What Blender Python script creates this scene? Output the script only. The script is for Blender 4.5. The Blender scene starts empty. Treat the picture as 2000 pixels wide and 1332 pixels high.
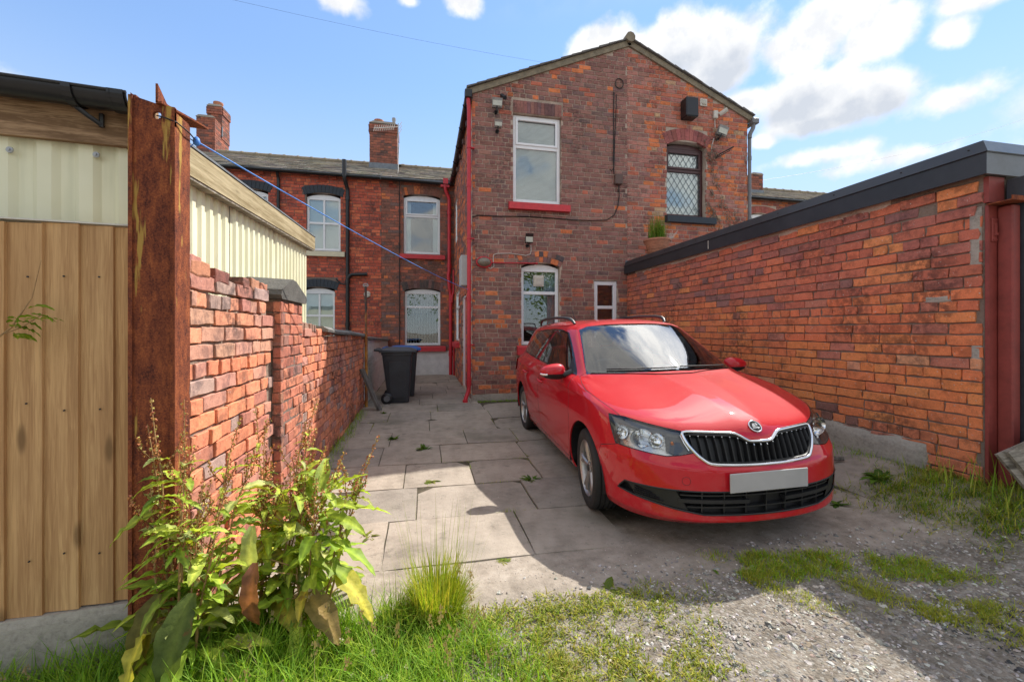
import bpy, bmesh, math, random
from math import sin, cos, pi, radians, sqrt, atan2, floor
from mathutils import Vector, Matrix, noise
SC = bpy.context.scene
COL = SC.collection
random.seed(7)

# ---------------------------------------------------------------- camera
cam_d = bpy.data.cameras.new('camera')
cam = bpy.data.objects.new('camera', cam_d)
COL.objects.link(cam)
cam_d.sensor_fit = 'HORIZONTAL'
cam_d.sensor_width = 36.0
cam_d.lens = 36.0 * 812.0 / 2000.0
cam_d.shift_y = -(666.0 - 645.0) / 2000.0
cam_d.clip_start = 0.05
cam_d.clip_end = 2000.0
CAMZ = 1.3
CAMYAW = math.atan2(172, 812)
cam.location = (0, 0, CAMZ)
cam.rotation_euler = (pi / 2, 0, -CAMYAW)
SC.camera = cam

# ---------------------------------------------------------------- light
SUNV = Vector((0.72, 0.51, 1.0)).normalized()
SUN_EL = math.asin(SUNV.z)
SUN_AZ = atan2(SUNV.x, SUNV.y)
sd = bpy.data.lights.new('sun', 'SUN')
sd.energy = 3.2
sd.angle = radians(0.55)
sd.color = (1.0, 0.955, 0.87)
sun = bpy.data.objects.new('sun', sd)
COL.objects.link(sun)
sun.rotation_euler = SUNV.to_track_quat('Z', 'Y').to_euler()
SC.view_settings.view_transform = 'Standard'
SC.view_settings.look = 'None'
SC.view_settings.gamma = 1.0
SC.view_settings.use_curve_mapping = False
SC.view_settings.exposure = 1.14
SC.render.engine = 'CYCLES'
SC.cycles.max_bounces = 8
SC.cycles.diffuse_bounces = 4
SC.cycles.glossy_bounces = 4
SC.cycles.transmission_bounces = 6
SC.cycles.transparent_max_bounces = 12
SC.cycles.sample_clamp_indirect = 6.0
SC.cycles.use_denoising = True


class NT:
    """tiny node-tree writer"""
    def __init__(self, tree):
        self.t = tree
        tree.nodes.clear()

    def n(self, kind, **kw):
        nd = self.t.nodes.new(kind)
        for k, v in kw.items():
            if k == 'inp':
                for ik, iv in v.items():
                    s = nd.inputs[ik]
                    if hasattr(iv, 'links') or hasattr(iv, 'is_linked'):
                        self.t.links.new(iv, s)
                    else:
                        s.default_value = iv
            else:
                setattr(nd, k, v)
        return nd

    def m(self, op, a, b=None, c=None, clamp=False):
        d = {0: a}
        if b is not None:
            d[1] = b
        if c is not None:
            d[2] = c
        return self.n('ShaderNodeMath', operation=op, use_clamp=clamp, inp=d).outputs[0]

    def ramp(self, fac, stops, interp='LINEAR'):
        r = self.n('ShaderNodeValToRGB', inp={0: fac})
        r.color_ramp.interpolation = interp
        el = r.color_ramp.elements
        while len(el) < len(stops):
            el.new(0.5)
        for e, (p, c) in zip(el, stops):
            e.position = p
            e.color = c if len(c) == 4 else (*c, 1)
        return r.outputs[0]

    def sstep(self, v, a, b):
        return self.n('ShaderNodeMapRange', interpolation_type='SMOOTHSTEP', inp={0: v, 1: a, 2: b, 3: 0.0, 4: 1.0}).outputs[0]

    def mix(self, f, a, b, mode='MIX'):
        nd = self.n('ShaderNodeMix', data_type='RGBA', blend_type=mode)
        for i, v in ((0, f), (6, a), (7, b)):
            if hasattr(v, 'is_linked'):
                self.t.links.new(v, nd.inputs[i])
            else:
                nd.inputs[i].default_value = v if i == 0 else ((*v, 1) if len(v) == 3 else v)
        return nd.outputs[2]

    def noise(self, vec, scale, detail=3, rough=0.55, out=0, dim='3D'):
        nd = self.n('ShaderNodeTexNoise', noise_dimensions=dim, inp={'Scale': scale, 'Detail': detail, 'Roughness': rough})
        if vec is not None:
            self.t.links.new(vec, nd.inputs['Vector'])
        return nd.outputs[out]


# ---------------------------------------------------------------- sky with broken cumulus
world = bpy.data.worlds.new('World')
SC.world = world
world.use_nodes = True
W = NT(world.node_tree)
sky = W.n('ShaderNodeTexSky', sky_type='NISHITA', sun_disc=False, sun_elevation=SUN_EL, sun_rotation=SUN_AZ,
          altitude=0, air_density=1.0, dust_density=0.0, ozone_density=2.6)
tc = W.n('ShaderNodeTexCoord')
dirv = W.n('ShaderNodeVectorMath', operation='NORMALIZE', inp={0: tc.outputs['Generated']}).outputs[0]
sx = W.n('ShaderNodeSeparateXYZ', inp={0: dirv})
az = W.m('ARCTAN2', sx.outputs[0], sx.outputs[1])          # 0 = +Y, positive to the right
el = W.m('ARCSINE', sx.outputs[2])
# cloud-layer coordinates: the flattening of a cloud deck towards the horizon
elc = W.m('MAXIMUM', sx.outputs[2], 0.03)
hz = W.m('ADD', elc, 0.22)
cp = W.n('ShaderNodeCombineXYZ', inp={0: W.m('DIVIDE', sx.outputs[0], hz), 1: W.m('DIVIDE', sx.outputs[1], hz), 2: W.m('MULTIPLY', el, 2.2)}).outputs[0]
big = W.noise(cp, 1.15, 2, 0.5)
fine = W.noise(dirv, 9.0, 7, 0.56)
fine2 = W.noise(dirv, 26.0, 4, 0.6)
# banks of cumulus (azimuth, elevation, half width, half height, weight), degrees
BANKS = [(22.6, 33.6, 3.6, 2.6, .9), (26.8, 33.0, 5.2, 3.5, .95), (33.0, 32.4, 7.2, 4.3, 1.0), (39.5, 31.2, 7.4, 4.5, 1.0), (46.5, 29.8, 7.0, 4.0, .95), (53.5, 28.2, 4.6, 2.9, .9),
         (38.0, 28.9, 7.2, 2.8, 1.0), (58.5, 26.0, 2.4, 1.9, .8), (41.0, 25.6, 4.2, 2.0, .9), (46.5, 24.8, 7.1, 2.7, .95), (52.5, 23.2, 7.1, 2.8, 1.0), (58.5, 21.0, 4.6, 2.2, .9),
         (48.5, 22.4, 7.2, 1.9, .95), (42.9, 21.2, 1.9, 1.2, .9), (60.5, 28.4, 4.5, 1.7, .9), (54.0, 31.4, 5.0, 1.4, .8), (-10.8, 36.3, 4.6, 1.8, .95), (5.3, 38.1, 3.6, 1.9, .95),
         (-2.0, 37.5, 1.9, .9, .7), (-36.5, 20.2, 4.2, 2.0, .85), (-33.2, 20.4, 2.2, 1.1, .75), (48.0, 18.6, 7.0, 1.1, .5), (56.0, 17.0, 7.0, 1.4, .55)]
fld = None
gry = None
for (a0, e0, ra, re, wt) in BANKS:
    da = W.m('DIVIDE', W.m('SUBTRACT', az, radians(a0)), radians(ra))
    de = W.m('DIVIDE', W.m('SUBTRACT', el, radians(e0)), radians(re))
    # flatter base than top
    dd = W.m('ADD', W.m('MULTIPLY', da, da), W.m('MULTIPLY', de, de))
    v = W.m('MULTIPLY', W.m('SUBTRACT', 1.0, W.m('SQRT', dd)), wt)
    fld = v if fld is None else W.m('SMOOTH_MAX', fld, v, 0.25)
    if wt >= .94 and ra > 7.0:
        g = W.m('SUBTRACT', 1.0, W.m('SQRT', W.m('ADD', W.m('MULTIPLY', W.m('MULTIPLY', da, da), 1.1), W.m('POWER', W.m('ABSOLUTE', W.m('ADD', de, 0.42)), 2.0))))
        gry = g if gry is None else W.m('MAXIMUM', gry, g)
rough_n = W.m('ADD', W.m('MULTIPLY', W.m('SUBTRACT', fine, 0.5), 2.1), W.m('MULTIPLY', W.m('SUBTRACT', fine2, 0.5), 0.55))
f1 = W.m('ADD', W.m('ADD', fld, -0.07), W.m('MULTIPLY', rough_n, 0.72))
m1 = W.sstep(f1, -0.04, 0.46)
# the same kind of broken cloud outside the view, thickened to fill the shade
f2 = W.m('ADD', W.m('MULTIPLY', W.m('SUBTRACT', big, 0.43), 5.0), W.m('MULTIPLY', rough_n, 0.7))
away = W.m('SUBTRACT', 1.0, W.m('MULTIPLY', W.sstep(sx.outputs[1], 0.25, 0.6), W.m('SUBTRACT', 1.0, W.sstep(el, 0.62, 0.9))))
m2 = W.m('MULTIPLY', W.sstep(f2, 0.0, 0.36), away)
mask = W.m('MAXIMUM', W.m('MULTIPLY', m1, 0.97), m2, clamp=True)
mask = W.m('MULTIPLY', mask, W.sstep(el, 0.02, 0.12))
thick = W.m('MULTIPLY', W.sstep(W.m('ADD', gry, W.m('MULTIPLY', rough_n, 0.55)), -0.05, 1.0), W.m('ADD', 0.55, W.m('MULTIPLY', fine2, 0.9)), clamp=True)
shade = W.m('MAXIMUM', thick, W.m('MULTIPLY', W.sstep(f2, 0.6, 1.6), m2))
shade = W.m('MAXIMUM', shade, W.m('MULTIPLY', W.m('SUBTRACT', 1.0, W.sstep(W.noise(dirv, 17.0, 6, 0.62), 0.36, 0.62)), 0.55))
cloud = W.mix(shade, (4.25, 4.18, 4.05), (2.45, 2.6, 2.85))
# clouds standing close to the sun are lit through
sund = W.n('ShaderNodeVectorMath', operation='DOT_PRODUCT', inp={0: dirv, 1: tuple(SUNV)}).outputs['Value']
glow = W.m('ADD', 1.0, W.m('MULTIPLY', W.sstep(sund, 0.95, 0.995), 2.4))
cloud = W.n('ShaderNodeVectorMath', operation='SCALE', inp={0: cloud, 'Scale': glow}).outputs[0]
# soft shoulder, as a camera gives the bright part of the sky
sc_ = W.n('ShaderNodeSeparateColor', inp={0: sky.outputs[0]})
slum = W.m('ADD', W.m('MULTIPLY', sc_.outputs[0], .25), W.m('ADD', W.m('MULTIPLY', sc_.outputs[1], .6), W.m('MULTIPLY', sc_.outputs[2], .15)))
skyc = W.n('ShaderNodeVectorMath', operation='SCALE', inp={0: sky.outputs[0], 'Scale': W.m('DIVIDE', 1.24, W.m('ADD', 1.0, W.m('MULTIPLY', slum, 0.17)))}).outputs[0]
haze = W.m('MULTIPLY', W.m('SUBTRACT', 1.0, W.sstep(el, 0.05, 0.55)), 0.75)
skyc = W.mix(haze, skyc, (2.4, 2.8, 3.35))
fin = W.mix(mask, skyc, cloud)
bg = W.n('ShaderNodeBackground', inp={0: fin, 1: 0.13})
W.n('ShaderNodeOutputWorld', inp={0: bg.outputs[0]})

# ---------------------------------------------------------------- helpers
ORG = {}


def tag(o, label=None, cat=None, group=None, kind=None):
    if label: o['label'] = label
    if cat: o['category'] = cat
    if group: o['group'] = group
    if kind: o['kind'] = kind
    return o


def thing(name, loc, label, cat, group=None):
    o = bpy.data.objects.new(name, None)
    o.empty_display_size = 0.2
    COL.objects.link(o)
    o.location = loc
    ORG[o.name] = Vector(loc)
    return tag(o, label, cat, group)


def link(name, me, mat, parent=None, world_coords=True):
    """one mesh object; vertices are given in world space unless the parent is a local-space thing"""
    o = bpy.data.objects.new(name, me)
    COL.objects.link(o)
    if mat is not None and not me.materials:
        for mm in (mat if isinstance(mat, (list, tuple)) else [mat]):
            me.materials.append(mm)
    if parent is not None:
        o.parent = parent
    org = ORG.get(parent.name, Vector()) if parent is not None else Vector()
    ORG[o.name] = org
    if world_coords and org.length > 0:
        me.transform(Matrix.Translation(-org))
    return o


def sm(o, ang=None):
    """smooth shading (by angle when ang is given)"""
    me = o.data
    me.polygons.foreach_set('use_smooth', [True] * len(me.polygons))
    if ang is not None:
        me.set_sharp_from_angle(angle=radians(ang))
    return o


class MB:
    def __init__(self):
        self.v = []; self.f = []; self.c = []; self.mi = []
        self.col = None; self.cm = 0

    def add(self, vs, fs):
        o = len(self.v)
        self.v += [tuple(p) for p in vs]
        for f in fs:
            self.f.append(tuple(i + o for i in f))
            self.c.append(self.col); self.mi.append(self.cm)
        return self

    def box(self, x0, x1, y0, y1, z0, z1, M=None):
        vs = [(x, y, z) for z in (z0, z1) for y in (y0, y1) for x in (x0, x1)]
        if M is not None: vs = [M @ Vector(p) for p in vs]
        return self.add(vs, [(0, 2, 3, 1), (4, 5, 7, 6), (0, 1, 5, 4), (2, 6, 7, 3), (0, 4, 6, 2), (1, 3, 7, 5)])

    def bbox(self, x0, x1, y0, y1, z0, z1, b=0.004, M=None):
        """box with chamfered edges"""
        bm = bmesh.new()
        bmesh.ops.create_cube(bm, size=1.0)
        for v in bm.verts:
            v.co = Vector(((x0 + x1) / 2 + v.co.x * (x1 - x0), (y0 + y1) / 2 + v.co.y * (y1 - y0), (z0 + z1) / 2 + v.co.z * (z1 - z0)))
        bmesh.ops.bevel(bm, geom=bm.edges[:], offset=b, segments=1, affect='EDGES')
        self.bm(bm, M); bm.free()
        return self

    def bm(self, bm, M=None):
        bm.verts.index_update()
        return self.add([(M @ v.co if M is not None else v.co) for v in bm.verts], [tuple(v.index for v in f.verts) for f in bm.faces])

    def tube(self, path, r, n=8, caps=True, flat=None):
        P = [Vector(p) for p in path]
        rs = r if isinstance(r, (list, tuple)) else [r] * len(P)
        up = None; rings = []
        for i, p in enumerate(P):
            t = (P[min(i + 1, len(P) - 1)] - P[max(i - 1, 0)]).normalized()
            if up is None:
                up = Vector((0, 0, 1)) if abs(t.z) < .9 else Vector((0, 1, 0))
            a = (up - t * up.dot(t)).normalized(); b = t.cross(a); up = a
            k = flat or 1.0
            rings.append([p + (a * cos(2 * pi * j / n) + b * sin(2 * pi * j / n) * k) * rs[i] for j in range(n)])
        vs = [q for R_ in rings for q in R_]
        fs = [(i * n + j, i * n + (j + 1) % n, (i + 1) * n + (j + 1) % n, (i + 1) * n + j) for i in range(len(P) - 1) for j in range(n)]
        if caps:
            fs += [tuple(reversed(range(n))), tuple((len(P) - 1) * n + j for j in range(n))]
        return self.add(vs, fs)

    def prism(self, poly, fn0, fn1):
        """poly of 2-D points, mapped to two end faces by fn0/fn1"""
        n = len(poly)
        vs = [fn0(*p) for p in poly] + [fn1(*p) for p in poly]
        fs = [tuple(range(n)), tuple(reversed(range(n, 2 * n)))] + [(i, i + n, (i + 1) % n + n, (i + 1) % n) for i in range(n)]
        return self.add(vs, fs)

    def lathe(self, prof, c, n=16, axis='Z', caps=True):
        """prof: (radius, height) list around axis through c"""
        c = Vector(c); vs = []
        for (r, h) in prof:
            for j in range(n):
                a = 2 * pi * j / n
                if axis == 'Z': p = Vector((r * cos(a), r * sin(a), h))
                elif axis == 'X': p = Vector((h, r * cos(a), r * sin(a)))
                else: p = Vector((r * sin(a), h, r * cos(a)))
                vs.append(c + p)
        fs = [(i * n + j, i * n + (j + 1) % n, (i + 1) * n + (j + 1) % n, (i + 1) * n + j) for i in range(len(prof) - 1) for j in range(n)]
        if caps:
            fs += [tuple(reversed(range(n))), tuple((len(prof) - 1) * n + j for j in range(n))]
        return self.add(vs, fs)

    def build(self, name, mat, parent=None, smooth=None, world_coords=True):
        me = bpy.data.meshes.new(name)
        me.from_pydata(self.v, [], self.f)
        if any(c is not None for c in self.c):
            at = me.color_attributes.new('Col', 'FLOAT_COLOR', 'CORNER')
            buf = []
            for f, c in zip(self.f, self.c):
                c = c or (1, 1, 1)
                buf += [c[0], c[1], c[2], 1.0] * len(f)
            at.data.foreach_set('color', buf)
        if any(self.mi):
            me.polygons.foreach_set('material_index', self.mi)
        bm = bmesh.new(); bm.from_mesh(me)
        if len(self.f) < 60000 and self.col is None:
            bmesh.ops.recalc_face_normals(bm, faces=bm.faces[:])
        bm.to_mesh(me); bm.free()
        o = link(name, me, mat, parent, world_coords)
        if smooth is not None: sm(o, smooth)
        return o


def one(name, mat, parent, fn, smooth=None, world_coords=True):
    m = MB(); fn(m)
    return m.build(name, mat, parent, smooth, world_coords)


def jit(c, rnd, a=.12):
    k = 1 + rnd.uniform(-a, a)
    return tuple(max(0.003, x * k * (1 + rnd.uniform(-a / 3, a / 3))) for x in c)


# ---------------------------------------------------------------- materials
def new_mat(name):
    m = bpy.data.materials.new(name)
    m.use_nodes = True
    return m, NT(m.node_tree)


def finish(t, col, rough=0.8, bump=None, bump_s=0.3, dist=0.01, metal=0.0, spec=0.5, **kw):
    inp = {'Base Color': col if hasattr(col, 'is_linked') else (*col, 1) if len(col) == 3 else col, 'Roughness': rough, 'Metallic': metal, 'Specular IOR Level': spec}
    inp.update(kw)
    if bump is not None:
        inp['Normal'] = t.n('ShaderNodeBump', inp={'Height': bump, 'Strength': bump_s, 'Distance': dist}).outputs[0]
    p = t.n('ShaderNodeBsdfPrincipled', inp=inp)
    t.n('ShaderNodeOutputMaterial', inp={0: p.outputs[0]})
    return p


def wpos(t):
    return t.n('ShaderNodeNewGeometry').outputs['Position']


def simple(name, col, rough=0.6, var=0.12, scale=14, metal=0.0, spec=0.5, bump=0.15, dist=.004, **kw):
    m, t = new_mat(name)
    p = wpos(t)
    n1 = t.noise(p, scale, 4)
    n2 = t.noise(p, scale * 5, 3)
    f = t.m('ADD', t.m('MULTIPLY', n1, .7), t.m('MULTIPLY', n2, .3))
    a = tuple(c * (1 - var * 1.6) for c in col); b = tuple(min(1, c * (1 + var * 1.6)) for c in col)
    c = t.ramp(f, [(.28, a), (.72, b)])
    r = t.m('ADD', rough, t.m('MULTIPLY', t.m('SUBTRACT', n1, .5), .2), clamp=True)
    finish(t, c, r, n2, bump, dist, metal, spec, **kw)
    return m


def brick_mat(name, src, soot=0.5, pale=0.35, mott=.68):
    """fired clay; colour per brick from the object or from the face colours, plus soot, mottling and lime"""
    m, t = new_mat(name)
    if src == 'obj':
        base = t.n('ShaderNodeObjectInfo').outputs['Color']
    else:
        base = t.n('ShaderNodeAttribute', attribute_name='Col').outputs['Color']
    p = wpos(t)
    big = t.noise(p, 1.6, 3)
    mid = t.noise(p, 22, 4, .65)
    fin = t.noise(p, 130, 3, .6)
    c = t.mix(t.sstep(mid, .42, .78), base, t.mix(1.0, base, (mott, mott * .97, mott), 'MULTIPLY'))
    c = t.mix(t.m('MULTIPLY', t.sstep(t.noise(p, 75, 4, .7), .56, .66), .45), c, t.mix(1.0, c, (.5, .47, .47), 'MULTIPLY'))
    c = t.mix(t.m('MULTIPLY', t.sstep(fin, .52, .7), .5), c, t.mix(1.0, c, (1.5, 1.4, 1.3), 'MULTIPLY'))
    dk = t.m('MULTIPLY', t.sstep(t.noise(p, 8.5, 4, .62), .50, .66), soot * .85)
    c = t.mix(dk, c, t.mix(1.0, c, (.42, .45, .52), 'MULTIPLY'))
    st = t.m('MULTIPLY', t.m('MULTIPLY', t.sstep(big, .48, .7), t.sstep(mid, .35, .6)), soot)
    c = t.mix(st, c, (.035, .03, .03))
    lime = t.m('MULTIPLY', t.sstep(t.noise(p, 55, 2, .7), .66, .74), pale)
    c = t.mix(lime, c, (.55, .5, .45))
    h = t.m('ADD', t.m('MULTIPLY', mid, .7), t.m('MULTIPLY', fin, .5))
    finish(t, c, .92, h, .6, .006, spec=.25)
    return m


def mortar_mat(name, col, scale=60):
    m, t = new_mat(name)
    p = wpos(t)
    n1 = t.noise(p, 3, 4); n2 = t.noise(p, scale, 4, .7)
    c = t.ramp(t.m('ADD', t.m('MULTIPLY', n1, .5), t.m('MULTIPLY', n2, .5)), [(.3, tuple(x * .45 for x in col)), (.5, col), (.75, tuple(min(1, x * 1.35) for x in col))])
    finish(t, c, .95, n2, .8, .006, spec=.2)
    return m


M = {}
M['brick_obj'] = brick_mat('brick_obj', 'obj')
M['brick_att'] = brick_mat('brick_att', 'att')
M['brick_obj_soot'] = brick_mat('brick_obj_soot', 'obj', .8, .45)
M['brick_att_soot'] = brick_mat('brick_att_soot', 'att', .8, .45)
M['mortar'] = mortar_mat('mortar', (.46, .36, .285))
M['mortar_dark'] = mortar_mat('mortar_dark', (.20, .15, .125))
M['mortar_pale'] = mortar_mat('mortar_pale', (.50, .40, .32))
M['mortar_garage'] = mortar_mat('mortar_garage', (.22, .17, .135))
M['concrete'] = mortar_mat('concrete', (.38, .34, .29), 40)
M['white_paint'] = simple('white_paint', (.72, .71, .68), .7, .1, 6, bump=.4, dist=.01)
M['upvc'] = simple('upvc', (.82, .83, .84), .3, .03, 8, bump=.02)
M['cream_paint'] = simple('cream_paint', (.66, .60, .42), .6, .08, 6)
M['red_paint'] = simple('red_paint', (.52, .022, .035), .42, .12, 9, bump=.1)
M['red_sill'] = simple('red_sill', (.58, .04, .05), .55, .12, 12, bump=.2)
M['black_plastic'] = simple('black_plastic', (.012, .012, .014), .35, .2, 9, bump=.06)
M['grey_plastic'] = simple('grey_plastic', (.16, .16, .165), .45, .12, 9, bump=.06)
M['blue_black'] = simple('blue_black', (.022, .03, .042), .6, .2, 10, bump=.25)
M['pale_plastic'] = simple('pale_plastic', (.62, .58, .5), .5, .1, 20)
M['grey_metal'] = simple('grey_metal', (.3, .3, .3), .45, .15, 20, metal=.5)
M['galv'] = simple('galv', (.42, .43, .44), .5, .15, 15, metal=.6)
M['terracotta'] = simple('terracotta', (.45, .19, .11), .8, .15, 14)
M['cable_black'] = simple('cable_black', (.015, .013, .013), .6, .1)
M['cable_white'] = simple('cable_white', (.6, .57, .52), .6, .1)
M['brown_frame'] = simple('brown_frame', (.06, .018, .018), .35, .12)
M['brown_box'] = simple('brown_box', (.12, .07, .055), .6, .12)
M['rope_blue'] = simple('rope_blue', (.06, .25, .75), .6, .1)
M['interior'] = simple('interior', (.05, .045, .04), .9, .2, 3)
M['blind'] = simple('blind', (.62, .66, .66), .7, .04, 3)
M['curtain'] = simple('curtain', (.3, .36, .42), .9, .15, 5)
M['lead'] = simple('lead', (.16, .18, .2), .55, .2, 12, bump=.2)
M['verge'] = simple('verge', (.23, .19, .13), .9, .25, 10, bump=.5)
M['door_dark'] = simple('door_dark', (.035, .04, .05), .5, .2)


def glass_mat(name, tint=(.9, .95, .95), refl=1.0):
    m, t = new_mat(name)
    fr = t.n('ShaderNodeFresnel', inp={0: 1.5}).outputs[0]
    k = t.m('ADD', t.m('MULTIPLY', fr, 1.6 * refl), .05 * refl, clamp=True)
    nb = t.noise(wpos(t), 1.7, 1)
    bmp = t.n('ShaderNodeBump', inp={'Height': nb, 'Strength': .06, 'Distance': .05}).outputs[0]
    tr = t.n('ShaderNodeBsdfTransparent', inp={0: (*tint, 1)})
    gl = t.n('ShaderNodeBsdfGlossy', inp={0: (1, 1, 1, 1), 'Roughness': .01, 'Normal': bmp})
    mx = t.n('ShaderNodeMixShader', inp={0: k, 1: tr.outputs[0], 2: gl.outputs[0]})
    t.n('ShaderNodeOutputMaterial', inp={0: mx.outputs[0]})
    return m


M['glass'] = glass_mat('glass')


def slate_mat():
    m, t = new_mat('slate')
    p = wpos(t)
    a = t.n('ShaderNodeAttribute', attribute_name='Col').outputs['Color']
    n1 = t.noise(p, 4, 4, .6); n2 = t.noise(p, 40, 3, .6)
    c = t.mix(t.sstep(n1, .45, .7), a, (.46, .41, .33))
    c = t.mix(t.m('MULTIPLY', t.sstep(n2, .6, .72), .7), c, (.55, .52, .42))
    finish(t, c, .75, n2, .5, .006, spec=.4)
    return m


M['slate'] = slate_mat()


def wood_mat(name, c0, c1, dark, axis=2, scale=1.0, knots=True, src=None):
    """sawn softwood with grain along one axis"""
    m, t = new_mat(name)
    oi = t.n('ShaderNodeObjectInfo')
    tcn = t.n('ShaderNodeNewGeometry').outputs['Position']
    rnd = t.n('ShaderNodeCombineXYZ', inp={0: t.m('MULTIPLY', oi.outputs['Random'], 31.0), 1: t.m('MULTIPLY', oi.outputs['Random'], 17.0), 2: t.m('MULTIPLY', oi.outputs['Random'], 7.0)}).outputs[0]
    pos = t.n('ShaderNodeVectorMath', operation='ADD', inp={0: tcn, 1: rnd}).outputs[0]
    s = [22.0, 22.0, 22.0]; s[axis] = 0.9
    st = t.n('ShaderNodeVectorMath', operation='MULTIPLY', inp={0: pos, 1: tuple(x * scale for x in s)}).outputs[0]
    dist = t.noise(pos, 1.6, 2)
    g0 = t.noise(st, 1.0, 4, .6)
    wv = t.n('ShaderNodeTexNoise', inp={'Vector': st, 'Scale': 5.0, 'Detail': 3, 'Roughness': .6, 'Distortion': 1.2}).outputs[0]
    f = t.m('ADD', t.m('MULTIPLY', g0, .6), t.m('MULTIPLY', wv, .4))
    c = t.ramp(f, [(.30, tuple(x * .80 for x in c0)), (.43, c0), (.57, c1), (.70, tuple(min(1, x * 1.15) for x in c1))])
    c = t.mix(t.m('MULTIPLY', t.sstep(dist, .5, .75), .4), c, dark)
    c = t.mix(1.0, c, t.ramp(oi.outputs['Random'], [(0, (.82, .80, .78)), (.5, (1, 1, 1)), (1, (1.14, 1.1, 1.04))]), 'MULTIPLY')
    if knots:
        ks = [9.0, 9.0, 9.0]; ks[axis] = 2.6
        if axis == 2: ks[1] = 0.0
        kp = t.n('ShaderNodeVectorMath', operation='MULTIPLY', inp={0: pos, 1: tuple(ks)}).outputs[0]
        vo = t.n('ShaderNodeTexVoronoi', feature='F1', inp={'Vector': kp, 'Scale': 1.0, 'Randomness': 1.0})
        sel = t.m('GREATER_THAN', t.n('ShaderNodeSeparateColor', inp={0: vo.outputs['Color']}).outputs[0], .55)
        k = t.m('MULTIPLY', t.m('SUBTRACT', 1.0, t.sstep(vo.outputs['Distance'], .07, .2)), sel)
        c = t.mix(t.m('MULTIPLY', k, .8), c, tuple(x * .5 for x in dark))
    finish(t, c, .85, wv, .35, .003, spec=.2)
    return m


M['fence_wood'] = wood_mat('fence_wood', (.42, .235, .105), (.58, .355, .165), (.36, .20, .088), 2)
M['fascia_wood'] = wood_mat('fascia_wood', (.20, .12, .065), (.40, .26, .15), (.04, .024, .016), 0, 1.0)
M['barge_wood'] = wood_mat('barge_wood', (.30, .24, .13), (.52, .44, .28), (.2, .15, .07), 1, 1.0)
M['grey_wood'] = wood_mat('grey_wood', (.10, .09, .08), (.2, .185, .165), (.07, .06, .05), 2)
M['grey_wood_y'] = wood_mat('grey_wood_y', (.16, .14, .11), (.34, .30, .25), (.09, .07, .05), 0)


def rust_mat(name, yellow=True):
    m, t = new_mat(name)
    p = wpos(t)
    sp = t.n('ShaderNodeVectorMath', operation='MULTIPLY', inp={0: p, 1: (1, 1, .35)}).outputs[0]
    n1 = t.noise(sp, 34, 5, .68); n2 = t.noise(p, 150, 4, .75); n3 = t.noise(p, 6, 3)
    f = t.m('ADD', t.m('ADD', t.m('MULTIPLY', n1, .42), t.m('MULTIPLY', n2, .43)), t.m('MULTIPLY', n3, .15))
    c = t.ramp(f, [(.36, (.03, .013, .012)), (.44, (.12, .033, .019)), (.52, (.23, .062, .026)), (.60, (.35, .105, .036)), (.70, (.46, .20, .10))])
    if yellow:
        s2 = t.n('ShaderNodeVectorMath', operation='MULTIPLY', inp={0: p, 1: (30, 30, 3.2)}).outputs[0]
        y = t.noise(s2, 1.0, 3, .6)
        z = t.n('ShaderNodeSeparateXYZ', inp={0: p}).outputs[2]
        up = t.sstep(z, 1.0, 2.1)
        k = t.m('MULTIPLY', t.sstep(t.m('ADD', y, t.m('MULTIPLY', up, .07)), .63, .70), .85)
        c = t.mix(k, c, (.48, .30, .07))
    finish(t, c, .9, t.m('ADD', n1, n2), .7, .006, spec=.25)
    return m


M['rust'] = rust_mat('rust')
M['rust_plain'] = rust_mat('rust_plain', False)
m_, t_ = new_mat('corrugated')
p_ = wpos(t_)
n_ = t_.noise(p_, 2.5, 4); n2_ = t_.noise(p_, 30, 3)
zz = t_.n('ShaderNodeVectorMath', operation='MULTIPLY', inp={0: p_, 1: (9, 9, .7)}).outputs[0]
n3_ = t_.noise(zz, 1.5, 3)
c_ = t_.ramp(n_, [(.3, (.76, .74, .50)), (.7, (.84, .82, .60))])
c_ = t_.mix(t_.m('MULTIPLY', t_.sstep(n3_, .52, .72), .35), c_, (.52, .52, .33))
finish(t_, c_, .5, n2_, .05, .003)
M['corrugated'] = m_
# ---------------------------------------------------------------- ground
def ss(a, b, x):
    t = min(1, max(0, (x - a) / (b - a)))
    return t * t * (3 - 2 * t)


def gz(x, y):
    z = -.06 * (1 - ss(3, 7.4, y)) + .022 * max(0.0, min(x, 3.0) - 1.26) * (1 - ss(5, 8, y))
    z += .20 * ss(2.95, 3.9, x) * (1 - ss(4.5, 7.5, y)) * ss(.5, 1.8, y)
    return z


def fbm(x, y, s, o=0.0):
    return noise.fractal(Vector((x * s + o, y * s - o, o * .7)), 1.0, 2.0, 3)


def gsoil(x, y):
    """surface of the bare ground: just below the flags, drifting over their front edge"""
    k = ss(2.35, 2.75, y)
    z = gz(x, y) - .02 * (1 - ss(1.7, 2.1, y)) - .006 * k
    if -3 < x < 7 and 0 < y < 3.2:
        z += (.02 * fbm(x, y, 1.3) * (1 - .75 * ss(1.8, 2.2, y)) + .008 * fbm(x, y, 5.0) * (1 - .5 * ss(1.8, 2.2, y)) + .006 * (1 - ss(2.3, 2.62, y + .12 * fbm(x, y, 2.2))) * ss(1.8, 2.1, y)) * (1 - k)
    return z


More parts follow.
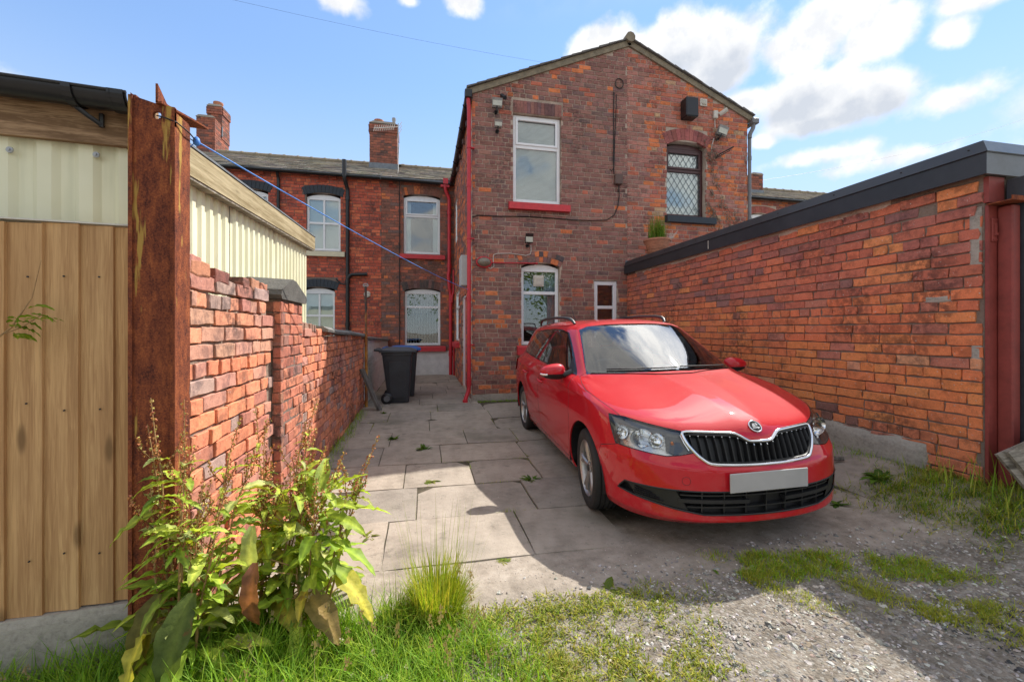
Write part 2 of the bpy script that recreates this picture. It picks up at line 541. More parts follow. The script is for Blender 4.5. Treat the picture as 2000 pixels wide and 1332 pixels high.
def ground_mat():
    m, t = new_mat('gravel_ground')
    p = wpos(t)
    n1 = t.noise(p, 1.4, 4); n2 = t.noise(p, 16, 5, .65)
    vo = t.n('ShaderNodeTexVoronoi', feature='F1', inp={'Vector': p, 'Scale': 75.0})
    vc = t.n('ShaderNodeSeparateColor', inp={0: vo.outputs['Color']}).outputs[0]
    c = t.ramp(n2, [(.3, (.10, .085, .068)), (.55, (.21, .18, .148)), (.75, (.32, .28, .235))])
    c = t.mix(t.m('MULTIPLY', t.sstep(vc, .55, .9), .5), c, (.34, .32, .29))
    c = t.mix(t.m('MULTIPLY', t.sstep(n1, .52, .72), .6), c, (.12, .10, .075))
    # trodden dust at the edge of the flags, stones further out
    yy = t.n('ShaderNodeSeparateXYZ', inp={0: p}).outputs[1]
    du = t.sstep(t.m('ADD', yy, t.m('MULTIPLY', t.m('SUBTRACT', n1, .5), .5)), 1.85, 2.15)
    dc = t.ramp(t.noise(p, 9, 5, .65), [(.3, (.22, .185, .15)), (.55, (.34, .29, .24)), (.75, (.42, .365, .31))])
    dc = t.mix(t.m('MULTIPLY', t.sstep(t.noise(p, 70, 3, .7), .60, .72), .6), dc, (.13, .11, .09))
    dc = t.mix(t.m('MULTIPLY', t.sstep(t.noise(p, 110, 2), .68, .74), .6), dc, (.62, .58, .53))
    c = t.mix(du, c, dc)
    # damp soil between the flags
    c = t.mix(t.sstep(yy, 2.6, 2.8), c, t.ramp(n2, [(.3, (.05, .043, .03)), (.7, (.12, .10, .07))]))
    h = t.m('ADD', t.m('MULTIPLY', t.m('MULTIPLY', t.m('SUBTRACT', 1.0, vo.outputs['Distance']), .7), t.m('SUBTRACT', 1.0, t.m('MULTIPLY', du, .9))), n2)
    finish(t, c, .95, h, .8, .012, spec=.2)
    return m


M['ground'] = ground_mat()


def slab_mat():
    m, t = new_mat('paving')
    p = wpos(t)
    oi = t.n('ShaderNodeObjectInfo')
    n1 = t.noise(p, 2.2, 5, .6); n2 = t.noise(p, 60, 4, .65); n3 = t.noise(p, 9, 4, .6)
    c = t.ramp(t.m('ADD', t.m('MULTIPLY', n1, .55), t.m('MULTIPLY', n3, .45)), [(.3, (.22, .19, .158)), (.5, (.35, .303, .255)), (.72, (.45, .39, .33))])
    c = t.mix(1.0, c, t.ramp(oi.outputs['Random'], [(0, (.82, .83, .84)), (1, (1.1, 1.07, 1.03))]), 'MULTIPLY')
    c = t.mix(t.m('MULTIPLY', t.sstep(n2, .6, .75), .5), c, (.12, .11, .10))
    c = t.mix(t.m('MULTIPLY', t.sstep(t.noise(p, 85, 2), .7, .76), .6), c, (.5, .48, .44))
    c = t.mix(t.m('MULTIPLY', t.sstep(t.noise(p, 1.1, 3), .54, .70), .6), c, (.14, .13, .095))
    c = t.mix(t.m('MULTIPLY', t.sstep(t.noise(p, 5, 5, .7), .58, .68), .45), c, (.13, .115, .095))
    c = t.mix(t.m('MULTIPLY', t.sstep(t.noise(p, 28, 4, .7), .62, .70), .45), c, (.10, .09, .075))
    finish(t, c, .93, t.m('ADD', n2, n3), .6, .006, spec=.2)
    return m


M['slab'] = slab_mat()

# one sheet to the horizon, finely divided where the camera stands
def ground_sheet():
    xs = [-400, -120, -40, -14, -6] + [-3 + i * .15 for i in range(61)] + [8, 14, 40, 120, 400]
    ys = [-400, -120, -40, -12, -4, -1] + [.2 + i * .15 for i in range(90)] + [16, 22, 40, 120, 400]
    vs = []; nx = len(xs)
    for y in ys:
        for x in xs:
            z = gsoil(x, y)
            vs.append((x, y, z))
    fs = [(j * nx + i, j * nx + i + 1, (j + 1) * nx + i + 1, (j + 1) * nx + i) for j in range(len(ys) - 1) for i in range(nx - 1)]
    m = MB(); m.add(vs, fs)
    o = m.build('ground', M['ground'], None, 180)
    return tag(o, 'dusty grey gravel and soil in front of the paved yard', None, None, 'structure')


ground = ground_sheet()

# flagstones, each one its own piece
pav = bpy.data.objects.new('pavement', None); COL.objects.link(pav); ORG['pavement'] = Vector()
tag(pav, 'worn concrete paving flags of the back yard', None, None, 'structure')
SLABS = []


def slab(x0, x1, y0, y1, rnd, skew):
    m = MB()
    g = .0048
    def corner(x, y):
        return x + rnd.uniform(-.005, .005), y + (x - 1) * skew + rnd.uniform(-.006, .006)
    nx_ = max(2, int((x1 - x0) / .12)); ny_ = max(2, int((y1 - y0) / .15))
    dz = rnd.uniform(-.005, .006); tx = rnd.uniform(-.010, .010); ty = rnd.uniform(-.008, .008)
    def top(u, v):
        x = x0 + g + (x1 - x0 - 2 * g) * u; y = y0 + g + (y1 - y0 - 2 * g) * v
        return x, y + (x - 1) * skew
    vs = []
    for j in range(ny_ + 1):
        for i in range(nx_ + 1):
            u = i / nx_; v = j / ny_
            x, y = top(u, v)
            e = .003 * ((u in (0, 1)) + (v in (0, 1)))
            x += .004 * noise.noise(Vector((x * 9, y * 9, 3))); y += .004 * noise.noise(Vector((x * 9, y * 9, 8)))
            vs.append((x, y, gz(x, y) + .004 + dz + tx * (u - .5) + ty * (v - .5) - e))
    W_ = nx_ + 1
    fs = [(j * W_ + i, j * W_ + i + 1, (j + 1) * W_ + i + 1, (j + 1) * W_ + i) for j in range(ny_) for i in range(nx_)]
    rim = [i for i in range(W_)] + [(j) * W_ + nx_ for j in range(1, ny_ + 1)] + [ny_ * W_ + i for i in range(nx_ - 1, -1, -1)] + [j * W_ for j in range(ny_ - 1, 0, -1)]
    b0 = len(vs)
    vs += [(vs[i][0], vs[i][1], vs[i][2] - .045) for i in rim]
    n = len(rim)
    fs += [(rim[k], b0 + k, b0 + (k + 1) % n, rim[(k + 1) % n]) for k in range(n)]
    m.add(vs, fs)
    o = m.build('paving_slab', M['slab'], pav)
    sm(o, 40)
    SLABS.append((x0, x1, y0, y1))


rnd = random.Random(5)
JOINTS = []
y = 2.42; row = 0
while y < 12.2:
    h = .62
    xl = -1.0; xr = 3.93 if y < 7.0 else .95
    if y < 2.6: xl, xr = -.55, 1.3
    x = xl - rnd.uniform(0, .5) - (.45 if row % 2 else 0)
    while x < xr:
        L = rnd.choice([.9, .76, .62, .9]) if y < 7.3 else rnd.choice([.6, .9, .75])
        a = max(x, xl); b = min(x + L, xr)
        if b - a > .12:
            slab(a, b, y, y + h, rnd, -.02)
            JOINTS.append(((a, y), (b, y))); JOINTS.append(((a, y), (a, y + h)))
        x += L
    y += h; row += 1
# the flags by the right wall, in front of the garage
slab(2.62, 3.25, 2.22, 2.8, rnd, -.02); slab(3.27, 3.9, 2.55, 3.05, rnd, -.02)

# ---------------------------------------------------------------- brickwork
def brick_mesh(name, L, H, rnd, D=.05, chip=.0035, worn=0.0):
    """one brick seen from its face: outline of ten points, arris, sides; local -y is outwards"""
    pts = []
    us = [0, .33, .68, 1]
    for u in us: pts.append((u * L, 0))
    pts.append((L, H * .5))
    for u in reversed(us): pts.append((u * L, H))
    pts.append((0, H * .5))
    c = (L / 2, H / 2)
    out = [(x + rnd.uniform(-chip, chip), z + rnd.uniform(-chip, chip) * .7) for x, z in pts]
    ins = .0028 + worn
    inn = []
    for (x, z) in out:
        inn.append((x + (ins if x < c[0] else -ins) * (1 if abs(x - c[0]) > L * .3 else 0), z + (ins if z < c[1] else -ins) * (0 if abs(z - c[1]) < H * .2 else 1)))
    n = len(pts)
    ty = rnd.uniform(-.003, .003); tz = rnd.uniform(-.002, .002)
    def dep(x, z): return ty * (x / L - .5) + tz * (z / H - .5) + rnd.uniform(-.0012, .0012) - (worn * rnd.random())*0
    vs = [(x, dep(x, z), z) for x, z in inn] + [(x, .0034 + dep(x, z), z) for x, z in out] + [(x, D, z) for x, z in out]
    fs = [tuple(range(n))]
    for k in range(n):
        k2 = (k + 1) % n
        fs.append((k, n + k, n + k2, k2)); fs.append((n + k, 2 * n + k, 2 * n + k2, n + k2))
    return vs, fs


def sub_iv(a, b, cuts):
    iv = [(a, b)]
    for (c, d) in cuts:
        nx = []
        for (p, q) in iv:
            if d <= p or c >= q: nx.append((p, q)); continue
            if c > p: nx.append((p, c))
            if d < q: nx.append((d, q))
        iv = nx
    return iv


BR = 1.6


class Wall:
    """a brick face: origin O (u=0, z=0), direction of u in plan (angle), outward side is right-handed -y"""
    def __init__(self, O, udir, course, pitch, rnd, joint=.010):
        self.O = Vector(O); self.u = Vector(udir).normalized(); self.n = -Vector((0, 0, 1)).cross(self.u)
        self.ch = course; self.p = pitch; self.j = joint; self.rnd = rnd
        self.bricks = []

    def P(self, u, z, d=0.0):
        return self.O + self.u * u + Vector((0, 0, z)) + self.n * d

    def lay(self, u0, u1, z0, z1, holes=(), top=None, header_every=4, palette=None, start=0, jag=0.0):
        """holes: (ua,ub,za,zb); top(u)->z upper limit of the wall at u"""
        r = self.rnd
        k = start
        z = z0
        while z + self.ch * .6 < z1:
            zt = min(z + self.ch - self.j, z1)
            zm = (z + zt) / 2
            hdr = header_every and k % header_every == header_every - 1
            L = self.p / 2 if hdr else self.p
            off = (self.p * .25 if hdr else (self.p * .5 if k % 2 else 0)) + r.uniform(-.012, .012)
            cuts = [(h[0], h[1]) for h in holes if h[2] < zm < h[3]]
            u = u0 - off
            while u < u1:
                Lr = L * (1 + r.uniform(-.03, .03))
                if not hdr and r.random() < .05: Lr = L * .5
                a = max(u, u0); b = min(u + Lr - self.j, u1)
                for (p, q) in sub_iv(a, b, cuts):
                    if q - p < .035: continue
                    if top is not None and (min(top(p), top(q)) < zt): 
                        if min(top(p), top(q)) < zt - self.ch * .55: continue
                    self.bricks.append([p, q, z, zt, palette((p + q) / 2, zm, r) if palette else (.3, .12, .08)])
                u += Lr
            z += self.ch; k += 1
        return k

    def emit(self, parent, m_obj, m_att, name='brick', n_single=300, worn=0.0, chip=.0035, prot=.004, extra=None):
        """the bricks that show largest as objects of their own, the rest joined"""
        r = self.rnd
        camp = Vector((0, 0, CAMZ)); fw = Vector((sin(CAMYAW), cos(CAMYAW), 0)); rt = Vector((cos(CAMYAW), -sin(CAMYAW), 0))
        sc = []
        for b in self.bricks:
            c = self.P((b[0] + b[1]) / 2, (b[2] + b[3]) / 2) - camp
            d = c.dot(fw)
            s = 0
            if d > .3:
                px = 1000 + 812 * c.dot(rt) / d; py = 645 - 812 * c.z / d
                if -40 < px < 2040 and -40 < py < 1372:
                    s = (b[1] - b[0]) * (b[3] - b[2]) * abs(c.normalized().dot(self.n)) / d ** 2
            sc.append(s)
        order = sorted(range(len(sc)), key=lambda i: -sc[i])
        org = ORG[parent.name]
        rotz = atan2(self.u.y, self.u.x)
        H = self.ch - self.j
        var = {}
        for kind, L in (('s', self.p - self.j), ('h', self.p / 2 - self.j)):
            for v in range(7):
                vs, fs = brick_mesh('b', L, H, r, chip=chip, worn=worn)
                me = bpy.data.meshes.new('brick'); me.from_pydata(vs, [], fs)
                me.materials.append(m_obj)
                var[kind, v] = (me, L)
        rest = MB()
        for rank, i in enumerate(order):
            u0, u1, z0, z1, col = self.bricks[i]
            d = r.uniform(-prot, prot)
            if rank < n_single and sc[i] > 0:
                kind = 's' if u1 - u0 > self.p * .72 else 'h'
                me, L = var[kind, r.randrange(7)]
                o = bpy.data.objects.new(name, me); COL.objects.link(o)
                o.parent = parent
                o.location = self.P(u0, z0, d) - org
                o.rotation_euler = (r.uniform(-.008, .008), r.uniform(-.006, .006), rotz + r.uniform(-.006, .006))
                o.scale = ((u1 - u0) / L, 1, (z1 - z0) / H)
                o.color = (*[min(.8, x * BR) for x in col], 1)
            else:
                vs, fs = brick_mesh('b', u1 - u0, z1 - z0, r, chip=chip, worn=worn)
                rest.col = tuple(min(.8, x * BR) for x in col)
                rest.add([self.P(u0 + x, z0 + z, d - y) for x, y, z in vs], fs)
        if rest.f:
            o = rest.build(name + 'work', m_att, parent)
            o['kind'] = 'stuff'

    def core(self, parent, mat, poly, name='wall', back=.18, depth=.009, holes=()):
        """mortar body behind the faces: polygon (u,z) pierced by rectangular holes, extruded backwards"""
        bm = bmesh.new()
        us = sorted({p[0] for p in poly} | {x for h in holes for x in h[:2]}); 
        m = MB()
        m.prism(poly, lambda u, z: self.P(u, z, -depth), lambda u, z: self.P(u, z, -back))
        if not holes:
            bm.free()
            return m.build(name, mat, parent)
        me = bpy.data.meshes.new('tmp'); me.from_pydata(m.v, [], m.f)
        bm.from_mesh(me); bpy.data.meshes.remove(me)
        bmesh.ops.triangulate(bm, faces=[f for f in bm.faces if len(f.verts) > 4])
        # cut along the hole edges, then drop the faces inside and line the reveals
        for h in holes:
            for (co, no) in ((self.P(h[0], 0), self.u), (self.P(h[1], 0), self.u), (self.P(0, h[2]), Vector((0, 0, 1))), (self.P(0, h[3]), Vector((0, 0, 1)))):
                bmesh.ops.bisect_plane(bm, geom=bm.verts[:] + bm.edges[:] + bm.faces[:], plane_co=co, plane_no=no, dist=1e-5)
        kill = []
        for f in bm.faces:
            c = f.calc_center_median() - self.O
            u = c.dot(self.u); z = c.z
            if abs(f.normal.dot(self.n)) > .9:
                for h in holes:
                    if h[0] < u < h[1] and h[2] < z < h[3]: kill.append(f); break
        bmesh.ops.delete(bm, geom=kill, context='FACES')
        rv = MB()
        for h in holes:
            q = [(h[0], h[2]), (h[1], h[2]), (h[1], h[3]), (h[0], h[3])]
            for a, b in zip(q, q[1:] + q[:1]):
                rv.add([self.P(*a, -depth), self.P(*b, -depth), self.P(*b, -back), self.P(*a, -back)], [(0, 1, 2, 3)])
        rv.bm(bm)
        bm.free()
        return rv.build(name, mat, parent)


def soldier_arch(wall, parent, u0, u1, zs, rise, height, n, mat, cols, rnd, name='arch_brick', depth=.05, d=.004, rows=1):
    """segmental arch of n voussoirs over (u0,u1): springing zs, crown zs+rise"""
    w = u1 - u0; c = (u0 + u1) / 2
    if rise > 1e-3:
        R = (w * w / 4 + rise * rise) / (2 * rise); zc = zs + rise - R; A = math.asin(w / 2 / R)
    for k in range(n):
        for rr in range(rows):
            m = MB()
            h0 = height * rr / rows + .004; h1 = height * (rr + 1) / rows - .004
            g = .035
            t0 = (k + g) / n; t1 = (k + 1 - g) / n
            def pt(t, h):
                if rise > 1e-3:
                    a = -A + 2 * A * t
                    return c + (R + h) * sin(a), zc + (R + h) * cos(a)
                return u0 + w * t, zs + h
            q = [pt(t0, h0), pt(t1, h0), pt(t1, h1), pt(t0, h1)]
            dd = d + rnd.uniform(-.002, .002)
            m.prism(q, lambda u, z: wall.P(u, z, dd), lambda u, z: wall.P(u, z, -depth))
            o = m.build(name, mat, parent)
            o.color = (*[min(.8, x * BR) for x in jit(rnd.choice(cols), rnd, .15)], 1)
    return


def window(wall, parent, u0, u1, z0, z1, fr, transoms=(), mullions=(), rise=0.0, recess=.07, fw=.06, glass=None, name='window', label=None, back='blind', sash=()):
    """frame with real depth, glazing bars, panes and what hangs behind them"""
    gl = glass or M['glass']
    f = MB(); d0 = -recess; d1 = -recess - .06
    def bar(a, b, c, d, e0=d0, e1=d1):
        vs = []
        b_ = .006
        for (dd, k) in ((e0, b_), (e0 - b_, 0), (e1, 0)):
            vs += [wall.P(a + k, c + k, dd), wall.P(b - k, c + k, dd), wall.P(b - k, d - k, dd), wall.P(a + k, d - k, dd)]
        fs = [(0, 1, 2, 3), (11, 10, 9, 8)]
        for r0 in (0, 4):
            fs += [(r0 + i, r0 + 4 + i, r0 + 4 + (i + 1) % 4, r0 + (i + 1) % 4) for i in range(4)]
        f.add(vs, fs)
    zt = z1
    bar(u0, u0 + fw, z0, z1); bar(u1 - fw, u1, z0, z1)
    bar(u0 + fw, u1 - fw, z0, z0 + fw * 1.1); bar(u0 + fw, u1 - fw, z1 - fw, z1)
    if rise:   # curved head filler
        n = 10; pts = [(u0, z1)] + [(u0 + (u1 - u0) * i / n, z1 + rise * (1 - (2 * i / n - 1) ** 2)) for i in range(1, n)] + [(u1, z1)]
        f.prism(pts, lambda u, z: wall.P(u, z, d0), lambda u, z: wall.P(u, z, d1))
    zl = [z0 + fw * 1.1] + [t for t in transoms] + [z1 - fw]
    for tz in transoms: bar(u0 + fw, u1 - fw, tz - .03, tz + .03)
    for mu, za, zb in mullions: bar(mu - .025, mu + .025, za, zb, d0 - .003)
    for (a, b, c, d) in sash:      # opening lights: an extra proud frame
        s = .045
        for q in ((a, a + s, c, d), (b - s, b, c, d), (a + s, b - s, c, c + s), (a + s, b - s, d - s, d)):
            bar(*q, d0 + .018, d0 - .02)
    w = f.build(name, fr, parent)
    if label: w['label'] = label
    lo = z0 + fw
    bounds = [z0 + fw] + [t for t in transoms] + [z1 - fw]
    for a, b in zip(bounds, bounds[1:]):
        o = one('pane', gl, w, lambda m: m.prism([(u0 + fw, a), (u1 - fw, a), (u1 - fw, b), (u0 + fw, b)], lambda u, z: wall.P(u, z, d0 - .025), lambda u, z: wall.P(u, z, d0 - .031)))
    # room behind
    def room(m):
        e = d1 - .004; bk = d1 - 1.3
        q = [(u0 + .01, z0 + .01), (u1 - .01, z0 + .01), (u1 - .01, z1 - .01), (u0 + .01, z1 - .01)]
        g = .5
        q2 = [(u0 - g, z0 - .3), (u1 + g, z0 - .3), (u1 + g, z1 + .2), (u0 - g, z1 + .2)]
        vs = [wall.P(*p, e) for p in q] + [wall.P(*p, e - .12) for p in q] + [wall.P(*p, e - .14) for p in q2] + [wall.P(*p, bk) for p in q2]
        fs = []
        for r0 in (0, 4, 8): fs += [(r0 + i, r0 + (i + 1) % 4, r0 + 4 + (i + 1) % 4, r0 + 4 + i) for i in range(4)]
        fs.append((12, 13, 14, 15))
        m.add(vs, fs)
    one('room', M['interior'], w, room)
    e = d1 - .03
    if back == 'venetian':
        def slats(m):
            z = z0 + fw + .01
            while z < z1 - fw:
                m.add([wall.P(u0 + fw, z, e + .006), wall.P(u1 - fw, z, e + .006), wall.P(u1 - fw, z + .021, e - .006), wall.P(u0 + fw, z + .021, e - .006)], [(0, 1, 2, 3)])
                z += .0225
        one('blind', M['blind'], w, slats)
    elif back == 'vertical':
        def sl(m):
            u = u0 + fw + .02; k = 0
            while u < u1 - fw - .02:
                m.add([wall.P(u, z0 + fw, e + .012), wall.P(u + .022, z0 + fw, e - .03), wall.P(u + .022, z1 - fw, e - .03), wall.P(u, z1 - fw, e + .012)], [(0, 1, 2, 3)])
                u += .078; k += 1
        one('blind', M['blind'], w, sl)
    elif back == 'net':
        one('blind', M['blind'], w, lambda m: m.add([wall.P(u0 + .02, z0 + .02, e), wall.P(u1 - .02, z0 + .02, e), wall.P(u1 - .02, z1 - .02, e), wall.P(u0 + .02, z1 - .02, e)], [(0, 1, 2, 3)]))
    elif back in ('curtains', 'curtain_r'):
        def cu(m):
            for (a, b) in (((u0 + .03, u0 + .2), (u1 - .2, u1 - .03)) if back == 'curtains' else ((u1 - .26, u1 - .03),)):
                n = 14
                vs = []
                for i in range(n + 1):
                    u = a + (b - a) * i / n
                    dd = e - .03 + .018 * sin(i * 1.9)
                    vs += [wall.P(u, z0 + .02, dd), wall.P(u, z1 - .02, dd)]
                m.add(vs, [(2 * i, 2 * i + 2, 2 * i + 3, 2 * i + 1) for i in range(n)])
        sm(one('curtain', M['curtain'] if back == 'curtain_r' else M['blind'], w, cu))
    return w


def sill(wall, parent, u0, u1, z0, z1, mat, proj=.09, name='sill'):
    return one(name, mat, parent, lambda m: m.prism([(0, 0), (proj, 0), (proj, (z1 - z0) * .82), (0, z1 - z0)],
               lambda d, z: wall.P(u0, z0 + z, d - .0), lambda d, z: wall.P(u1, z0 + z, d - .0)))
# ---------------------------------------------------------------- palettes
def pick(cols, ws, r, a=.09):
    x = r.random() * sum(ws)
    for c, w in zip(cols, ws):
        x -= w
        if x <= 0: return jit(c, r, a)
    return jit(cols[-1], r, a)


PU = (.212, .105, .085); PB = (.178, .088, .072); GY = (.148, .088, .078); OR = (.44, .135, .055); RD = (.33, .105, .065); PK = (.30, .135, .105); BU = (.36, .22, .13)


def pal_gable(u, z, r):
    if z > 5.3 and u < 2.3 and r.random() < .2: return jit(OR if r.random() < .5 else RD, r)
    if z > 3.4: return pick([PU, PB, GY, RD, OR], [6, 3.5, 1.4, .3, .06], r)
    if z > 1.8: return pick([PU, PB, GY, RD, OR], [5, 4, 1.2, .6, .25], r)
    return pick([PU, PB, GY, RD, OR], [3, 3.5, 2.2, 1.3, 1.0 if u < 1 else .4], r)


def pal_neigh(u, z, r):
    if u < .45: return pick([PK, PU, RD], [4, 3, 1], r)
    return pick([RD, OR, PK, (.24, .09, .07), BU], [5, 2.6, 2.4, 1.6, .35], r)


def pal_rear(u, z, r): return pick([(.23, .085, .058), (.18, .08, .058), GY, OR, RD], [4, 4, 1.2, .8, 1.2], r)
def pal_left(u, z, r): return pick([(.37, .085, .05), (.30, .07, .045), (.44, .12, .06), (.2, .06, .045)], [5, 4, 1.8, 1], r)


LEADING = []

# ================================================================ the house with the red sills
house = thing('brick_house', (2.4, 10, 0), 'brown-brick house with white windows, red sills and red downpipes behind the red car', 'house')
GX, GY0 = .87, 7.6
AP = (3.98, 6.97)
SEAM = 3.95
EZL, EZR, GXR = 5.66, 5.80, 6.72
topL = lambda u: EZL + (AP[1] - EZL) * u / (AP[0] - GX)
topR = lambda u: AP[1] - (AP[1] - EZR) * (u + SEAM - AP[0]) / (GXR - AP[0]) if u + SEAM > AP[0] else AP[1] - .02
r1 = random.Random(11)
wg = Wall((GX, GY0, 0), (1, 0, 0), .0865, .243, r1, joint=.0125)
H1 = (1.63 - GX, 2.58 - GX, 3.70, 5.37); L1 = (1.60 - GX, 2.61 - GX, 5.37, 5.63)
H3 = (1.79 - GX, 2.55 - GX, 1.01, 2.57); H4 = (3.25 - GX, 3.74 - GX, 1.12, 2.27)
S1 = (1.54 - GX, 2.73 - GX, 3.55, 3.70); S3 = (1.70 - GX, 2.64 - GX, .84, 1.01)
A3 = (1.76 - GX, 2.60 - GX, 2.48, 2.60); A3b = (1.82 - GX, 2.54 - GX, 2.58, 2.76)
wg.lay(0, SEAM - GX, .13, 7, holes=[H1, L1, H3, H4, S1, S3, A3, A3b], top=topL, header_every=5, palette=pal_gable)
wg.emit(house, M['brick_obj'], M['brick_att'], prot=.0025)
wg.core(house, M['mortar'], depth=.0085, poly=[(0, -.1), (SEAM - GX, -.1), (SEAM - GX, topL(SEAM - GX) - .01), (0, EZL - .01)], holes=[H1, H3, H4], back=.25)
one('plinth', M['concrete'], house, lambda m: m.box(GX - .012, SEAM - .002, GY0 - .014, GY0 + .1, -.1, .118))
soldier_arch(wg, house, 1.63 - GX, 2.58 - GX, 5.375, 0, .235, 14, M['brick_obj'], [PB, (.2, .09, .075), (.14, .075, .07)], r1, 'lintel_brick')
soldier_arch(wg, house, 1.79 - GX, 2.56 - GX, 2.50, .085, .21, 11, M['brick_obj'], [GY, (.06, .05, .052), GY, OR, PB], r1, 'arch_brick', rows=2)
window(wg, house, 1.64 - GX, 2.57 - GX, 3.71, 5.36, M['upvc'], transoms=(4.77,), back='venetian', sash=[(1.69 - GX, 2.52 - GX, 4.80, 5.31)], label='white upstairs window with a closed blind and red sill')
sill(wg, house, *S1, M['red_sill'], .10)
w3 = window(wg, house, 1.795 - GX, 2.545 - GX, 1.02, 2.475, M['upvc'], transoms=(2.01,), rise=.08, back='curtain_r', recess=.09, label='white ground-floor window half hidden by the car')
sill(wg, house, *S3, M['red_sill'], .12)
window(wg, house, 3.255 - GX, 3.735 - GX, 1.13, 2.26, M['upvc'], transoms=(1.75,), back='', recess=.03, fw=.075, label='narrow white window beside the garage wall')
def vent3(m):
    P = wg.P; u, z = 2.05 - GX, 2.14
    for (a, b, c, d, e) in ((0, .2, 0, .21, -.085), (.02, .18, .02, .19, -.07)):
        m.prism([(u + a, z + c), (u + b, z + c), (u + b, z + d), (u + a, z + d)], lambda x, y: P(x, y, e), lambda x, y: P(x, y, -.118))
    for k in range(4):
        m.prism([(u + .035, z + .04 + k * .035), (u + .165, z + .04 + k * .035), (u + .165, z + .058 + k * .035), (u + .035, z + .058 + k * .035)], lambda x, y: P(x, y, -.06), lambda x, y: P(x, y, -.1))
one('extractor_vent', M['pale_plastic'], house, vent3)

# side wall of the extension (seen at a glancing angle)
r2 = random.Random(12)
ws = Wall((GX, 12.3, 0), (0, -1, 0), .0865, .243, r2)
DU0, DU1 = 12.3 - 9.75, 12.3 - 8.8
HD = (DU0, DU1, .02, 2.1); HW = (12.3 - 11.7, 12.3 - 10.5, 1.0, 2.3); HU = (12.3 - 11.9, 12.3 - 11.2, 3.7, 4.9)
ws.lay(0, 4.7 - .0, 0, 5.62, holes=[HD, HW, HU], header_every=5, palette=lambda u, z, r: pick([PB, RD, OR, GY], [3, 2.4, 2, 1], r))
ws.emit(house, M['brick_obj'], M['brick_att'], n_single=0)
ws.core(house, M['mortar'], [(0, -.1), (4.69, -.1), (4.69, EZL - .03), (0, EZL - .03)], name='side_wall', holes=[HD, HW, HU], back=.22)
window(ws, house, HW[0], HW[1], 1.0, 2.3, M['upvc'], transoms=(1.9,), back='net', recess=.02)
window(ws, house, HU[0], HU[1], 3.7, 4.9, M['upvc'], transoms=(), back='net', recess=.02)
sill(ws, house, HW[0] - .1, HW[1] + .1, .86, .998, M['red_sill'], .1)
def dframe(m):
    P = ws.P
    for (a, b, c, d) in ((DU0, DU0 + .06, .02, 2.1), (DU1 - .06, DU1, .02, 2.1), (DU0 + .06, DU1 - .06, 2.04, 2.1)):
        m.prism([(a, c), (b, c), (b, d), (a, d)], lambda u, z: P(u, z, -.03), lambda u, z: P(u, z, -.12))
df = one('door_frame', M['upvc'], house, dframe)
one('door', M['red_paint'], house, lambda m: m.prism([(DU0 + .06, .03), (DU1 - .06, .03), (DU1 - .06, 2.04), (DU0 + .06, 2.04)], lambda u, z: ws.P(u, z, -.07), lambda u, z: ws.P(u, z, -.11)))
one('meter_box', M['grey_plastic'], house, lambda m: m.bbox(GX - .16, GX - .002, 8.2, 8.62, 2.18, 2.78, .01)).data.materials[0] = simple('meter_grey', (.5, .52, .52), .5, .06)

# rear wall of the same house
r3 = random.Random(13)
BY = 12.3
wb = Wall((-1.18, BY, 0), (1, 0, 0), .0865, .243, r3)
bx = lambda x: x + 1.18
HUR = (bx(-.57), bx(.46), 3.50, 5.20); HLR = (bx(-.54), bx(.47), .85, 2.50)
AUR = (bx(-.62), bx(.52), 5.13, 5.42); ALR = (bx(-.6), bx(.54), 2.42, 2.72)
SUR = (bx(-.68), bx(.60), 3.35, 3.49); SLR = (bx(-.62), bx(.62), .69, .84)
wb.lay(0, GX + 1.18 + .02, .70, 5.60, holes=[HUR, HLR, AUR, ALR, SUR, SLR], header_every=5, palette=pal_rear)
wb.emit(house, M['brick_obj'], M['brick_att'], n_single=0, name='brick')
wb.core(house, M['mortar_dark'], [(0, -.1), (2.07, -.1), (2.07, 5.62), (0, 5.62)], name='rear_wall', holes=[HUR, HLR], back=.3)
# painted brick base
rp = random.Random(3)
wp = Wall((-1.0, BY - .004, 0), (1, 0, 0), .0865, .243, rp, joint=.006)
wp.lay(0, GX + 1.0, .03, .68, header_every=5, palette=lambda u, z, r: (.7, .7, .68))
pb = MB()
for (a, b, c, d, _) in wp.bricks:
    vs, fs = brick_mesh('b', b - a, d - c, rp)
    pb.add([wp.P(a + x, c + z, -y * .6) for x, y, z in vs], fs)
pb.box(-1.0, GX, BY - .002, BY + .02, -.1, .69)
pb.build('painted_base', M['white_paint'], house)
soldier_arch(wb, house, HUR[0] - .03, HUR[1] + .03, 5.14, .09, .23, 13, M['brick_obj'], [(.25, .10, .06), OR, (.16, .07, .05)], r3, 'arch_brick')
soldier_arch(wb, house, HLR[0] - .03, HLR[1] + .03, 2.43, .09, .23, 14, M['brick_obj'], [GY, (.07, .055, .05), (.11, .06, .05)], r3, 'arch_brick')
window(wb, house, HUR[0], HUR[1], 3.51, 5.11, M['upvc'], transoms=(4.60,), rise=.09, back='curtains', recess=.08, sash=[(HUR[0] + .06, HUR[1] - .06, 4.63, 5.07)], label='white upstairs rear window above a red sill')
window(wb, house, HLR[0], HLR[1], .86, 2.41, M['upvc'], transoms=(1.97,), rise=.08, back='vertical', recess=.08, label='white downstairs rear window with vertical blinds')
sill(wb, house, *SUR, M['red_sill'], .09); sill(wb, house, *SLR, M['red_sill'], .1)

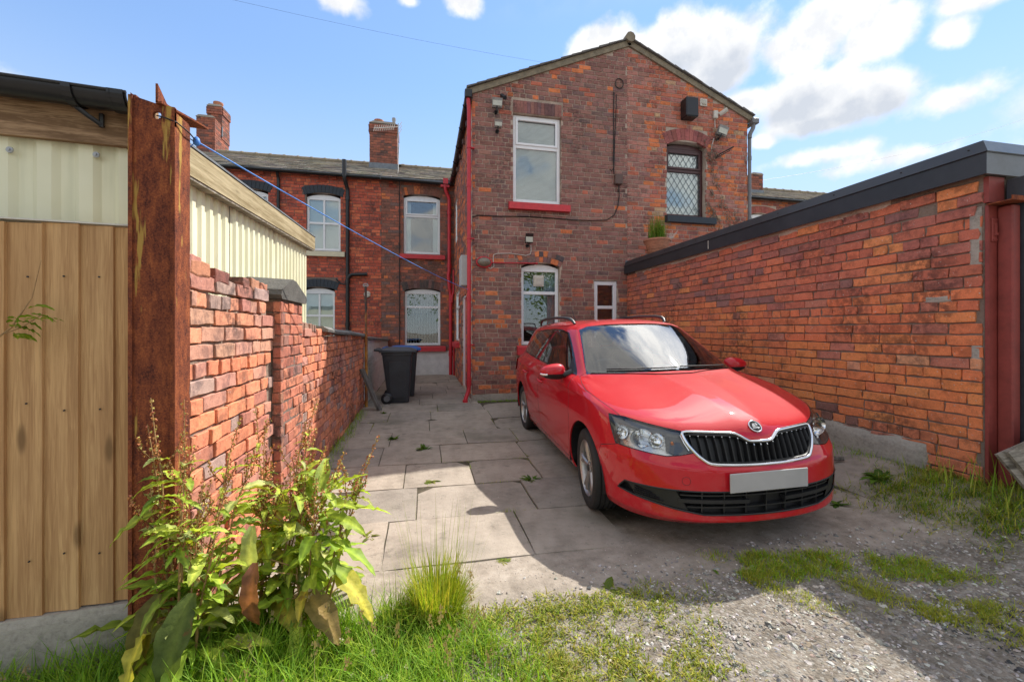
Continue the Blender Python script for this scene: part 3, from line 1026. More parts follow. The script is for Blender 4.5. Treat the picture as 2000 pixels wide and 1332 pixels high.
# roofs -----------------------------------------------------------------------------------
def slate_field(m, x0, x1, P, rows, gauge, w, rnd, cols):
    """P(x, s): point at distance s up the slope; slates stepped over each other"""
    for k in range(rows):
        s0 = k * gauge; off = (k % 2) * w / 2
        x = x0 - off
        while x < x1:
            a = max(x, x0) + .003; b = min(x + w, x1) - .003
            if b - a > .04 and rnd.random() > .004:
                m.col = jit(rnd.choice(cols), rnd, .22)
                l0 = .022 + rnd.uniform(0, .01); dj = rnd.uniform(-.012, .012)
                p = [P(a, s0 + dj, l0), P(b, s0 + dj + rnd.uniform(-.008, .008), l0 + rnd.uniform(-.004, .004)), P(b, s0 + gauge * 1.25, .006), P(a, s0 + gauge * 1.25, .006),
                     P(a, s0 + dj, l0 - .014), P(b, s0 + dj, l0 - .014)]
                m.add(p, [(0, 1, 2, 3), (4, 5, 1, 0)])
            x += w
SLC = [(.30, .27, .24), (.36, .33, .28), (.22, .21, .20), (.42, .37, .30)]


def row_roof(parent, x0, x1, ez, vis=None, rz=None):
    rz = rz or ez + 1.85
    y0, yr = BY - .12, BY + 4.0
    dl = Vector((0, yr - y0, rz - ez)); Ls = dl.length; dl.normalize(); nn = Vector((0, -dl.z, dl.y))
    P = lambda x, s, h=0: Vector((x, y0, ez)) + dl * s + nn * h
    def slabm(m):
        m.prism([(0, 0), (yr - y0, rz - ez), (2 * (yr - y0), 0), (2 * (yr - y0), -.12), (yr - y0, rz - ez - .12), (0, -.10)], lambda a, b: (x0, y0 + a, ez + b - .002), lambda a, b: (x1, y0 + a, ez + b - .002))
    rf = one('roof', M['lead'], parent, slabm)
    m = MB(); rn = random.Random(int(x0 * 10) + 99)
    v0, v1 = vis or (x0, x1)
    g = .21
    slate_field(m, max(x0, v0), min(x1, v1), P, int(Ls / g), g, .30, rn, SLC)
    o = m.build('slates', M['slate'], rf); o['kind'] = 'stuff'
    x = max(x0, v0)
    while x < min(x1, v1):
        def rt(mm):
            mm.tube([(x, yr, rz + .005), (x + .43, yr, rz + .008)], .11, 10)
            mm.tube([(x + .40, yr, rz + .012), (x + .46, yr, rz + .012)], .122, 10)
        t = one('ridge_tile', M['verge'], rf, rt); sm(t, 40)
        x += .455
    return rf


row_roof(house, -1.18, SEAM, 5.62, vis=(-1.18, 1.0))


def verge_run(parent, a, b, name):
    """mortared verge under a ragged edge of slates, from a to b along the gable"""
    a = Vector(a); b = Vector(b); d = (b - a); L = d.length; d.normalize(); up = Vector((-d.z, 0, d.x)) if d.x > 0 else Vector((d.z, 0, -d.x))
    if up.z < 0: up = -up
    one('verge', M['verge'], parent, lambda m: m.prism([(0, -.105), (L, -.105), (L, 0), (0, 0)], lambda s, h: a + d * s + up * h + Vector((0, -.035, 0)), lambda s, h: a + d * s + up * h + Vector((0, .2, 0))))
    rn = random.Random(4)
    s = 0
    while s < L:
        w = rn.uniform(.19, .24); o = rn.uniform(-.012, .012); t = rn.uniform(.012, .02)
        e = min(s + w + .03, L)
        one('verge_slate', M['slate_plain'], parent, lambda m: m.prism([(s, .004), (e, .008 + rn.uniform(0, .006)), (e, .008 + t), (s, .02 + t)], lambda q, h: a + d * q + up * h + Vector((0, -.075 + o, 0)), lambda q, h: a + d * q + up * h + Vector((0, .22, 0))))
        s += w


M['slate_plain'] = simple('slate_plain', (.13, .12, .11), .8, .3, 18, bump=.4)
verge_run(house, (GX - .10, GY0, EZL + .03), (AP[0], GY0, AP[1] + .07), 'l')
one('extension_roof', M['lead'], house, lambda m: m.prism([(GX - .10, EZL - .01), (AP[0], AP[1] + .035), (AP[0], AP[1] - .09), (GX - .10, EZL - .13)], lambda x, z: (x, GY0 + .15, z), lambda x, z: (x, 15.0, z)))

# gutters and downpipes
def gutter(m, p0, p1, r=.058):
    p0 = Vector(p0); p1 = Vector(p1); d = (p1 - p0).normalized(); s = d.cross(Vector((0, 0, 1))).normalized()
    n = 10; A = [pi + pi * i / n for i in range(n + 1)]
    for (ra, rb) in ((r, r - .006),):
        vs = []
        for p in (p0, p1):
            vs += [p + s * cos(a) * ra + Vector((0, 0, sin(a) * ra)) for a in A] + [p + s * cos(a) * rb + Vector((0, 0, sin(a) * rb)) for a in reversed(A)]
        k = len(A) * 2
        m.add(vs, [(i, (i + 1) % k, k + (i + 1) % k, k + i) for i in range(k)] + [tuple(range(k)), tuple(reversed(range(k, 2 * k)))])
    L = (p1 - p0).length; x = .4
    while x < L:
        c = p0 + d * x
        m.tube([c + s * cos(a) * (r + .006) + Vector((0, 0, sin(a) * (r + .006))) for a in A], .007, 5)
        x += .9


def pipe(m, pts, r=.036, coll=()):
    P = [Vector(p) for p in pts]
    q = [P[0]]
    for a, b, c in zip(P, P[1:], P[2:]):      # rounded bends
        t = min(.06, (b - a).length / 2.2, (c - b).length / 2.2)
        e0 = b + (a - b).normalized() * t; e1 = b + (c - b).normalized() * t
        q += [e0, (e0 + e1) / 4 + b / 2, e1]
    q.append(P[-1])
    m.tube(q, r, 12)
    for z0, z1, k in coll:
        m.tube([z0, z1], r * k, 12)


gu = one('gutter', M['black_plastic'], house, lambda m: gutter(m, (GX - .085, GY0 - .10, EZL - .09), (GX - .085, 12.25, EZL - .09)), 30)
def stopend(m): m.bbox(GX - .15, GX - .02, GY0 - .13, GY0 - .0, EZL - .17, EZL - .02, .012)
one('gutter_outlet', M['black_plastic'], house, stopend)
one('rear_gutter', M['black_plastic'], house, lambda m: gutter(m, (-1.18, BY - .17, 5.56), (GX - .1, BY - .17, 5.53)), 30)
one('bracket', M['brown_box'], house, lambda m: [m.box(GX - .06, GX - .001, y_, y_ + .07, 5.33, 5.43) for y_ in (8.2, 9.0, 9.8, 10.6)])
XP, YP = .80, 7.545
def rp1(m):
    V = Vector
    pipe(m, [(GX - .085, GY0 - .07, EZL - .12), (GX - .085, GY0 - .07, EZL - .2), (XP, YP, EZL - .34), (XP, YP, .22), (XP - .07, YP - .06, .06), (XP - .075, YP - .065, -.02)], .036,
         [(V((XP, YP, z)), V((XP, YP, z + .1)), 1.25) for z in (1.83, 3.9, .3)] + [(V((XP - .075, YP - .065, -.02)), V((XP - .075, YP - .065, .05)), 1.3)])
    for z in (1.02, 2.95, 4.6):
        m.tube([(XP, YP, z), (XP, YP, z + .03)], .045, 12); m.box(XP, XP + .1, YP - .006, YP + .05, z + .005, z + .025)
one('downpipe', M['red_paint'], house, rp1, 40)['label'] = 'red cast iron downpipe on the corner of the extension'
def rp2(m):
    V = Vector; X2, Y2 = .71, BY - .09
    pipe(m, [(.60, BY - .16, 5.58), (.60, BY - .16, 5.36), (.72, Y2, 5.12), (.72, Y2, 3.0), (X2 - .02, Y2 - .02, 2.9), (X2 + .02, Y2 - .02, 2.5), (.76, Y2, 2.36), (.76, Y2, 0)], .05,
         [(V((.72, Y2, z)), V((.72, Y2, z + .12)), 1.25) for z in (4.66, 3.1)] + [(V((.76, Y2, z)), V((.76, Y2, z + .12)), 1.25) for z in (2.1, .55)])
    m.box(.47, .72, BY - .2, BY - .12, 5.42, 5.52)
    m.box(.54, .68, BY - .23, BY - .09, 5.50, 5.66)
    pipe(m, [(.84, Y2 - .06, 3.05), (.84, Y2 - .06, 2.4), (.80, Y2 - .06, 2.3), (.80, Y2 - .06, 2.1)], .026)
    pipe(m, [(.84, Y2 - .2, .9), (.84, Y2 - .2, 0)], .026)
one('soil_pipe', M['red_paint'], house, rp2, 40)

# fittings on the gable
def floodlight(parent, u, z, s, tilt, w=wg, body='grey_metal', name='floodlight', label=None):
    P = w.P
    f = thing(name, P(u, z, .02), label or 'small wall floodlight', 'floodlight', 'floodlights on the gable')
    def case(m):
        m.prism([(-.5, 0), (.5, 0), (.42, .42), (-.42, .42)], lambda a, b: P(u + a * s, z + .38 * s + tilt * .05, .16 - b * s + .02), lambda a, b: P(u + a * s, z - .38 * s, .10 - b * s * .8 + .02))
    one('case', M['black_plastic'] if body == 'dark' else M['grey_metal'], f, case)
    def lens(m):
        m.prism([(-.44, -.32), (.44, -.32), (.44, .32), (-.44, .32)], lambda a, b: P(u + a * s, z + b * s, .165 + b * .06 * s + .016 - .02), lambda a, b: P(u + a * s, z + b * s, .155 + b * .06 * s))
    one('lens', M['lamp_glass'], f, lens)
    one('bracket', M['black_plastic'], f, lambda m: (m.tube([P(u, z - .25 * s, .12), P(u, z - .62 * s, .10), P(u, z - .6 * s, .0)], .016, 6), m.lathe([(.035, 0), (.035, .03)], P(u, z - .6 * s, .03), 10, 'Y')))
    return f


M['lamp_glass'] = simple('lamp_glass', (.5, .5, .42), .15, .1, 30)
floodlight(house, 1.305 - GX, 5.44, .19, 0, label='larger floodlight at the top left of the gable, below the roof edge')
floodlight(house, 1.325 - GX, 5.06, .145, 0, label='smaller floodlight left of the upstairs window, lower of the two')
floodlight(house, 1.905 - GX, 2.975, .15, 1, body='dark', label='small dark floodlight above the ground-floor window')
cam0 = thing('security_camera', wg.P(1.41 - GX, 5.62, .02), 'small black security camera under the left roof edge of the gable', 'camera')
one('body', M['black_plastic'], cam0, lambda m: (m.tube([wg.P(1.41 - GX, 5.64, .0), wg.P(1.41 - GX, 5.64, .06), wg.P(1.42 - GX, 5.60, .10)], .022, 8), m.tube([wg.P(1.40 - GX, 5.62, .07), wg.P(1.45 - GX, 5.53, .16)], .036, 10)))
# bulkhead lamp with its conduit
bl = thing('bulkhead_lamp', wg.P(.21, 2.55, .02), 'oval bulkhead lamp on red conduit at the corner of the brown gable', 'lamp')
def bulk(m, sc=1.0):
    n = 14
    for k in range(5):
        pass
    prof = [(.0, .115), (.05, .105), (.085, .08), (.1, .04), (.102, .0)]
    c = wg.P(.21, 2.55, 0)
    vs = []
    for (r_, d_) in prof:
        for j in range(n):
            a = 2 * pi * j / n
            vs.append(c + Vector((r_ * 1.25 * cos(a), -d_ * 1.05 - .004, r_ * .85 * sin(a))))
    m.add(vs, [(i * n + j, i * n + (j + 1) % n, (i + 1) * n + (j + 1) % n, (i + 1) * n + j) for i in range(4) for j in range(n)])
one('glass', simple('bulk_glass', (.2, .17, .13), .25, .15, 20), bl, bulk, 60)
one('rim', M['red_paint'], bl, lambda m: m.tube([wg.P(.21 + .135 * cos(a), 2.55 + .09 * sin(a), .02) for a in [2 * pi * k / 20 for k in range(21)]], .018, 8), 60)
one('conduit', M['red_paint'], bl, lambda m: (m.tube([wg.P(.33, 2.545, .02), wg.P(1.20, 2.56, .02)], .011, 8), m.tube([wg.P(1.19, 2.56, .02), wg.P(1.23, 2.555, .02)], .018, 8)), 60)
wc = thing('lamp_cable', wg.P(1.1, 2.7, 0), 'thin white cable looping between the dark floodlight and the bulkhead lamp', 'cable')
one('cable', M['cable_white'], wc, lambda m: m.tube([wg.P(*p, .012) for p in ((1.10, 2.90), (1.105, 2.80), (1.09, 2.73), (1.0, 2.70), (.7, 2.73), (.45, 2.715), (.39, 2.69), (.38, 2.6), (.40, 2.48), (.33, 2.43), (.27, 2.47))], .008, 6), 60)
# black cables and the brown box
cb = thing('wall_cable', wg.P(2.8, 4.2, 0), 'black cable drooping across the gable from a brown junction box', 'cable')
one('cable', M['cable_black'], cb, lambda m: (
    m.tube([wg.P(x - GX, z, .014 + .004 * sin(7 * z)) for x, z in ((3.66, 5.98), (3.65, 5.6), (3.655, 5.1), (3.645, 4.7), (3.66, 4.37))], .010, 6),
    m.tube([wg.P(x - GX, z, .014) for x, z in ((3.71, 5.94), (3.70, 5.5), (3.67, 4.9), (3.66, 4.5), (3.60, 4.42), (3.57, 4.46))], .007, 6),
    m.tube([wg.P(3.77 - GX + .085 * cos(a), 6.16 + .10 * sin(a), .016 + .006 * sin(3 * a)) for a in [-2.4 + k * .45 for k in range(22)]], .008, 6),
    m.tube([wg.P(x - GX, z, .014) for x, z in ((3.76, 4.16), (3.77, 3.95), (3.74, 3.74), (3.66, 3.56), (3.5, 3.455), (3.2, 3.43), (2.8, 3.42), (2.4, 3.43), (1.9, 3.435), (1.4, 3.41), (.95, 3.40), (.86, 3.36))], .009, 6)), 60)
jb = one('junction_box', M['brown_box'], cb, lambda m: m.bbox(3.66, 3.82, GY0 - .08, GY0 - .002, 4.16, 4.36, .012))

# ================================================================ neighbour on the right (other half of the gable)
neigh = thing('brick_house', (8, 10, 0), 'orange-brick half of the gable on the right, with a dark leaded window', 'house')
r4 = random.Random(21)
wn = Wall((SEAM, GY0, 0), (1, 0, 0), .0865, .243, r4, joint=.0125)
nx_ = lambda x: x - SEAM
H2 = (nx_(4.82), nx_(5.73), 3.62, 5.16); A2 = (nx_(4.80), nx_(5.76), 5.06, 5.20); A2b = (nx_(4.80), nx_(5.76), 5.2, 5.42); S2 = (nx_(4.77), nx_(5.89), 3.48, 3.63)
wn.lay(0, GXR - SEAM, 2.4, 7, holes=[H2, A2, A2b, S2], top=topR, header_every=5, palette=pal_neigh)
wn.emit(neigh, M['brick_obj'], M['brick_att'], prot=.003)
wn.core(neigh, M['mortar_pale'], depth=.0085, poly=[(0, -.1), (GXR - SEAM, -.1), (GXR - SEAM, EZR - .01), (AP[0] - SEAM, AP[1] - .01), (0, topL(SEAM - GX) - .01)], holes=[H2], back=.25)
soldier_arch(wn, neigh, nx_(4.82), nx_(5.74), 5.07, .12, .24, 11, M['brick_obj'], [(.27, .09, .075), (.22, .075, .065)], r4, 'arch_brick')
w2 = window(wn, neigh, nx_(4.825), nx_(5.725), 3.64, 5.05, M['brown_frame'], transoms=(4.60,), rise=.10, back='net', recess=.12, fw=.055, sash=[(nx_(4.88), nx_(5.67), 4.63, 5.0)], label='dark brown window with diamond leading')
def lead(m):
    u0, u1 = nx_(4.88), nx_(5.67)
    for (z0, z1) in ((3.70, 4.57), (4.66, 4.98)):
        dx, dz = .135, .20
        for sgn in (1, -1):
            k = -12
            while k < 22:
                # lines z = z0 + sgn*(u-u0)*dz/dx + k*dz clipped to the pane
                pts = []
                for s in (0, 1):
                    pass
                c = k * dz
                def zz_(u): return z0 + sgn * (u - u0) * dz / dx + c
                ua, ub = u0, u1
                sl = sgn * dz / dx
                lo = (z0 - z0 - c) / sl + u0; hi = (z1 - z0 - c) / sl + u0
                a, b = max(ua, min(lo, hi)), min(ub, max(lo, hi))
                if b - a > .01:
                    m.tube([wn.P(a, zz_(a), -.138), wn.P(b, zz_(b), -.138)], .005, 4)
                k += 1
one('leading', M['lead'], w2, lead)
sill(wn, neigh, *S2, M['blue_black'], .11)
verge_run(neigh, (AP[0], GY0, AP[1] + .07), (GXR + .12, GY0, EZR + .02), 'r')
one('ridge_end', M['verge'], neigh, lambda m: (m.tube([(AP[0], GY0 - .09, AP[1] + .10), (AP[0], GY0 + .4, AP[1] + .10)], .10, 10), m.tube([(AP[0], GY0 + .4, AP[1] + .09), (AP[0], 15, AP[1] + .09)], .09, 10)), 40)
one('extension_roof', M['lead'], neigh, lambda m: m.prism([(AP[0] + .002, AP[1] + .035), (GXR + .12, EZR - .01), (GXR + .12, EZR - .12), (AP[0] + .002, AP[1] - .09)], lambda x, z: (x, GY0 + .15, z), lambda x, z: (x, 15.0, z)))
one('side_wall', M['mortar_pale'], neigh, lambda m: m.box(GXR - .24, GXR - .003, GY0 + .26, 12.6, -.1, EZR - .1))
one('gutter', M['grey_plastic'], neigh, lambda m: gutter(m, (GXR + .12, GY0 - .06, EZR - .09), (GXR + .12, 12, EZR - .09)), 30)
def hop(m):
    pipe(m, [(GXR + .13, GY0 - .02, EZR - .10), (GXR + .13, GY0 - .02, EZR - .2), (GXR + .03, GY0 - .03, EZR - .36), (GXR + .03, GY0 - .03, EZR - .44)], .042)
    m.bbox(GXR + .05, GXR + .22, GY0 - .09, GY0 + .03, EZR - .13, EZR - .02, .012)
one('swan_neck', M['grey_plastic'], neigh, hop, 40)
one('downpipe', M['grey_plastic'], neigh, lambda m: pipe(m, [(GXR + .035, GY0 - .02, EZR - .45), (GXR + .035, GY0 - .02, 2.4)], .034, [(Vector((GXR + .035, GY0 - .02, z)), Vector((GXR + .035, GY0 - .02, z + .08)), 1.2) for z in (3.6, 4.9)]), 40)
bb = thing('alarm_box', wn.P(nx_(5.25), 5.57, 0), 'black boxy alarm housing above the leaded window', 'alarm box')
one('case', M['black_plastic'], bb, lambda m: m.bbox(5.12, 5.40, GY0 - .22, GY0 - .003, 5.58, 5.97, .02))
vt = thing('wall_vent', wn.P(nx_(5.65), 5.92, 0), 'square cream vent cover near the right roof slope', 'vent')
def vtm(m):
    m.bbox(5.57, 5.73, GY0 - .035, GY0 - .003, 5.92, 6.07, .008)
    m.bbox(5.595, 5.705, GY0 - .055, GY0 - .036, 5.945, 6.045, .006)
    for k in range(4): m.box(5.61, 5.69, GY0 - .062, GY0 - .056, 5.955 + k * .022, 5.967 + k * .022)
one('cover', M['pale_plastic'], vt, vtm)
cc = thing('security_camera', wn.P(nx_(5.95), 5.75, 0), 'white security camera right of the alarm housing', 'camera')
one('mount', M['pale_plastic'], cc, lambda m: m.bbox(5.87, 5.97, GY0 - .06, GY0 - .003, 5.69, 5.85, .01))
one('head', M['pale_plastic'], cc, lambda m: (m.tube([(5.97, GY0 - .04, 5.80), (6.03, GY0 - .08, 5.80)], .022, 8), m.tube([(6.00, GY0 - .06, 5.77), (6.10, GY0 - .17, 5.83)], .045, 10)), 40)
one('cable', M['cable_white'], cc, lambda m: m.tube([(5.92, GY0 - .012, 5.69), (5.925, GY0 - .012, 5.5)], .008, 6))
f4 = floodlight(neigh, nx_(6.01), 5.40, .22, 0, w=wn, label='tilted floodlight below the white camera, right of the leaded window')
f4.rotation_euler = (0, radians(14), 0)
one('cable', M['cable_white'], f4, lambda m: m.tube([(5.93, GY0 - .012, 5.26), (5.92, GY0 - .012, 5.05), (5.95, GY0 - .012, 4.95)], .008, 6))
bk = thing('bracket_arm', wn.P(nx_(6.05), 5.0, 0), 'dark metal bracket arm sticking out right of the leaded window', 'bracket')
one('arm', M['cable_black'], bk, lambda m: (m.tube([(5.93, GY0 - .01, 4.91), (6.2, GY0 - .22, 5.05)], .014, 6), m.tube([(5.93, GY0 - .01, 4.87), (6.14, GY0 - .18, 4.98)], .010, 6)))
# withered climber beside the window
rv = random.Random(8)
iv = MB()
for k in range(42):
    x = rv.uniform(5.80, 6.05); z = rv.uniform(3.3, 4.9)
    if k > 26: x = rv.uniform(5.75, 6.5); z = rv.uniform(3.2, 3.9)
    p = [Vector((x, GY0 - .02, z))]
    for j in range(5):
        p.append(p[-1] + Vector((rv.uniform(-.09, .07), rv.uniform(-.012, .008), rv.uniform(-.05, .13))))
        p[-1].y = min(p[-1].y, GY0 - .008)
    iv.tube(p, [.006, .005, .004, .004, .003, .002], 4, caps=False)
    for j in range(7):
        c = p[rv.randrange(1, 6)] + Vector((rv.uniform(-.03, .03), rv.uniform(-.03, 0), rv.uniform(-.03, .03))); s = rv.uniform(.01, .024)
        iv.add([c + Vector((-s, 0, 0)), c + Vector((0, -s * .6, -s)), c + Vector((s, 0, 0)), c + Vector((0, -.004, s))], [(0, 1, 2, 3)])
ivo = iv.build('dead_climber', simple('dead_ivy', (.17, .12, .085), .9, .3, 40), None)
tag(ivo, 'withered brown climber stems clinging beside the leaded window', 'climber', None, 'stuff')
# the row behind, right of the gable
r5 = random.Random(22)
wr = Wall((9.5, BY, .26), (1, 0, 0), .0865, .243, r5)
HRR = (1.4, 2.5, 3.7, 5.07); ARR = (1.35, 2.55, 5.0, 5.33)
wr.lay(0, 7, 3.9, 5.58, holes=[HRR, ARR], header_every=5, palette=pal_neigh)
wr.emit(neigh, M['brick_obj'], M['brick_att'], n_single=0)
wr.core(neigh, M['mortar_pale'], [(-5.5, -.3), (14, -.3), (14, 5.62), (-5.5, 5.62)], name='rear_wall', holes=[HRR], back=.3)
soldier_arch(wr, neigh, HRR[0], HRR[1], 5.0, .1, .24, 14, M['brick_obj'], [(.27, .09, .07)], r5)
window(wr, neigh, *HRR[:2], 3.71, 4.98, M['upvc'], transoms=(4.4,), rise=.08, back='net')
row_roof(neigh, SEAM + .002, 24, 5.88, vis=(9.5, 19))
one('rear_gutter', M['black_plastic'], neigh, lambda m: gutter(m, (9, BY - .17, 5.82), (18, BY - .17, 5.80)), 30)
one('downpipe', M['galv'], neigh, lambda m: pipe(m, [(13.25, BY - .06, 5.7), (13.25, BY - .06, 3)], .036))


def chimney(parent, x0, x1, y0, y1, z0, z1, rnd, pots=(), corbel=True, pal=None, label=None):
    w0 = MB(); pal = pal or (lambda u, z, r: pick([(.17, .07, .05), (.24, .085, .055), (.11, .06, .05)], [4, 3, 2], r))
    ch = one('chimney', M['mortar_dark'], parent, lambda m: m.box(x0 + .012, x1 - .012, y0 + .012, y1 - .012, z0 - .3, z1 - .01))
    if label: ch['label'] = label
    for (O, ud, L) in (((x0, y0, z0), (1, 0, 0), x1 - x0), ((x1, y0, z0), (0, 1, 0), y1 - y0), ((x0, y1, z0), (0, -1, 0), y1 - y0)):
        w = Wall(O, ud, .0865, .243, rnd); w.lay(0, L, -.3, z1 - z0, header_every=0, palette=pal)
        for (a, b, c, d, col) in w.bricks:
            vs, fs = brick_mesh('b', b - a, d - c, rnd)
            k = .035 if corbel and c > z1 - z0 - .36 and c < z1 - z0 - .09 else 0
            w0.col = tuple(min(.8, x * BR) for x in col)
            w0.add([w.P(a + x, c + z, k - y) for x, y, z in vs], fs)
    b = w0.build('chimney_bricks', M['brick_att'], ch); b['kind'] = 'stuff'
    one('flaunching', M['concrete'], ch, lambda m: m.prism([(0, 0), (1, 0), (.85, .07), (.15, .07)], lambda u, h: (x0 - .02 + (x1 - x0 + .04) * u, y0 - .02, z1 - .008 + h), lambda u, h: (x0 - .02 + (x1 - x0 + .04) * u, y1, z1 - .008 + h)))
    for (px, py, r, h, mt) in pots:
        sm(one('chimney_pot', M[mt], ch, lambda m: m.lathe([(r, 0), (r * .92, h * .6), (r * 1.12, h * .75), (r * 1.12, h), (r * .8, h), (r * .8, h * .6)], (px, py, z1 + .03), 14)), 40)
    one('flashing', M['lead'], ch, lambda m: m.box(x0 - .02, x1 + .02, y0 - .03, y0 + .02, z0 - .22, z0 + .12))
    return ch


rc = random.Random(31)
chimney(house, -1.80, -.90, 14.75, 15.5, 6.85, 8.33, rc, [(-1.52, 15.0, .15, .16, 'terracotta'), (-1.02, 15.0, .06, .3, 'grey_metal')])
chimney(neigh, 12.46, 13.0, 13.9, 14.6, 6.65, 7.38, rc, [], False)
chimney(neigh, 12.2, 12.58, 14.3, 14.9, 6.8, 8.03, rc, [], False)

# ================================================================ neighbour on the left
nl = thing('brick_house', (-4, 12.5, 0), 'bright red-brick terraced house with black lintels and cream sills on the left', 'house')
r6 = random.Random(41)
wl = Wall((-10, BY, 0), (1, 0, 0), .0865, .243, r6, joint=.012)
lx = lambda x: x + 10
HUL = (lx(-3.15), lx(-2.27), 3.49, 5.06); HLL = (lx(-3.25), lx(-2.42), .95, 2.47); HFF = (lx(-5.0), lx(-4.1), 3.49, 5.06)
AUL = (lx(-3.22), lx(-2.2), 4.98, 5.28); ALL = (lx(-3.32), lx(-2.35), 2.39, 2.72); AFF = (lx(-5.05), lx(-4.05), 4.98, 5.28)
SUL = (lx(-3.25), lx(-2.15), 3.33, 3.48); SFF = (lx(-5.1), lx(-4.0), 3.33, 3.48)
wl.lay(lx(-7.2), lx(-1.183), .6, 5.6, holes=[HUL, HLL, HFF, AUL, ALL, AFF, SUL, SFF], header_every=4, palette=pal_left)
wl.emit(nl, M['brick_obj'], M['brick_att'])
wl.core(nl, M['mortar_dark'], [(0, -.1), (lx(-1.183), -.1), (lx(-1.183), 5.62), (0, 5.62)], name='wall', holes=[HUL, HLL, HFF], back=.3)
for (a, b, z) in ((HUL[0], HUL[1], 5.0), (HLL[0], HLL[1], 2.41), (HFF[0], HFF[1], 5.0)):
    soldier_arch(wl, nl, a - .05, b + .05, z, .09, .22, 11, M['blue_black'], [GY], r6, 'lintel_brick', d=.012)
window(wl, nl, *HUL[:2], 3.50, 4.96, M['upvc'], transoms=(4.26,), mullions=[(lx(-2.71), 3.55, 4.9)], rise=.09, back='net', recess=.07, label='white cross-barred upstairs window with a cream sill')
window(wl, nl, *HLL[:2], .96, 2.37, M['upvc'], transoms=(1.7,), mullions=[(lx(-2.83), 1.0, 2.3)], rise=.09, back='net', recess=.07, label='white cross-barred downstairs window above the garden wall')
window(wl, nl, *HFF[:2], 3.50, 4.96, M['upvc'], transoms=(4.26,), mullions=[(lx(-4.55), 3.55, 4.9)], rise=.09, back='net', recess=.07)
sill(wl, nl, *SUL, M['cream_paint'], .09); sill(wl, nl, *SFF, M['cream_paint'], .09)
row_roof(nl, -10, -1.182, 5.62, vis=(-7.6, -1.182))
one('gutter', M['black_plastic'], nl, lambda m: gutter(m, (-8, BY - .17, 5.58), (-1.19, BY - .17, 5.56)), 30)
one('downpipe', M['black_plastic'], nl, lambda m: pipe(m, [(-3.83, BY - .17, 5.52), (-3.83, BY - .06, 5.4), (-3.83, BY - .06, .3)], .04), 40)
def bp(m):
    V = Vector
    pipe(m, [(-2.13, BY - .24, 5.95), (-2.13, BY - .24, 5.45), (-2.07, BY - .08, 5.2), (-2.07, BY - .08, .2)], .052, [(V((-2.07, BY - .08, z)), V((-2.07, BY - .08, z + .1)), 1.25) for z in (4.9, 2.6, 1.4)] + [(V((-2.13, BY - .24, 5.5)), V((-2.13, BY - .24, 5.95)), 1.15)])
    pipe(m, [(-2.07, BY - .08, 2.70), (-2.0, BY - .1, 2.84), (-1.55, BY - .1, 2.86)], .05)
    pipe(m, [(-2.38, BY - .04, 2.72), (-2.25, BY - .05, 2.58), (-2.07, BY - .06, 2.57)], .02)
one('soil_pipe', M['black_plastic'], nl, bp, 40)
one('wall_vent', M['pale_plastic'], nl, lambda m: m.lathe([(.09, 0), (.09, -.03), (.06, -.05), (.055, -.035), (.03, -.04), (.03, -.05)], (-1.56, BY - .003, 2.31), 16, 'Y'), 40)
for (x_, z_) in ((-4.52, 5.42), (-2.73, 5.42), (-.87, 5.40)):
    one('air_brick', M['brick_obj'], nl if x_ < -1.2 else house, lambda m: m.box(x_ - .11, x_ + .11, BY - .012, BY + .01, z_ - .04, z_ + .035)).color = (.30, .07, .045, 1)
for x_ in (-4.25, -2.42, -.92):
    one('bracket_brick', M['brick_obj'], nl if x_ < -1.2 else house, lambda m: m.box(x_ - .055, x_ + .055, BY - .07, BY + .01, 5.46, 5.545)).color = (.42, .1, .06, 1)
chimney(nl, -7.62, -7.05, 16.15, 17.2, 6.95, 8.62, rc, [], False, label='stepped chimney stack, tallest on the left')
chimney(nl, -7.5, -7.03, 16.62, 17.22, 8.4, 9.25, rc, [(-7.27, 16.9, .14, .22, 'terracotta')], True)

# television aerial on the middle chimney
ae = thing('television_aerial', (-.86, 14.7, 6.9), 'pale television aerial clamped to the side of the middle chimney', 'aerial')
one('mast', M['galv'], ae, lambda m: m.tube([(-.86, 14.7, 6.2), (-.86, 14.7, 8.35)], .02, 6))
def yagi(m):
    a = Vector((-.86, 14.66, 8.22)); b = Vector((-1.62, 14.35, 7.95))
    m.tube([a, b], .014, 6)
    for k in range(10):
        c = a.lerp(b, .18 + k * .088); m.tube([c + Vector((-.03, -.0, -.10)), c + Vector((.03, 0, .10))], .009, 5)
    for s in (-.12, .0, .12):
        m.tube([a + Vector((.04, 0, s - .1)), a + Vector((.12, 0, s + .06))], .010, 5)
one('boom', M['cable_white'], ae, yagi)
one('mast_cable', M['cable_white'], ae, lambda m: m.tube([(-.82, 14.6, 7.6), (-.79, 13.2, 6.0), (-.68, BY - .2, 5.55), (-.68, BY - .03, 5.2), (-.68, BY - .03, .7)], .012, 5)).data.materials[0] = M['cable_black']
# ================================================================ garden wall on the left
gw = thing('garden_wall', (-1.1, 4.7, 0), 'broken-topped orange brick garden wall between the rusty post and the bins', 'wall')
r7 = random.Random(51)
M['mortar_wall'] = mortar_mat('mortar_wall', (.27, .20, .155))
wd = Wall((-1.0, 2.07, -.13), (0, 1, 0), .0808, .236, r7, joint=.0115)


def gtop(u):
    Y = u + 2.07
    if Y < 2.26: return 1.75
    if Y < 2.62: return 1.675
    if Y < 3.02: return 1.68
    if Y < 3.62: return 1.50
    if Y < 4.15: return 1.50 - (Y - 3.62) * .12
    return 1.43 - (Y - 4.15) * .033


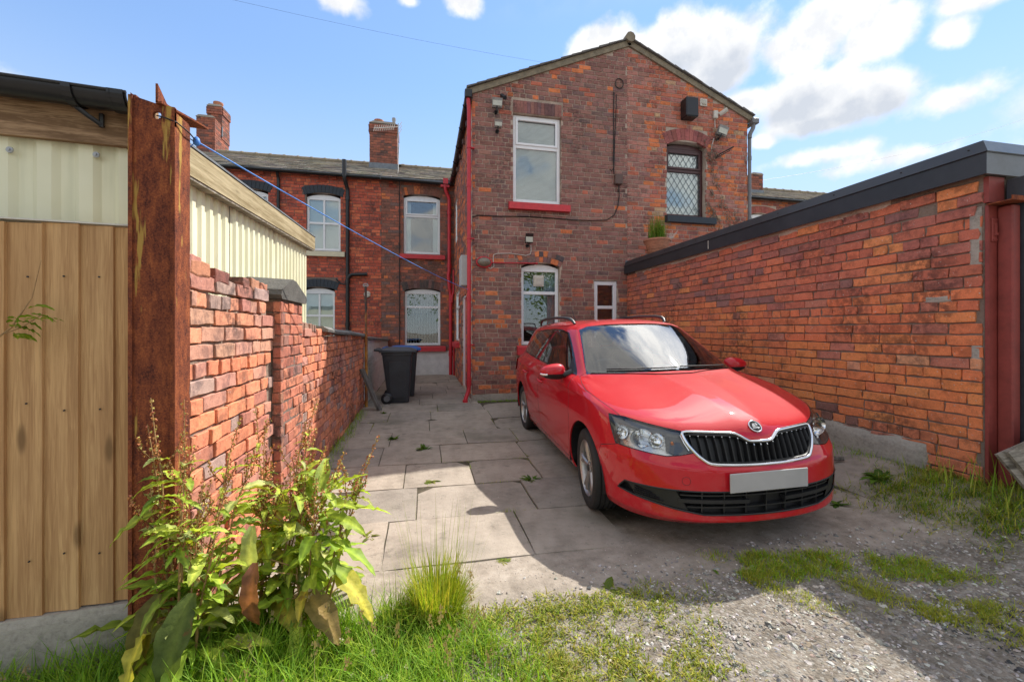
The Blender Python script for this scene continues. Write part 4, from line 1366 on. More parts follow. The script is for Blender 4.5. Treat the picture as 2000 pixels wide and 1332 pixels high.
def pal_garden(u, z, r):
    if z > 1.25 and u < 1.2: return pick([(.38, .20, .14), (.27, .18, .155), (.46, .19, .115), (.33, .15, .115)], [3, 3, 2, 2], r)
    return pick([(.48, .175, .095), (.43, .155, .085), (.36, .17, .125), (.30, .12, .085), (.27, .18, .15)], [5, 4, 2, 2, 1], r)


wd.lay(0, 5.42, 0, 2.0, top=gtop, header_every=4, palette=pal_garden)
# pier
PU0, PU1 = 3.10 - 2.07, 3.64 - 2.07
wd.bricks = [b for b in wd.bricks if not (PU0 - .01 < (b[0] + b[1]) / 2 < PU1 + .01)]
wd.emit(gw, M['brick_obj_soot'], M['brick_att_soot'], worn=.0005, chip=.0065, prot=.008)
wd.core(gw, M['mortar_wall'], [(0, -.1), (5.42, -.1), (5.42, gtop(5.42) - .02), (2.1, gtop(2.1) - .05), (1.57, 1.42), (.95, 1.42), (.94, 1.56), (.2, 1.57), (.19, 1.64), (0, 1.64)], depth=.017, back=.215)
for (O, ud, u1) in (((-.955, 3.10, -.13), (0, 1, 0), .54), ((-1.0 + .0, 3.10, -.13), (1, 0, 0), .045), ((-1.215, 2.07 + .98, -.13), (1, 0, 0), .001)):
    wpz = Wall(O, ud, .0778, .226, r7)
    wpz.lay(0, u1, 0, 1.66, header_every=3, palette=lambda u, z, r: pick([(.38, .14, .085), (.30, .11, .075), (.2, .1, .08)], [3, 3, 1], r))
    if len(wpz.bricks) > 3: wpz.emit(gw, M['brick_obj_soot'], M['brick_att_soot'], 'pier_brick', 60, .003, .005, .006)
# the pier's near side (facing the alley) is a row of brick ends
wps = Wall((-1.0, 3.10, -.13), (1, 0, 0), .0778, .09, r7)
one('pier_core', M['mortar_dark'], gw, lambda m: m.box(-1.215, -.962, 3.108, 3.632, -.1, 1.51))
pe = MB()
for k in range(20):
    z = -.13 + k * .0778
    pe.col = jit((.38, .17, .12), r7, .2)
    vs, fs = brick_mesh('b', .05, .068, r7)
    pe.add([(-1.003 + x, 3.10 + y, z + zz_) for x, y, zz_ in vs], fs)
o = pe.build('pier_return', M['brick_att_soot'], gw); o['kind'] = 'stuff'
# top course of the pier seen above the wall, from its near side
for k in range(2):
    for (a, b) in ((-1.21, -1.10), (-1.09, -.96)):
        vs, fs = brick_mesh('b', b - a, .066, r7)
        m = MB(); m.add([(a + x, 3.098 + y, 1.35 + k * .0778 + z) for x, y, z in vs], fs)
        o = m.build('pier_brick', M['brick_obj_soot'], gw); o.color = (*jit((.24, .1, .07), r7), 1)
# weathered capping stone, saddle-backed
def cap(m):
    prof = [(-.32, 0), (-.30, -.03), (.30, -.03), (.33, .0), (.31, .035), (.03, .135), (-.06, .14), (-.30, .04)]
    m.prism(prof, lambda a, b: (-1.24, 3.37 + a, 1.545 + b), lambda a, b: (-.94, 3.37 + a * .96, 1.54 + b * .93))
one('capstone', simple('capstone', (.085, .08, .072), .9, .3, 14, bump=.6, dist=.01), gw, cap)
# stone copings further back
M['coping'] = simple('coping', (.17, .165, .155), .85, .3, 9, bump=.6, dist=.012)
y = 4.5
while y < 7.45:
    L = r7.uniform(.34, .55); z = gtop(y - 2.07) - .125
    e = min(y + L, 7.48)
    dz = r7.uniform(-.006, .008); ti = r7.uniform(-.01, .012); ov = r7.uniform(-.012, .012)
    one('coping_stone', M['coping'], gw, lambda m: m.prism([(-1.28, .0), (-.955 + ov, -.012), (-.95 + ov, .012), (-1.0, .045), (-1.2, .05), (-1.28, .03)], lambda a, b: (a, y, z + b + dz), lambda a, b: (a + ti, e - .012, z + b + dz - (e - y) * .033)))
    y = e
# loose bricks and half bricks standing proud on top
for (yy, zz0, L, c) in ((2.08, 1.55, .17, (.50, .22, .13)), (2.30, 1.535, .15, (.26, .10, .08)), (2.62, 1.535, .09, (.3, .13, .1)), (2.73, 1.54, .13, (.5, .24, .15)), (2.88, 1.53, .11, (.46, .2, .13)), (4.04, 1.29, .05, (.33, .2, .15)), (4.12, 1.285, .045, (.36, .22, .17)), (4.2, 1.28, .05, (.3, .18, .14)), (3.72, 1.30, .12, (.34, .2, .15)), (3.87, 1.295, .12, (.38, .24, .18))):
    vs, fs = brick_mesh('b', L, .068, r7, D=.1, chip=.008, worn=.004)
    m = MB(); m.add([(-1.0 - y_, yy + x, zz0 + z) for x, y_, z in vs] , fs)
    m.add([(-1.10, yy, zz0), (-1.10, yy + L, zz0), (-1.10, yy + L, zz0 + .066), (-1.10, yy, zz0 + .066), (-1.005, yy, zz0 + .066), (-1.005, yy + L, zz0 + .066)], [(3, 2, 5, 4)])
    m.box(-1.098, -1.012, yy + .004, yy + L - .004, zz0 + .002, zz0 + .0655)
    o = m.build('brick', M['brick_obj_soot'], gw); o.color = (*c, 1)

# painted continuation
pw = thing('painted_wall', (-1.1, 9.9, 0), 'white-painted brick yard wall with stone coping behind the bins', 'wall')
r8 = random.Random(52)
wq = Wall((-1.0, 7.5, 0), (0, 1, 0), .0778, .226, r8)
wq.lay(0, 4.78, -.05, 1.14, header_every=4, top=lambda u: 1.15 - .03 * u, palette=lambda u, z, r: (.7, .7, .7))
pm = MB()
for (a, b, c, d, _) in wq.bricks:
    vs, fs = brick_mesh('b', b - a + .004, d - c + .004, r8, chip=.004)
    dd = r8.uniform(-.004, .004)
    pm.add([wq.P(a + x, c + z, dd - y) for x, y, z in vs], fs)
o = pm.build('brickwork', M['white_paint'], pw); o['kind'] = 'stuff'
wq.core(pw, M['white_paint'], [(0, -.1), (4.78, -.1), (4.78, 1.0), (0, 1.14)], depth=.005)
y = 7.5
while y < 12.2:
    L = r8.uniform(.4, .6); e = min(y + L, 12.27); z = 1.15 - .03 * (y - 7.5)
    one('coping_stone', M['coping'], pw, lambda m: m.prism([(-1.28, .0), (-.95, -.01), (-.945, .03), (-1.1, .06), (-1.28, .04)], lambda a, b: (a, y, z + b), lambda a, b: (a, e - .01, z + b - (e - y) * .03)))
    y = e

# ================================================================ rusty stanchion
ps = thing('steel_post', (-1.07, 2.0, 0), 'tall rusty steel channel post standing between the fence and the wall', 'post')
def chan(m):
    x0, x1, y0, y1 = -1.150, -.995, 1.945, 2.06
    z0, z1 = -.12, 2.235
    rnd_ = random.Random(2)
    # front web, pierced near its head
    hx, hz, hr = -1.058, 2.170, .0155
    t = .012
    m.box(x0, x1, y0, y0 + t, z0, 2.13)
    sq = [(x0, 2.13), (x1, 2.13), (x1, 2.205), (x0, 2.205)]
    n = 16
    for yy in (y0, y0 + t):
        vs = [(hx + hr * cos(2 * pi * k / n), yy, hz + hr * sin(2 * pi * k / n)) for k in range(n)]
        def edge(a):
            c, s = cos(a), sin(a); ts = []
            if c > 1e-6: ts.append((x1 - hx) / c)
            if c < -1e-6: ts.append((x0 - hx) / c)
            if s > 1e-6: ts.append((2.205 - hz) / s)
            if s < -1e-6: ts.append((2.13 - hz) / s)
            q = min(ts); return (hx + c * q, yy, hz + s * q)
        ang = sorted([2 * pi * k / n for k in range(n)] + [atan2(z - hz, x - hx) % (2 * pi) for x, z in sq])
        A = [(hx + hr * cos(a), yy, hz + hr * sin(a)) for a in ang]; B = [edge(a) for a in ang]
        k2 = len(ang)
        m.add(A + B, [(i, (i + 1) % k2, k2 + (i + 1) % k2, k2 + i) for i in range(k2)])
    m.add([(hx + hr * cos(2 * pi * k / n), yy, hz + hr * sin(2 * pi * k / n)) for yy in (y0, y0 + t) for k in range(n)], [(k, (k + 1) % n, n + (k + 1) % n, n + k) for k in range(n)])
    # ragged head
    pts = [(x0, 2.205), (x1, 2.205), (x1, 2.209), (x1 - .03, 2.212), (x1 - .07, 2.218), (x0 + .05, 2.228), (x0 + .02, 2.236), (x0, 2.252)]
    m.prism(pts, lambda x, z: (x, y0, z), lambda x, z: (x, y0 + t, z))
    # flanges going back, the near right one bitten by rust
    m.box(x0, x0 + t, y0 + t, y1, z0, 2.25)
    zs = [z0 + (2.19 - z0) * k / 60 for k in range(61)]
    ys = [y1 - abs(noise.noise(Vector((0, 0, z * 14)))) * .010 for z in zs]
    for k in range(60):
        m.prism([(y0 + t, zs[k]), (ys[k], zs[k]), (ys[k + 1], zs[k + 1]), (y0 + t, zs[k + 1])], lambda y, z: (x1, y, z), lambda y, z: (x1 - t, y, z))
    # inner lip of the rolled edge
    m.box(x0 - .004, x0 + .01, y0 - .008, y0, z0, 2.24)
    m.box(x1 - .014, x1 + .003, y0 - .005, y0 - .0005, z0, 2.12)
one('channel', M['rust'], ps, chan)
def angle(m):
    m.prism([(1.925, 2.214), (2.125, 2.214), (2.125, 2.223), (1.985, 2.240), (1.925, 2.288)], lambda y, z: (-1.052, y, z), lambda y, z: (-1.044, y, z))
    m.add([(-1.052, 1.925, 2.210), (-1.03, 1.925, 2.210), (-.968, 2.09, 2.210), (-.958, 2.135, 2.210), (-1.052, 2.125, 2.210)] + [(-1.052, 1.925, 2.218), (-1.03, 1.925, 2.218), (-.968, 2.09, 2.218), (-.958, 2.135, 2.218), (-1.052, 2.125, 2.218)],
          [(0, 1, 2, 3, 4), (9, 8, 7, 6, 5)] + [(i, (i + 1) % 5, 5 + (i + 1) % 5, 5 + i) for i in range(5)])
one('angle_bracket', M['rust_plain'], ps, angle)

# washing line from the post to the far downpipe
wlh = thing('washing_line', (-1.058, 1.95, 2.17), 'bright blue washing line running from the rusty post to the house', 'rope')
def rope(m):
    a = Vector((-.985, 2.09, 2.135)); b = Vector((.775, 7.51, 2.035))
    pts = [a.lerp(b, k / 30) + Vector((0, 0, -.045 * 4 * (k / 30) * (1 - k / 30))) for k in range(31)]
    m.tube(pts, .004, 6)
    m.lathe([(.004, -.02), (.013, -.012), (.015, 0), (.012, .012), (.004, .02)], a, 8)
    m.tube([a, a + Vector((-.02, -.01, -.03)), a + Vector((-.025, -.01, -.055))], .002, 5)
one('rope', M['rope_blue'], wlh, rope, 60)
one('wire_loop', M['cable_black'], wlh, lambda m: (m.tube([(-1.058, 1.945, 2.168), (-1.03, 1.935, 2.160), (-.99, 1.95, 2.150), (-.978, 2.02, 2.14), (-.985, 2.09, 2.135)], .003, 5), m.tube([(-1.058, 1.96, 2.166), (-.99, 2.08, 2.13), (-.985, 2.09, 2.133)], .0022, 5)), 60)

# ================================================================ close-boarded fence
fa = radians(5.3)
FO = Vector((-1.152, 1.992, 0)); FE = Vector((-cos(fa), -sin(fa), 0)); FN = Vector((sin(fa), -cos(fa), 0))
FP = lambda s, z, d=0: FO + FE * s + FN * d + Vector((0, 0, z))
fence = thing('board_fence', FP(.8, 0), 'brown feather-edge board fence on a concrete base at the left edge', 'fence')
rf_ = random.Random(61)
s = -.03
for k in range(9):
    w = .113 + rf_.uniform(-.004, .004)
    zt = 1.715 + rf_.uniform(-.004, .004); zb = .205 + rf_.uniform(-.004, .004)
    t0 = .005; t1 = .020
    def bd(m):
        n = 8
        vs = []; bow = rf_.uniform(-.003, .003)
        for i in range(n + 1):
            z = zb + (zt - zb) * i / n; q = bow * sin(pi * i / n)
            vs += [FP(s - .012, z, t1 + q), FP(s + w, z, t0 + q), FP(s + w, z, -.01), FP(s - .012, z, t1 - .016 + q)]
        m.add(vs, [(4 * i + j, 4 * i + (j + 1) % 4, 4 * i + 4 + (j + 1) % 4, 4 * i + 4 + j) for i in range(n) for j in range(4)] + [(3, 2, 1, 0), (4 * n, 4 * n + 1, 4 * n + 2, 4 * n + 3)])
    b = one('board', M['fence_wood'], fence, bd)
    for z in (.42, 1.0, 1.52):
        one('nail', M['cable_black'], b, lambda m: m.lathe([(.0035, 0), (.0035, -.004)], FP(s + .03 + rf_.uniform(-.005, .005), z + rf_.uniform(-.02, .02), .020), 6, 'Y'))
    s += w
one('gravel_board', M['concrete'], fence, lambda m: m.prism([(-.06, 0), (-.0, 0), (.032, .0), (.032, .18), (.026, .2), (-.06, .2)], lambda d, z: FP(-.0, z * 1.5 - .1, d), lambda d, z: FP(2.4, z * 1.5 - .1, d)))
one('top_rail', M['pale_plastic'], fence, lambda m: m.prism([(-.05, 0), (.02, 0), (.02, .006), (-.05, .006)], lambda d, z: FP(.0, 1.722 + z, d), lambda d, z: FP(2.4, 1.722 + z, d)))
one('rail', M['fence_wood'], fence, lambda m: [m.prism([(-.06, 0), (-.011, 0), (-.011, .07), (-.06, .07)], lambda d, z: FP(0, z0 + z, d), lambda d, z: FP(2.4, z0 + z, d)) for z0 in (.35, .95, 1.5)])

# ================================================================ corrugated shed
shed = thing('corrugated_shed', (-2.2, 3.4, 0), 'pale green corrugated shed with timber bargeboard behind the fence', 'shed')
SO = FO + FN * -.145 + FE * .03
SP = lambda s, z, d=0: SO + FE * s + FN * d + Vector((0, 0, z))


def corr(m, P, s0, s1, z0, z1, pitch=.125, amp=.018, d0=0.0):
    """trapezoidal sheet"""
    pts = []
    s = s0
    while s < s1 - 1e-4:
        for (f, h) in ((0, 0), (.34, 0), (.5, 1), (.84, 1)):
            x = s + f * pitch
            if x < s1: pts.append((x, h * amp + d0))
        s += pitch
    pts.append((s1, d0))
    vs = [P(x, z0, h) for x, h in pts] + [P(x, z1, h) for x, h in pts]
    n = len(pts)
    m.add(vs, [(i, i + 1, n + i + 1, n + i) for i in range(n - 1)])


sheets = [(-.02, .53), (.53, 1.08), (1.08, 1.7)]
for a, b in sheets:
    o = one('front_sheet', M['corrugated'], shed, lambda m: corr(m, SP, a, b, .3, 2.10, .137, .017, .004 if a > .5 and a < 1 else 0))
for (q, zz0) in ((.17, 2.045), (.45, 2.03), (.9, 2.04)):
    one('screw', M['galv'], shed, lambda m: (m.lathe([(.013, 0), (.012, -.005), (.006, -.006), (.006, -.011), (.0, -.012)], SP(q, zz0, .021), 10, 'Y')))
one('fascia_board', M['fascia_wood'], shed, lambda m: m.prism([(.024, 0), (.05, 0), (.05, .17), (.024, .17)], lambda d, z: SP(-.05, 2.085 + z, d), lambda d, z: SP(1.8, 2.075 + z, d)))
def gut(m):
    p0 = SP(.0, 2.262, .11); p1 = SP(1.75, 2.275, .11)
    d = (p1 - p0).normalized(); sd_ = -FN
    n = 14
    for (r_, a0, a1) in ((.056, pi * 1.0, pi * 2.0),):
        A = [a0 + (a1 - a0) * i / n for i in range(n + 1)]
        vs = []
        for p in (p0, p1):
            vs += [p + FN * cos(a) * r_ + Vector((0, 0, sin(a) * r_)) for a in A] + [p + FN * cos(a) * (r_ - .005) + Vector((0, 0, sin(a) * (r_ - .005))) for a in reversed(A)]
        k = 2 * (n + 1)
        m.add(vs, [(i, (i + 1) % k, k + (i + 1) % k, k + i) for i in range(k)] + [tuple(range(k)), tuple(reversed(range(k, 2 * k)))])
    m.tube([p0 + FN * .056, p1 + FN * .056], .007, 8)
go = one('gutter', M['black_plastic'], shed, gut, 35)
for grp_ in (((.19, .03),), ((.03, .045), (.055, .012))):
  def gbr(m):
    for s0, wdt in grp_:
        c = SP(s0, 2.263, .11); n = 12
        A = [pi * .98 + pi * 1.04 * i / n for i in range(n + 1)]
        for i in range(n):
            q = []
            for a in (A[i], A[i + 1]):
                for r_ in (.0575, .064):
                    q.append(c + FN * cos(a) * r_ + Vector((0, 0, sin(a) * r_)))
            vs = [p + FE * (-wdt / 2) for p in q] + [p + FE * (wdt / 2) for p in q]
            m.add(vs, [(0, 1, 3, 2), (4, 6, 7, 5), (1, 5, 7, 3), (0, 2, 6, 4), (0, 4, 5, 1), (2, 3, 7, 6)])
  one('gutter_bracket', M['black_plastic'], shed, gbr, 35)
def gfoot(m):
    # bracket foot under the gutter
    c = SP(.16, 2.263, .11)
    P2 = lambda s, d, z: c + FE * s + FN * d + Vector((0, 0, z))
    m.tube([P2(.03, -.0, -.060), P2(-.0, -.02, -.085), P2(-.03, -.045, -.105)], .010, 6)
    m.tube([P2(-.03, -.045, -.060), P2(-.03, -.045, -.115)], .009, 6)
one('gutter_bracket_foot', M['black_plastic'], shed, gfoot, 35)
# side facing the yard
SXs = -1.275
sp2 = lambda u, z, d=0: Vector((SXs + d, 2.16 + u, z))
seams = [0, .42, .96, 1.78, 2.80]
for a, b in zip(seams, seams[1:]):
    one('side_sheet', M['corrugated'], shed, lambda m: corr(m, sp2, a, b - .004, .2, 2.32, .098, .016, r7.uniform(0, .004)))
one('bargeboard', M['barge_wood'], shed, lambda m: m.prism([(2.10, 2.095), (5.02, 2.20), (5.02, 2.335), (2.10, 2.245)], lambda y, z: (-1.238, y, z), lambda y, z: (-1.195, y, z)))
one('barge_batten', M['grey_wood_y'], shed, lambda m: m.prism([(2.10, 2.08), (5.02, 2.185), (5.02, 2.198), (2.10, 2.093)], lambda y, z: (-1.256, y, z), lambda y, z: (-1.2, y, z)))
one('roof', M['lead'], shed, lambda m: m.add([(-1.19, 2.06, 2.25), (-1.19, 5.03, 2.34), (-5, 5.03, 2.34), (-5, 1.9, 2.25), (-1.19, 2.06, 2.262), (-1.19, 5.03, 2.352), (-5, 5.03, 2.352), (-5, 1.9, 2.262)], [(3, 2, 1, 0), (4, 5, 6, 7), (0, 1, 5, 4), (1, 2, 6, 5), (2, 3, 7, 6), (3, 0, 4, 7)]))
one('back_wall', M['corrugated'], shed, lambda m: (m.box(-5, -1.28, 4.93, 4.955, 0, 2.3), m.box(-5, -2.9, 1.97, 2.0, 0, 2.2)))

# ================================================================ clothes pole, bins, plank
po = thing('clothes_pole', (-.965, 7.42, 0), 'thin rusty yellow clothes pole with a hook in front of the white wall', 'pole')
m_, t_ = new_mat('pole_paint')
p_ = wpos(t_); n_ = t_.noise(t_.n('ShaderNodeVectorMath', operation='MULTIPLY', inp={0: p_, 1: (8, 8, 5)}).outputs[0], 1.0, 4, .7)
zc_ = t_.n('ShaderNodeSeparateXYZ', inp={0: p_}).outputs[2]
c_ = t_.ramp(t_.m('ADD', n_, t_.m('MULTIPLY', t_.sstep(zc_, 1.1, 1.9), .25)), [(.42, (.55, .27, .04)), (.55, (.28, .10, .03)), (.68, (.06, .04, .035))])
finish(t_, c_, .8, n_, .3, .003)
M['pole_paint'] = m_
one('tube', M['pole_paint'], po, lambda m: (m.tube([(-.955, 7.40, -.05), (-.958, 7.40, 1.2)], .026, 10), m.tube([(-.958, 7.40, 1.2), (-.965, 7.40, 2.04)], .019, 10)), 40)
one('hook', M['galv'], po, lambda m: (m.tube([(-.965 + .04 * cos(a), 7.40, 2.06 + .028 * sin(a)) for a in [k * .5 for k in range(13)]], .006, 5), m.tube([(-1.01, 7.40, 2.05), (-.92, 7.40, 2.05)], .009, 5)), 40)


def bin_(x0, y0, body, lid, label):
    """two-wheeled bin, hinge side to the left wall"""
    b = thing('wheelie_bin', (x0 + .3, y0 + .28, 0), label, 'bin', 'wheeled bins in the yard')
    W_ = .56
    def bod(m):
        sec = [(0.02, .115, .47, .05), (.35, .075, .49, .03), (.80, .02, .52, .008), (.86, .015, .525, .004), (.865, .0, .545, -.01), (.915, .0, .545, -.01)]
        vs = []
        for (z, xa, xb, iy) in sec:
            for (cx_, cy_) in ((xa, iy), (xb, iy), (xb, W_ - iy), (xa, W_ - iy)):
                sx_ = 1 if cx_ == xa else -1; sy_ = 1 if cy_ == iy else -1
                for k in range(3):
                    a = k * pi / 4; r_ = .035
                    ex = r_ * (1 - cos(a)); ey = r_ * (1 - sin(a))
                    vs.append((x0 + cx_ + sx_ * ex, y0 + cy_ + sy_ * ey, z))
        # order each corner so the loop runs round the body
        n = 12; out = []
        for L in range(len(sec)):
            ring = vs[L * n:(L + 1) * n]; c = (sum(p[0] for p in ring) / n, sum(p[1] for p in ring) / n)
            ring.sort(key=lambda p: atan2(p[1] - c[1], p[0] - c[0])); out += ring
        m.add(out, [(i * n + j, i * n + (j + 1) % n, (i + 1) * n + (j + 1) % n, (i + 1) * n + j) for i in range(len(sec) - 1) for j in range(n)] + [tuple(reversed(range(n)))])
    bo = one('body', body, b, bod, 50)
    one('panel_rib', body, bo, lambda m: (m.box(x0 + .19, x0 + .36, y0 - .004, y0 + .02, .845, .862), m.prism([(.16, .10), (.40, .10), (.43, .74), (.13, .74)], lambda x, z: (x0 + x, y0 + .03 - z * .035, z), lambda x, z: (x0 + x, y0 + .045 - z * .035, z))))
    def ld(m):
        nx_, ny_ = 8, 6; vs = []
        for j in range(ny_ + 1):
            for i in range(nx_ + 1):
                u = i / nx_; v = j / ny_
                z = .935 + .055 * (1 - (2 * v - 1) ** 4) * (1 - abs(2 * u - 1) ** 5) + .012 * (1 - u)
                vs.append((x0 - .03 + u * .63, y0 - .03 + v * (W_ + .06), z))
        W2 = nx_ + 1
        m.add(vs, [(j * W2 + i, j * W2 + i + 1, (j + 1) * W2 + i + 1, (j + 1) * W2 + i) for j in range(ny_) for i in range(nx_)])
        m.bbox(x0 - .032, x0 + .602, y0 - .032, y0 + W_ + .032, .905, .938, .008)
    l = one('lid', lid, b, ld, 50)
    one('handle', lid, b, lambda m: (m.tube([(x0 - .01, y0 + .04, .93), (x0 - .085, y0 + .05, .955), (x0 - .09, y0 + W_ / 2, .96), (x0 - .085, y0 + W_ - .05, .955), (x0 - .01, y0 + W_ - .04, .93)], .020, 8), m.bbox(x0 - .12, x0 + .02, y0 - .01, y0 + .05, .93, .972, .01)), 50)
    for yy in (y0 - .025, y0 + W_ - .03):
        w = one('wheel', M['black_plastic'], b, lambda m: m.lathe([(.02, 0), (.085, 0), (.10, .012), (.10, .043), (.085, .055), (.02, .055)], (x0 + .10, yy, .10 - .0), 20, 'Y'), 40)
        one('hub', M['grey_plastic'], w, lambda m: m.lathe([(.0, -.004), (.05, -.006), (.055, .002)], (x0 + .10, yy, .10), 14, 'Y', caps=False), 40)
    one('axle', M['black_plastic'], b, lambda m: m.tube([(x0 + .10, y0, .10), (x0 + .10, y0 + W_, .10)], .012, 8))
    return b


M['bin_grey'] = simple('bin_grey', (.035, .038, .044), .5, .18, 5, bump=.1)
M['bin_lid'] = simple('bin_lid', (.05, .052, .056), .5, .2, 6, bump=.1)
M['bin_blue'] = simple('bin_blue', (.02, .11, .38), .45, .12, 6)
bin_(-.735, 7.58, M['bin_grey'], M['bin_lid'], 'dark grey wheeled bin with a grey lid, nearest the camera')
bin_(-.66, 8.30, M['bin_grey'], M['bin_blue'], 'dark wheeled bin with a blue lid, behind the grey-lidded bin')
pk = thing('timber_plank', (-.8, 7.1, 0), 'weathered grey plank leaning against the brick wall in front of the bin', 'plank')
def plank(m):
    a = Vector((-.70, 7.06, -.005)); b = Vector((-.975, 7.02, .68)); d = (b - a).normalized(); s = Vector((.25, .95, 0)).normalized(); n = d.cross(s)
    for (w, t) in ((.07, .016),):
        vs = [a + s * i * w + n * j * t for i, j in ((-1, -1), (1, -1), (1, 1), (-1, 1))] + [b + s * i * w + n * j * t for i, j in ((-1, -1), (1, -1), (1, 1), (-1, 1))]
        m.add(vs, [(0, 1, 2, 3), (7, 6, 5, 4)] + [(i, 4 + i, 4 + (i + 1) % 4, (i + 1) % 4) for i in range(4)])
one('board', M['grey_wood'], pk, plank)

# ================================================================ brick garage on the right
gar = thing('brick_garage', (5.5, 4.9, 0), 'flat-roofed orange brick garage with black roof trim along the right side', 'garage')
r9 = random.Random(71)
GWX = 3.94
we = Wall((GWX, 7.59, 0), (0, -1, 0), .0862, .246, r9, joint=.0115)


def pal_gar(u, z, r):
    k = z + .18 * noise.noise(Vector((u * .7, z * .7, 0)))
    if k > 1.62: return pick([(.34, .105, .066), (.28, .10, .075), (.40, .12, .065), (.21, .10, .088), (.50, .175, .072)], [5, 3.4, 2.6, 1.1, .4 if u < 4.4 else 3.5], r)
    if k > 1.2: return pick([(.46, .13, .06), (.50, .15, .064), (.42, .125, .065), (.32, .12, .08), (.50, .17, .062)], [4, 4, 2.5, .5, 1.4], r)
    if k > .5: return pick([(.52, .165, .06), (.50, .152, .058), (.48, .142, .06), (.34, .12, .08), (.44, .20, .11)], [6, 4, 3, .4, .4], r)
    return pick([(.45, .145, .065), (.40, .13, .068), (.32, .12, .08), (.18, .09, .07)], [3, 3, 2, 1], r)


we.lay(0, 7.59 - 2.235, -.02, 2.44, header_every=6, palette=pal_gar, holes=[(7.59 - 2.62, 7.59 - 2.50, 2.2, 2.27)])
M['brick_obj_gar'] = brick_mat('brick_obj_gar', 'obj', .62, .9, .82)
M['brick_att_gar'] = brick_mat('brick_att_gar', 'att', .62, .9, .82)
we.emit(gar, M['brick_obj_gar'], M['brick_att_gar'], worn=.0005, chip=.006, prot=.006)
we.core(gar, M['mortar_garage'], [(0, -.2), (5.365, -.2), (5.365, 2.46), (0, 2.46)], depth=.013, back=.225)
one('front_wall', M['mortar_garage'], gar, lambda m: m.box(GWX + .24, 4.05, 2.225, 2.4, 0, 2.4))
# smeared render at the head and foot of the wall
def smear(m, u0, u1, z0, z1, d, rn):
    n = max(6, int((u1 - u0) / .045)); k = 6; vs = []
    for i in range(n + 1):
        u = u0 + (u1 - u0) * i / n
        a = z0 + noise.noise(Vector((u * 5, z0, 1))) * .025; b = z1 + noise.noise(Vector((u * 6, z1, 4))) * .03
        for j in range(k + 1):
            z = a + (b - a) * j / k
            e = 0 if j in (0, k) or i in (0, n) else 1
            vs.append(we.P(u, z, -.012 + e * (d + noise.noise(Vector((u * 9, z * 9, 2))) * .008)))
    m.add(vs, [(i * (k + 1) + j, (i + 1) * (k + 1) + j, (i + 1) * (k + 1) + j + 1, i * (k + 1) + j + 1) for i in range(n) for j in range(k)])
one('mortar_smear', M['mortar_pale'], gar, lambda m: (smear(m, .3, 4.75, 2.355, 2.45, .012, r9),))
one('foot_render', M['concrete'], gar, lambda m: smear(m, 7.59 - 3.62, 7.59 - 2.55, .10, .40, .035, r9), 180)
one('foot_render', M['concrete'], gar, lambda m: smear(m, 7.59 - 4.6, 7.59 - 3.6, .02, .27, .03, r9), 180)
for q_ in ((2.60, 2.42, 1.52, 1.58), (2.31, 2.24, 1.72, 2.2), (2.30, 2.24, 1.0, 1.2)): one('patch', M['concrete'], gar, lambda m: smear(m, 7.59 - q_[0], 7.59 - q_[1], q_[2], q_[3], .013, r9), 180)
# black trim round the flat roof
M['trim'] = simple('trim', (.026, .028, .033), .42, .25, 3.0, bump=.1)
M['trim_grey'] = simple('trim_grey', (.14, .16, .18), .45, .15, 5)
def trim(m, lo):
    x0 = GWX - .075
    if lo: prof = [(x0 + .012, 2.405), (x0 + .03, 2.405), (x0 + .03, 2.575), (x0 + .012, 2.575)]
    else: prof = [(x0, 2.560), (x0 + .006, 2.555), (x0 + .10, 2.575), (x0 + .16, 2.668), (x0 + .055, 2.660)]
    m.prism(prof, lambda x, z: (x, 2.16 + (x - x0), z), lambda x, z: (x, 7.585, z))
one('fascia', M['trim'], gar, lambda m: trim(m, True))
tr = one('roof_edge_trim', M['trim'], gar, lambda m: trim(m, False))
for yy in (2.28, 2.72, 3.3, 3.95, 4.7, 5.4, 6.2, 7.0): one('trim_screw', M['cable_black'], tr, lambda m: m.lathe([(.008, 0), (.006, -.006)], (GWX - .046, yy, 2.61), 8, 'X'))
def trimf(m, lo):
    y0 = 2.16
    if lo: prof = [(y0 + .012, 2.405), (y0 + .03, 2.405), (y0 + .03, 2.575), (y0 + .012, 2.575)]
    else: prof = [(y0, 2.560), (y0 + .006, 2.555), (y0 + .10, 2.575), (y0 + .16, 2.668), (y0 + .055, 2.660)]
    x0 = GWX - .0745
    m.prism(prof, lambda y, z: (x0 + (y - y0), y, z), lambda y, z: (9, y, z))
one('front_fascia', M['trim_grey'], gar, lambda m: trimf(m, True))
one('front_edge_trim', M['trim_grey'], gar, lambda m: trimf(m, False))
one('roof', M['lead'], gar, lambda m: m.box(GWX + .0, 9, 2.32, 7.58, 2.47, 2.662))
one('joint_strip', M['pale_plastic'], gar, lambda m: m.tube([(GWX - .066, 5.1, 2.43), (GWX - .066, 5.1, 2.545)], .005, 5))
one('lead_flashing', M['lead'], gar, lambda m: m.prism([(3.90, 2.60), (4.2, 2.60), (4.2, 2.70), (3.90, 2.675)], lambda x, z: (x, GY0 - .03, z), lambda x, z: (x, GY0 - .012, z)))
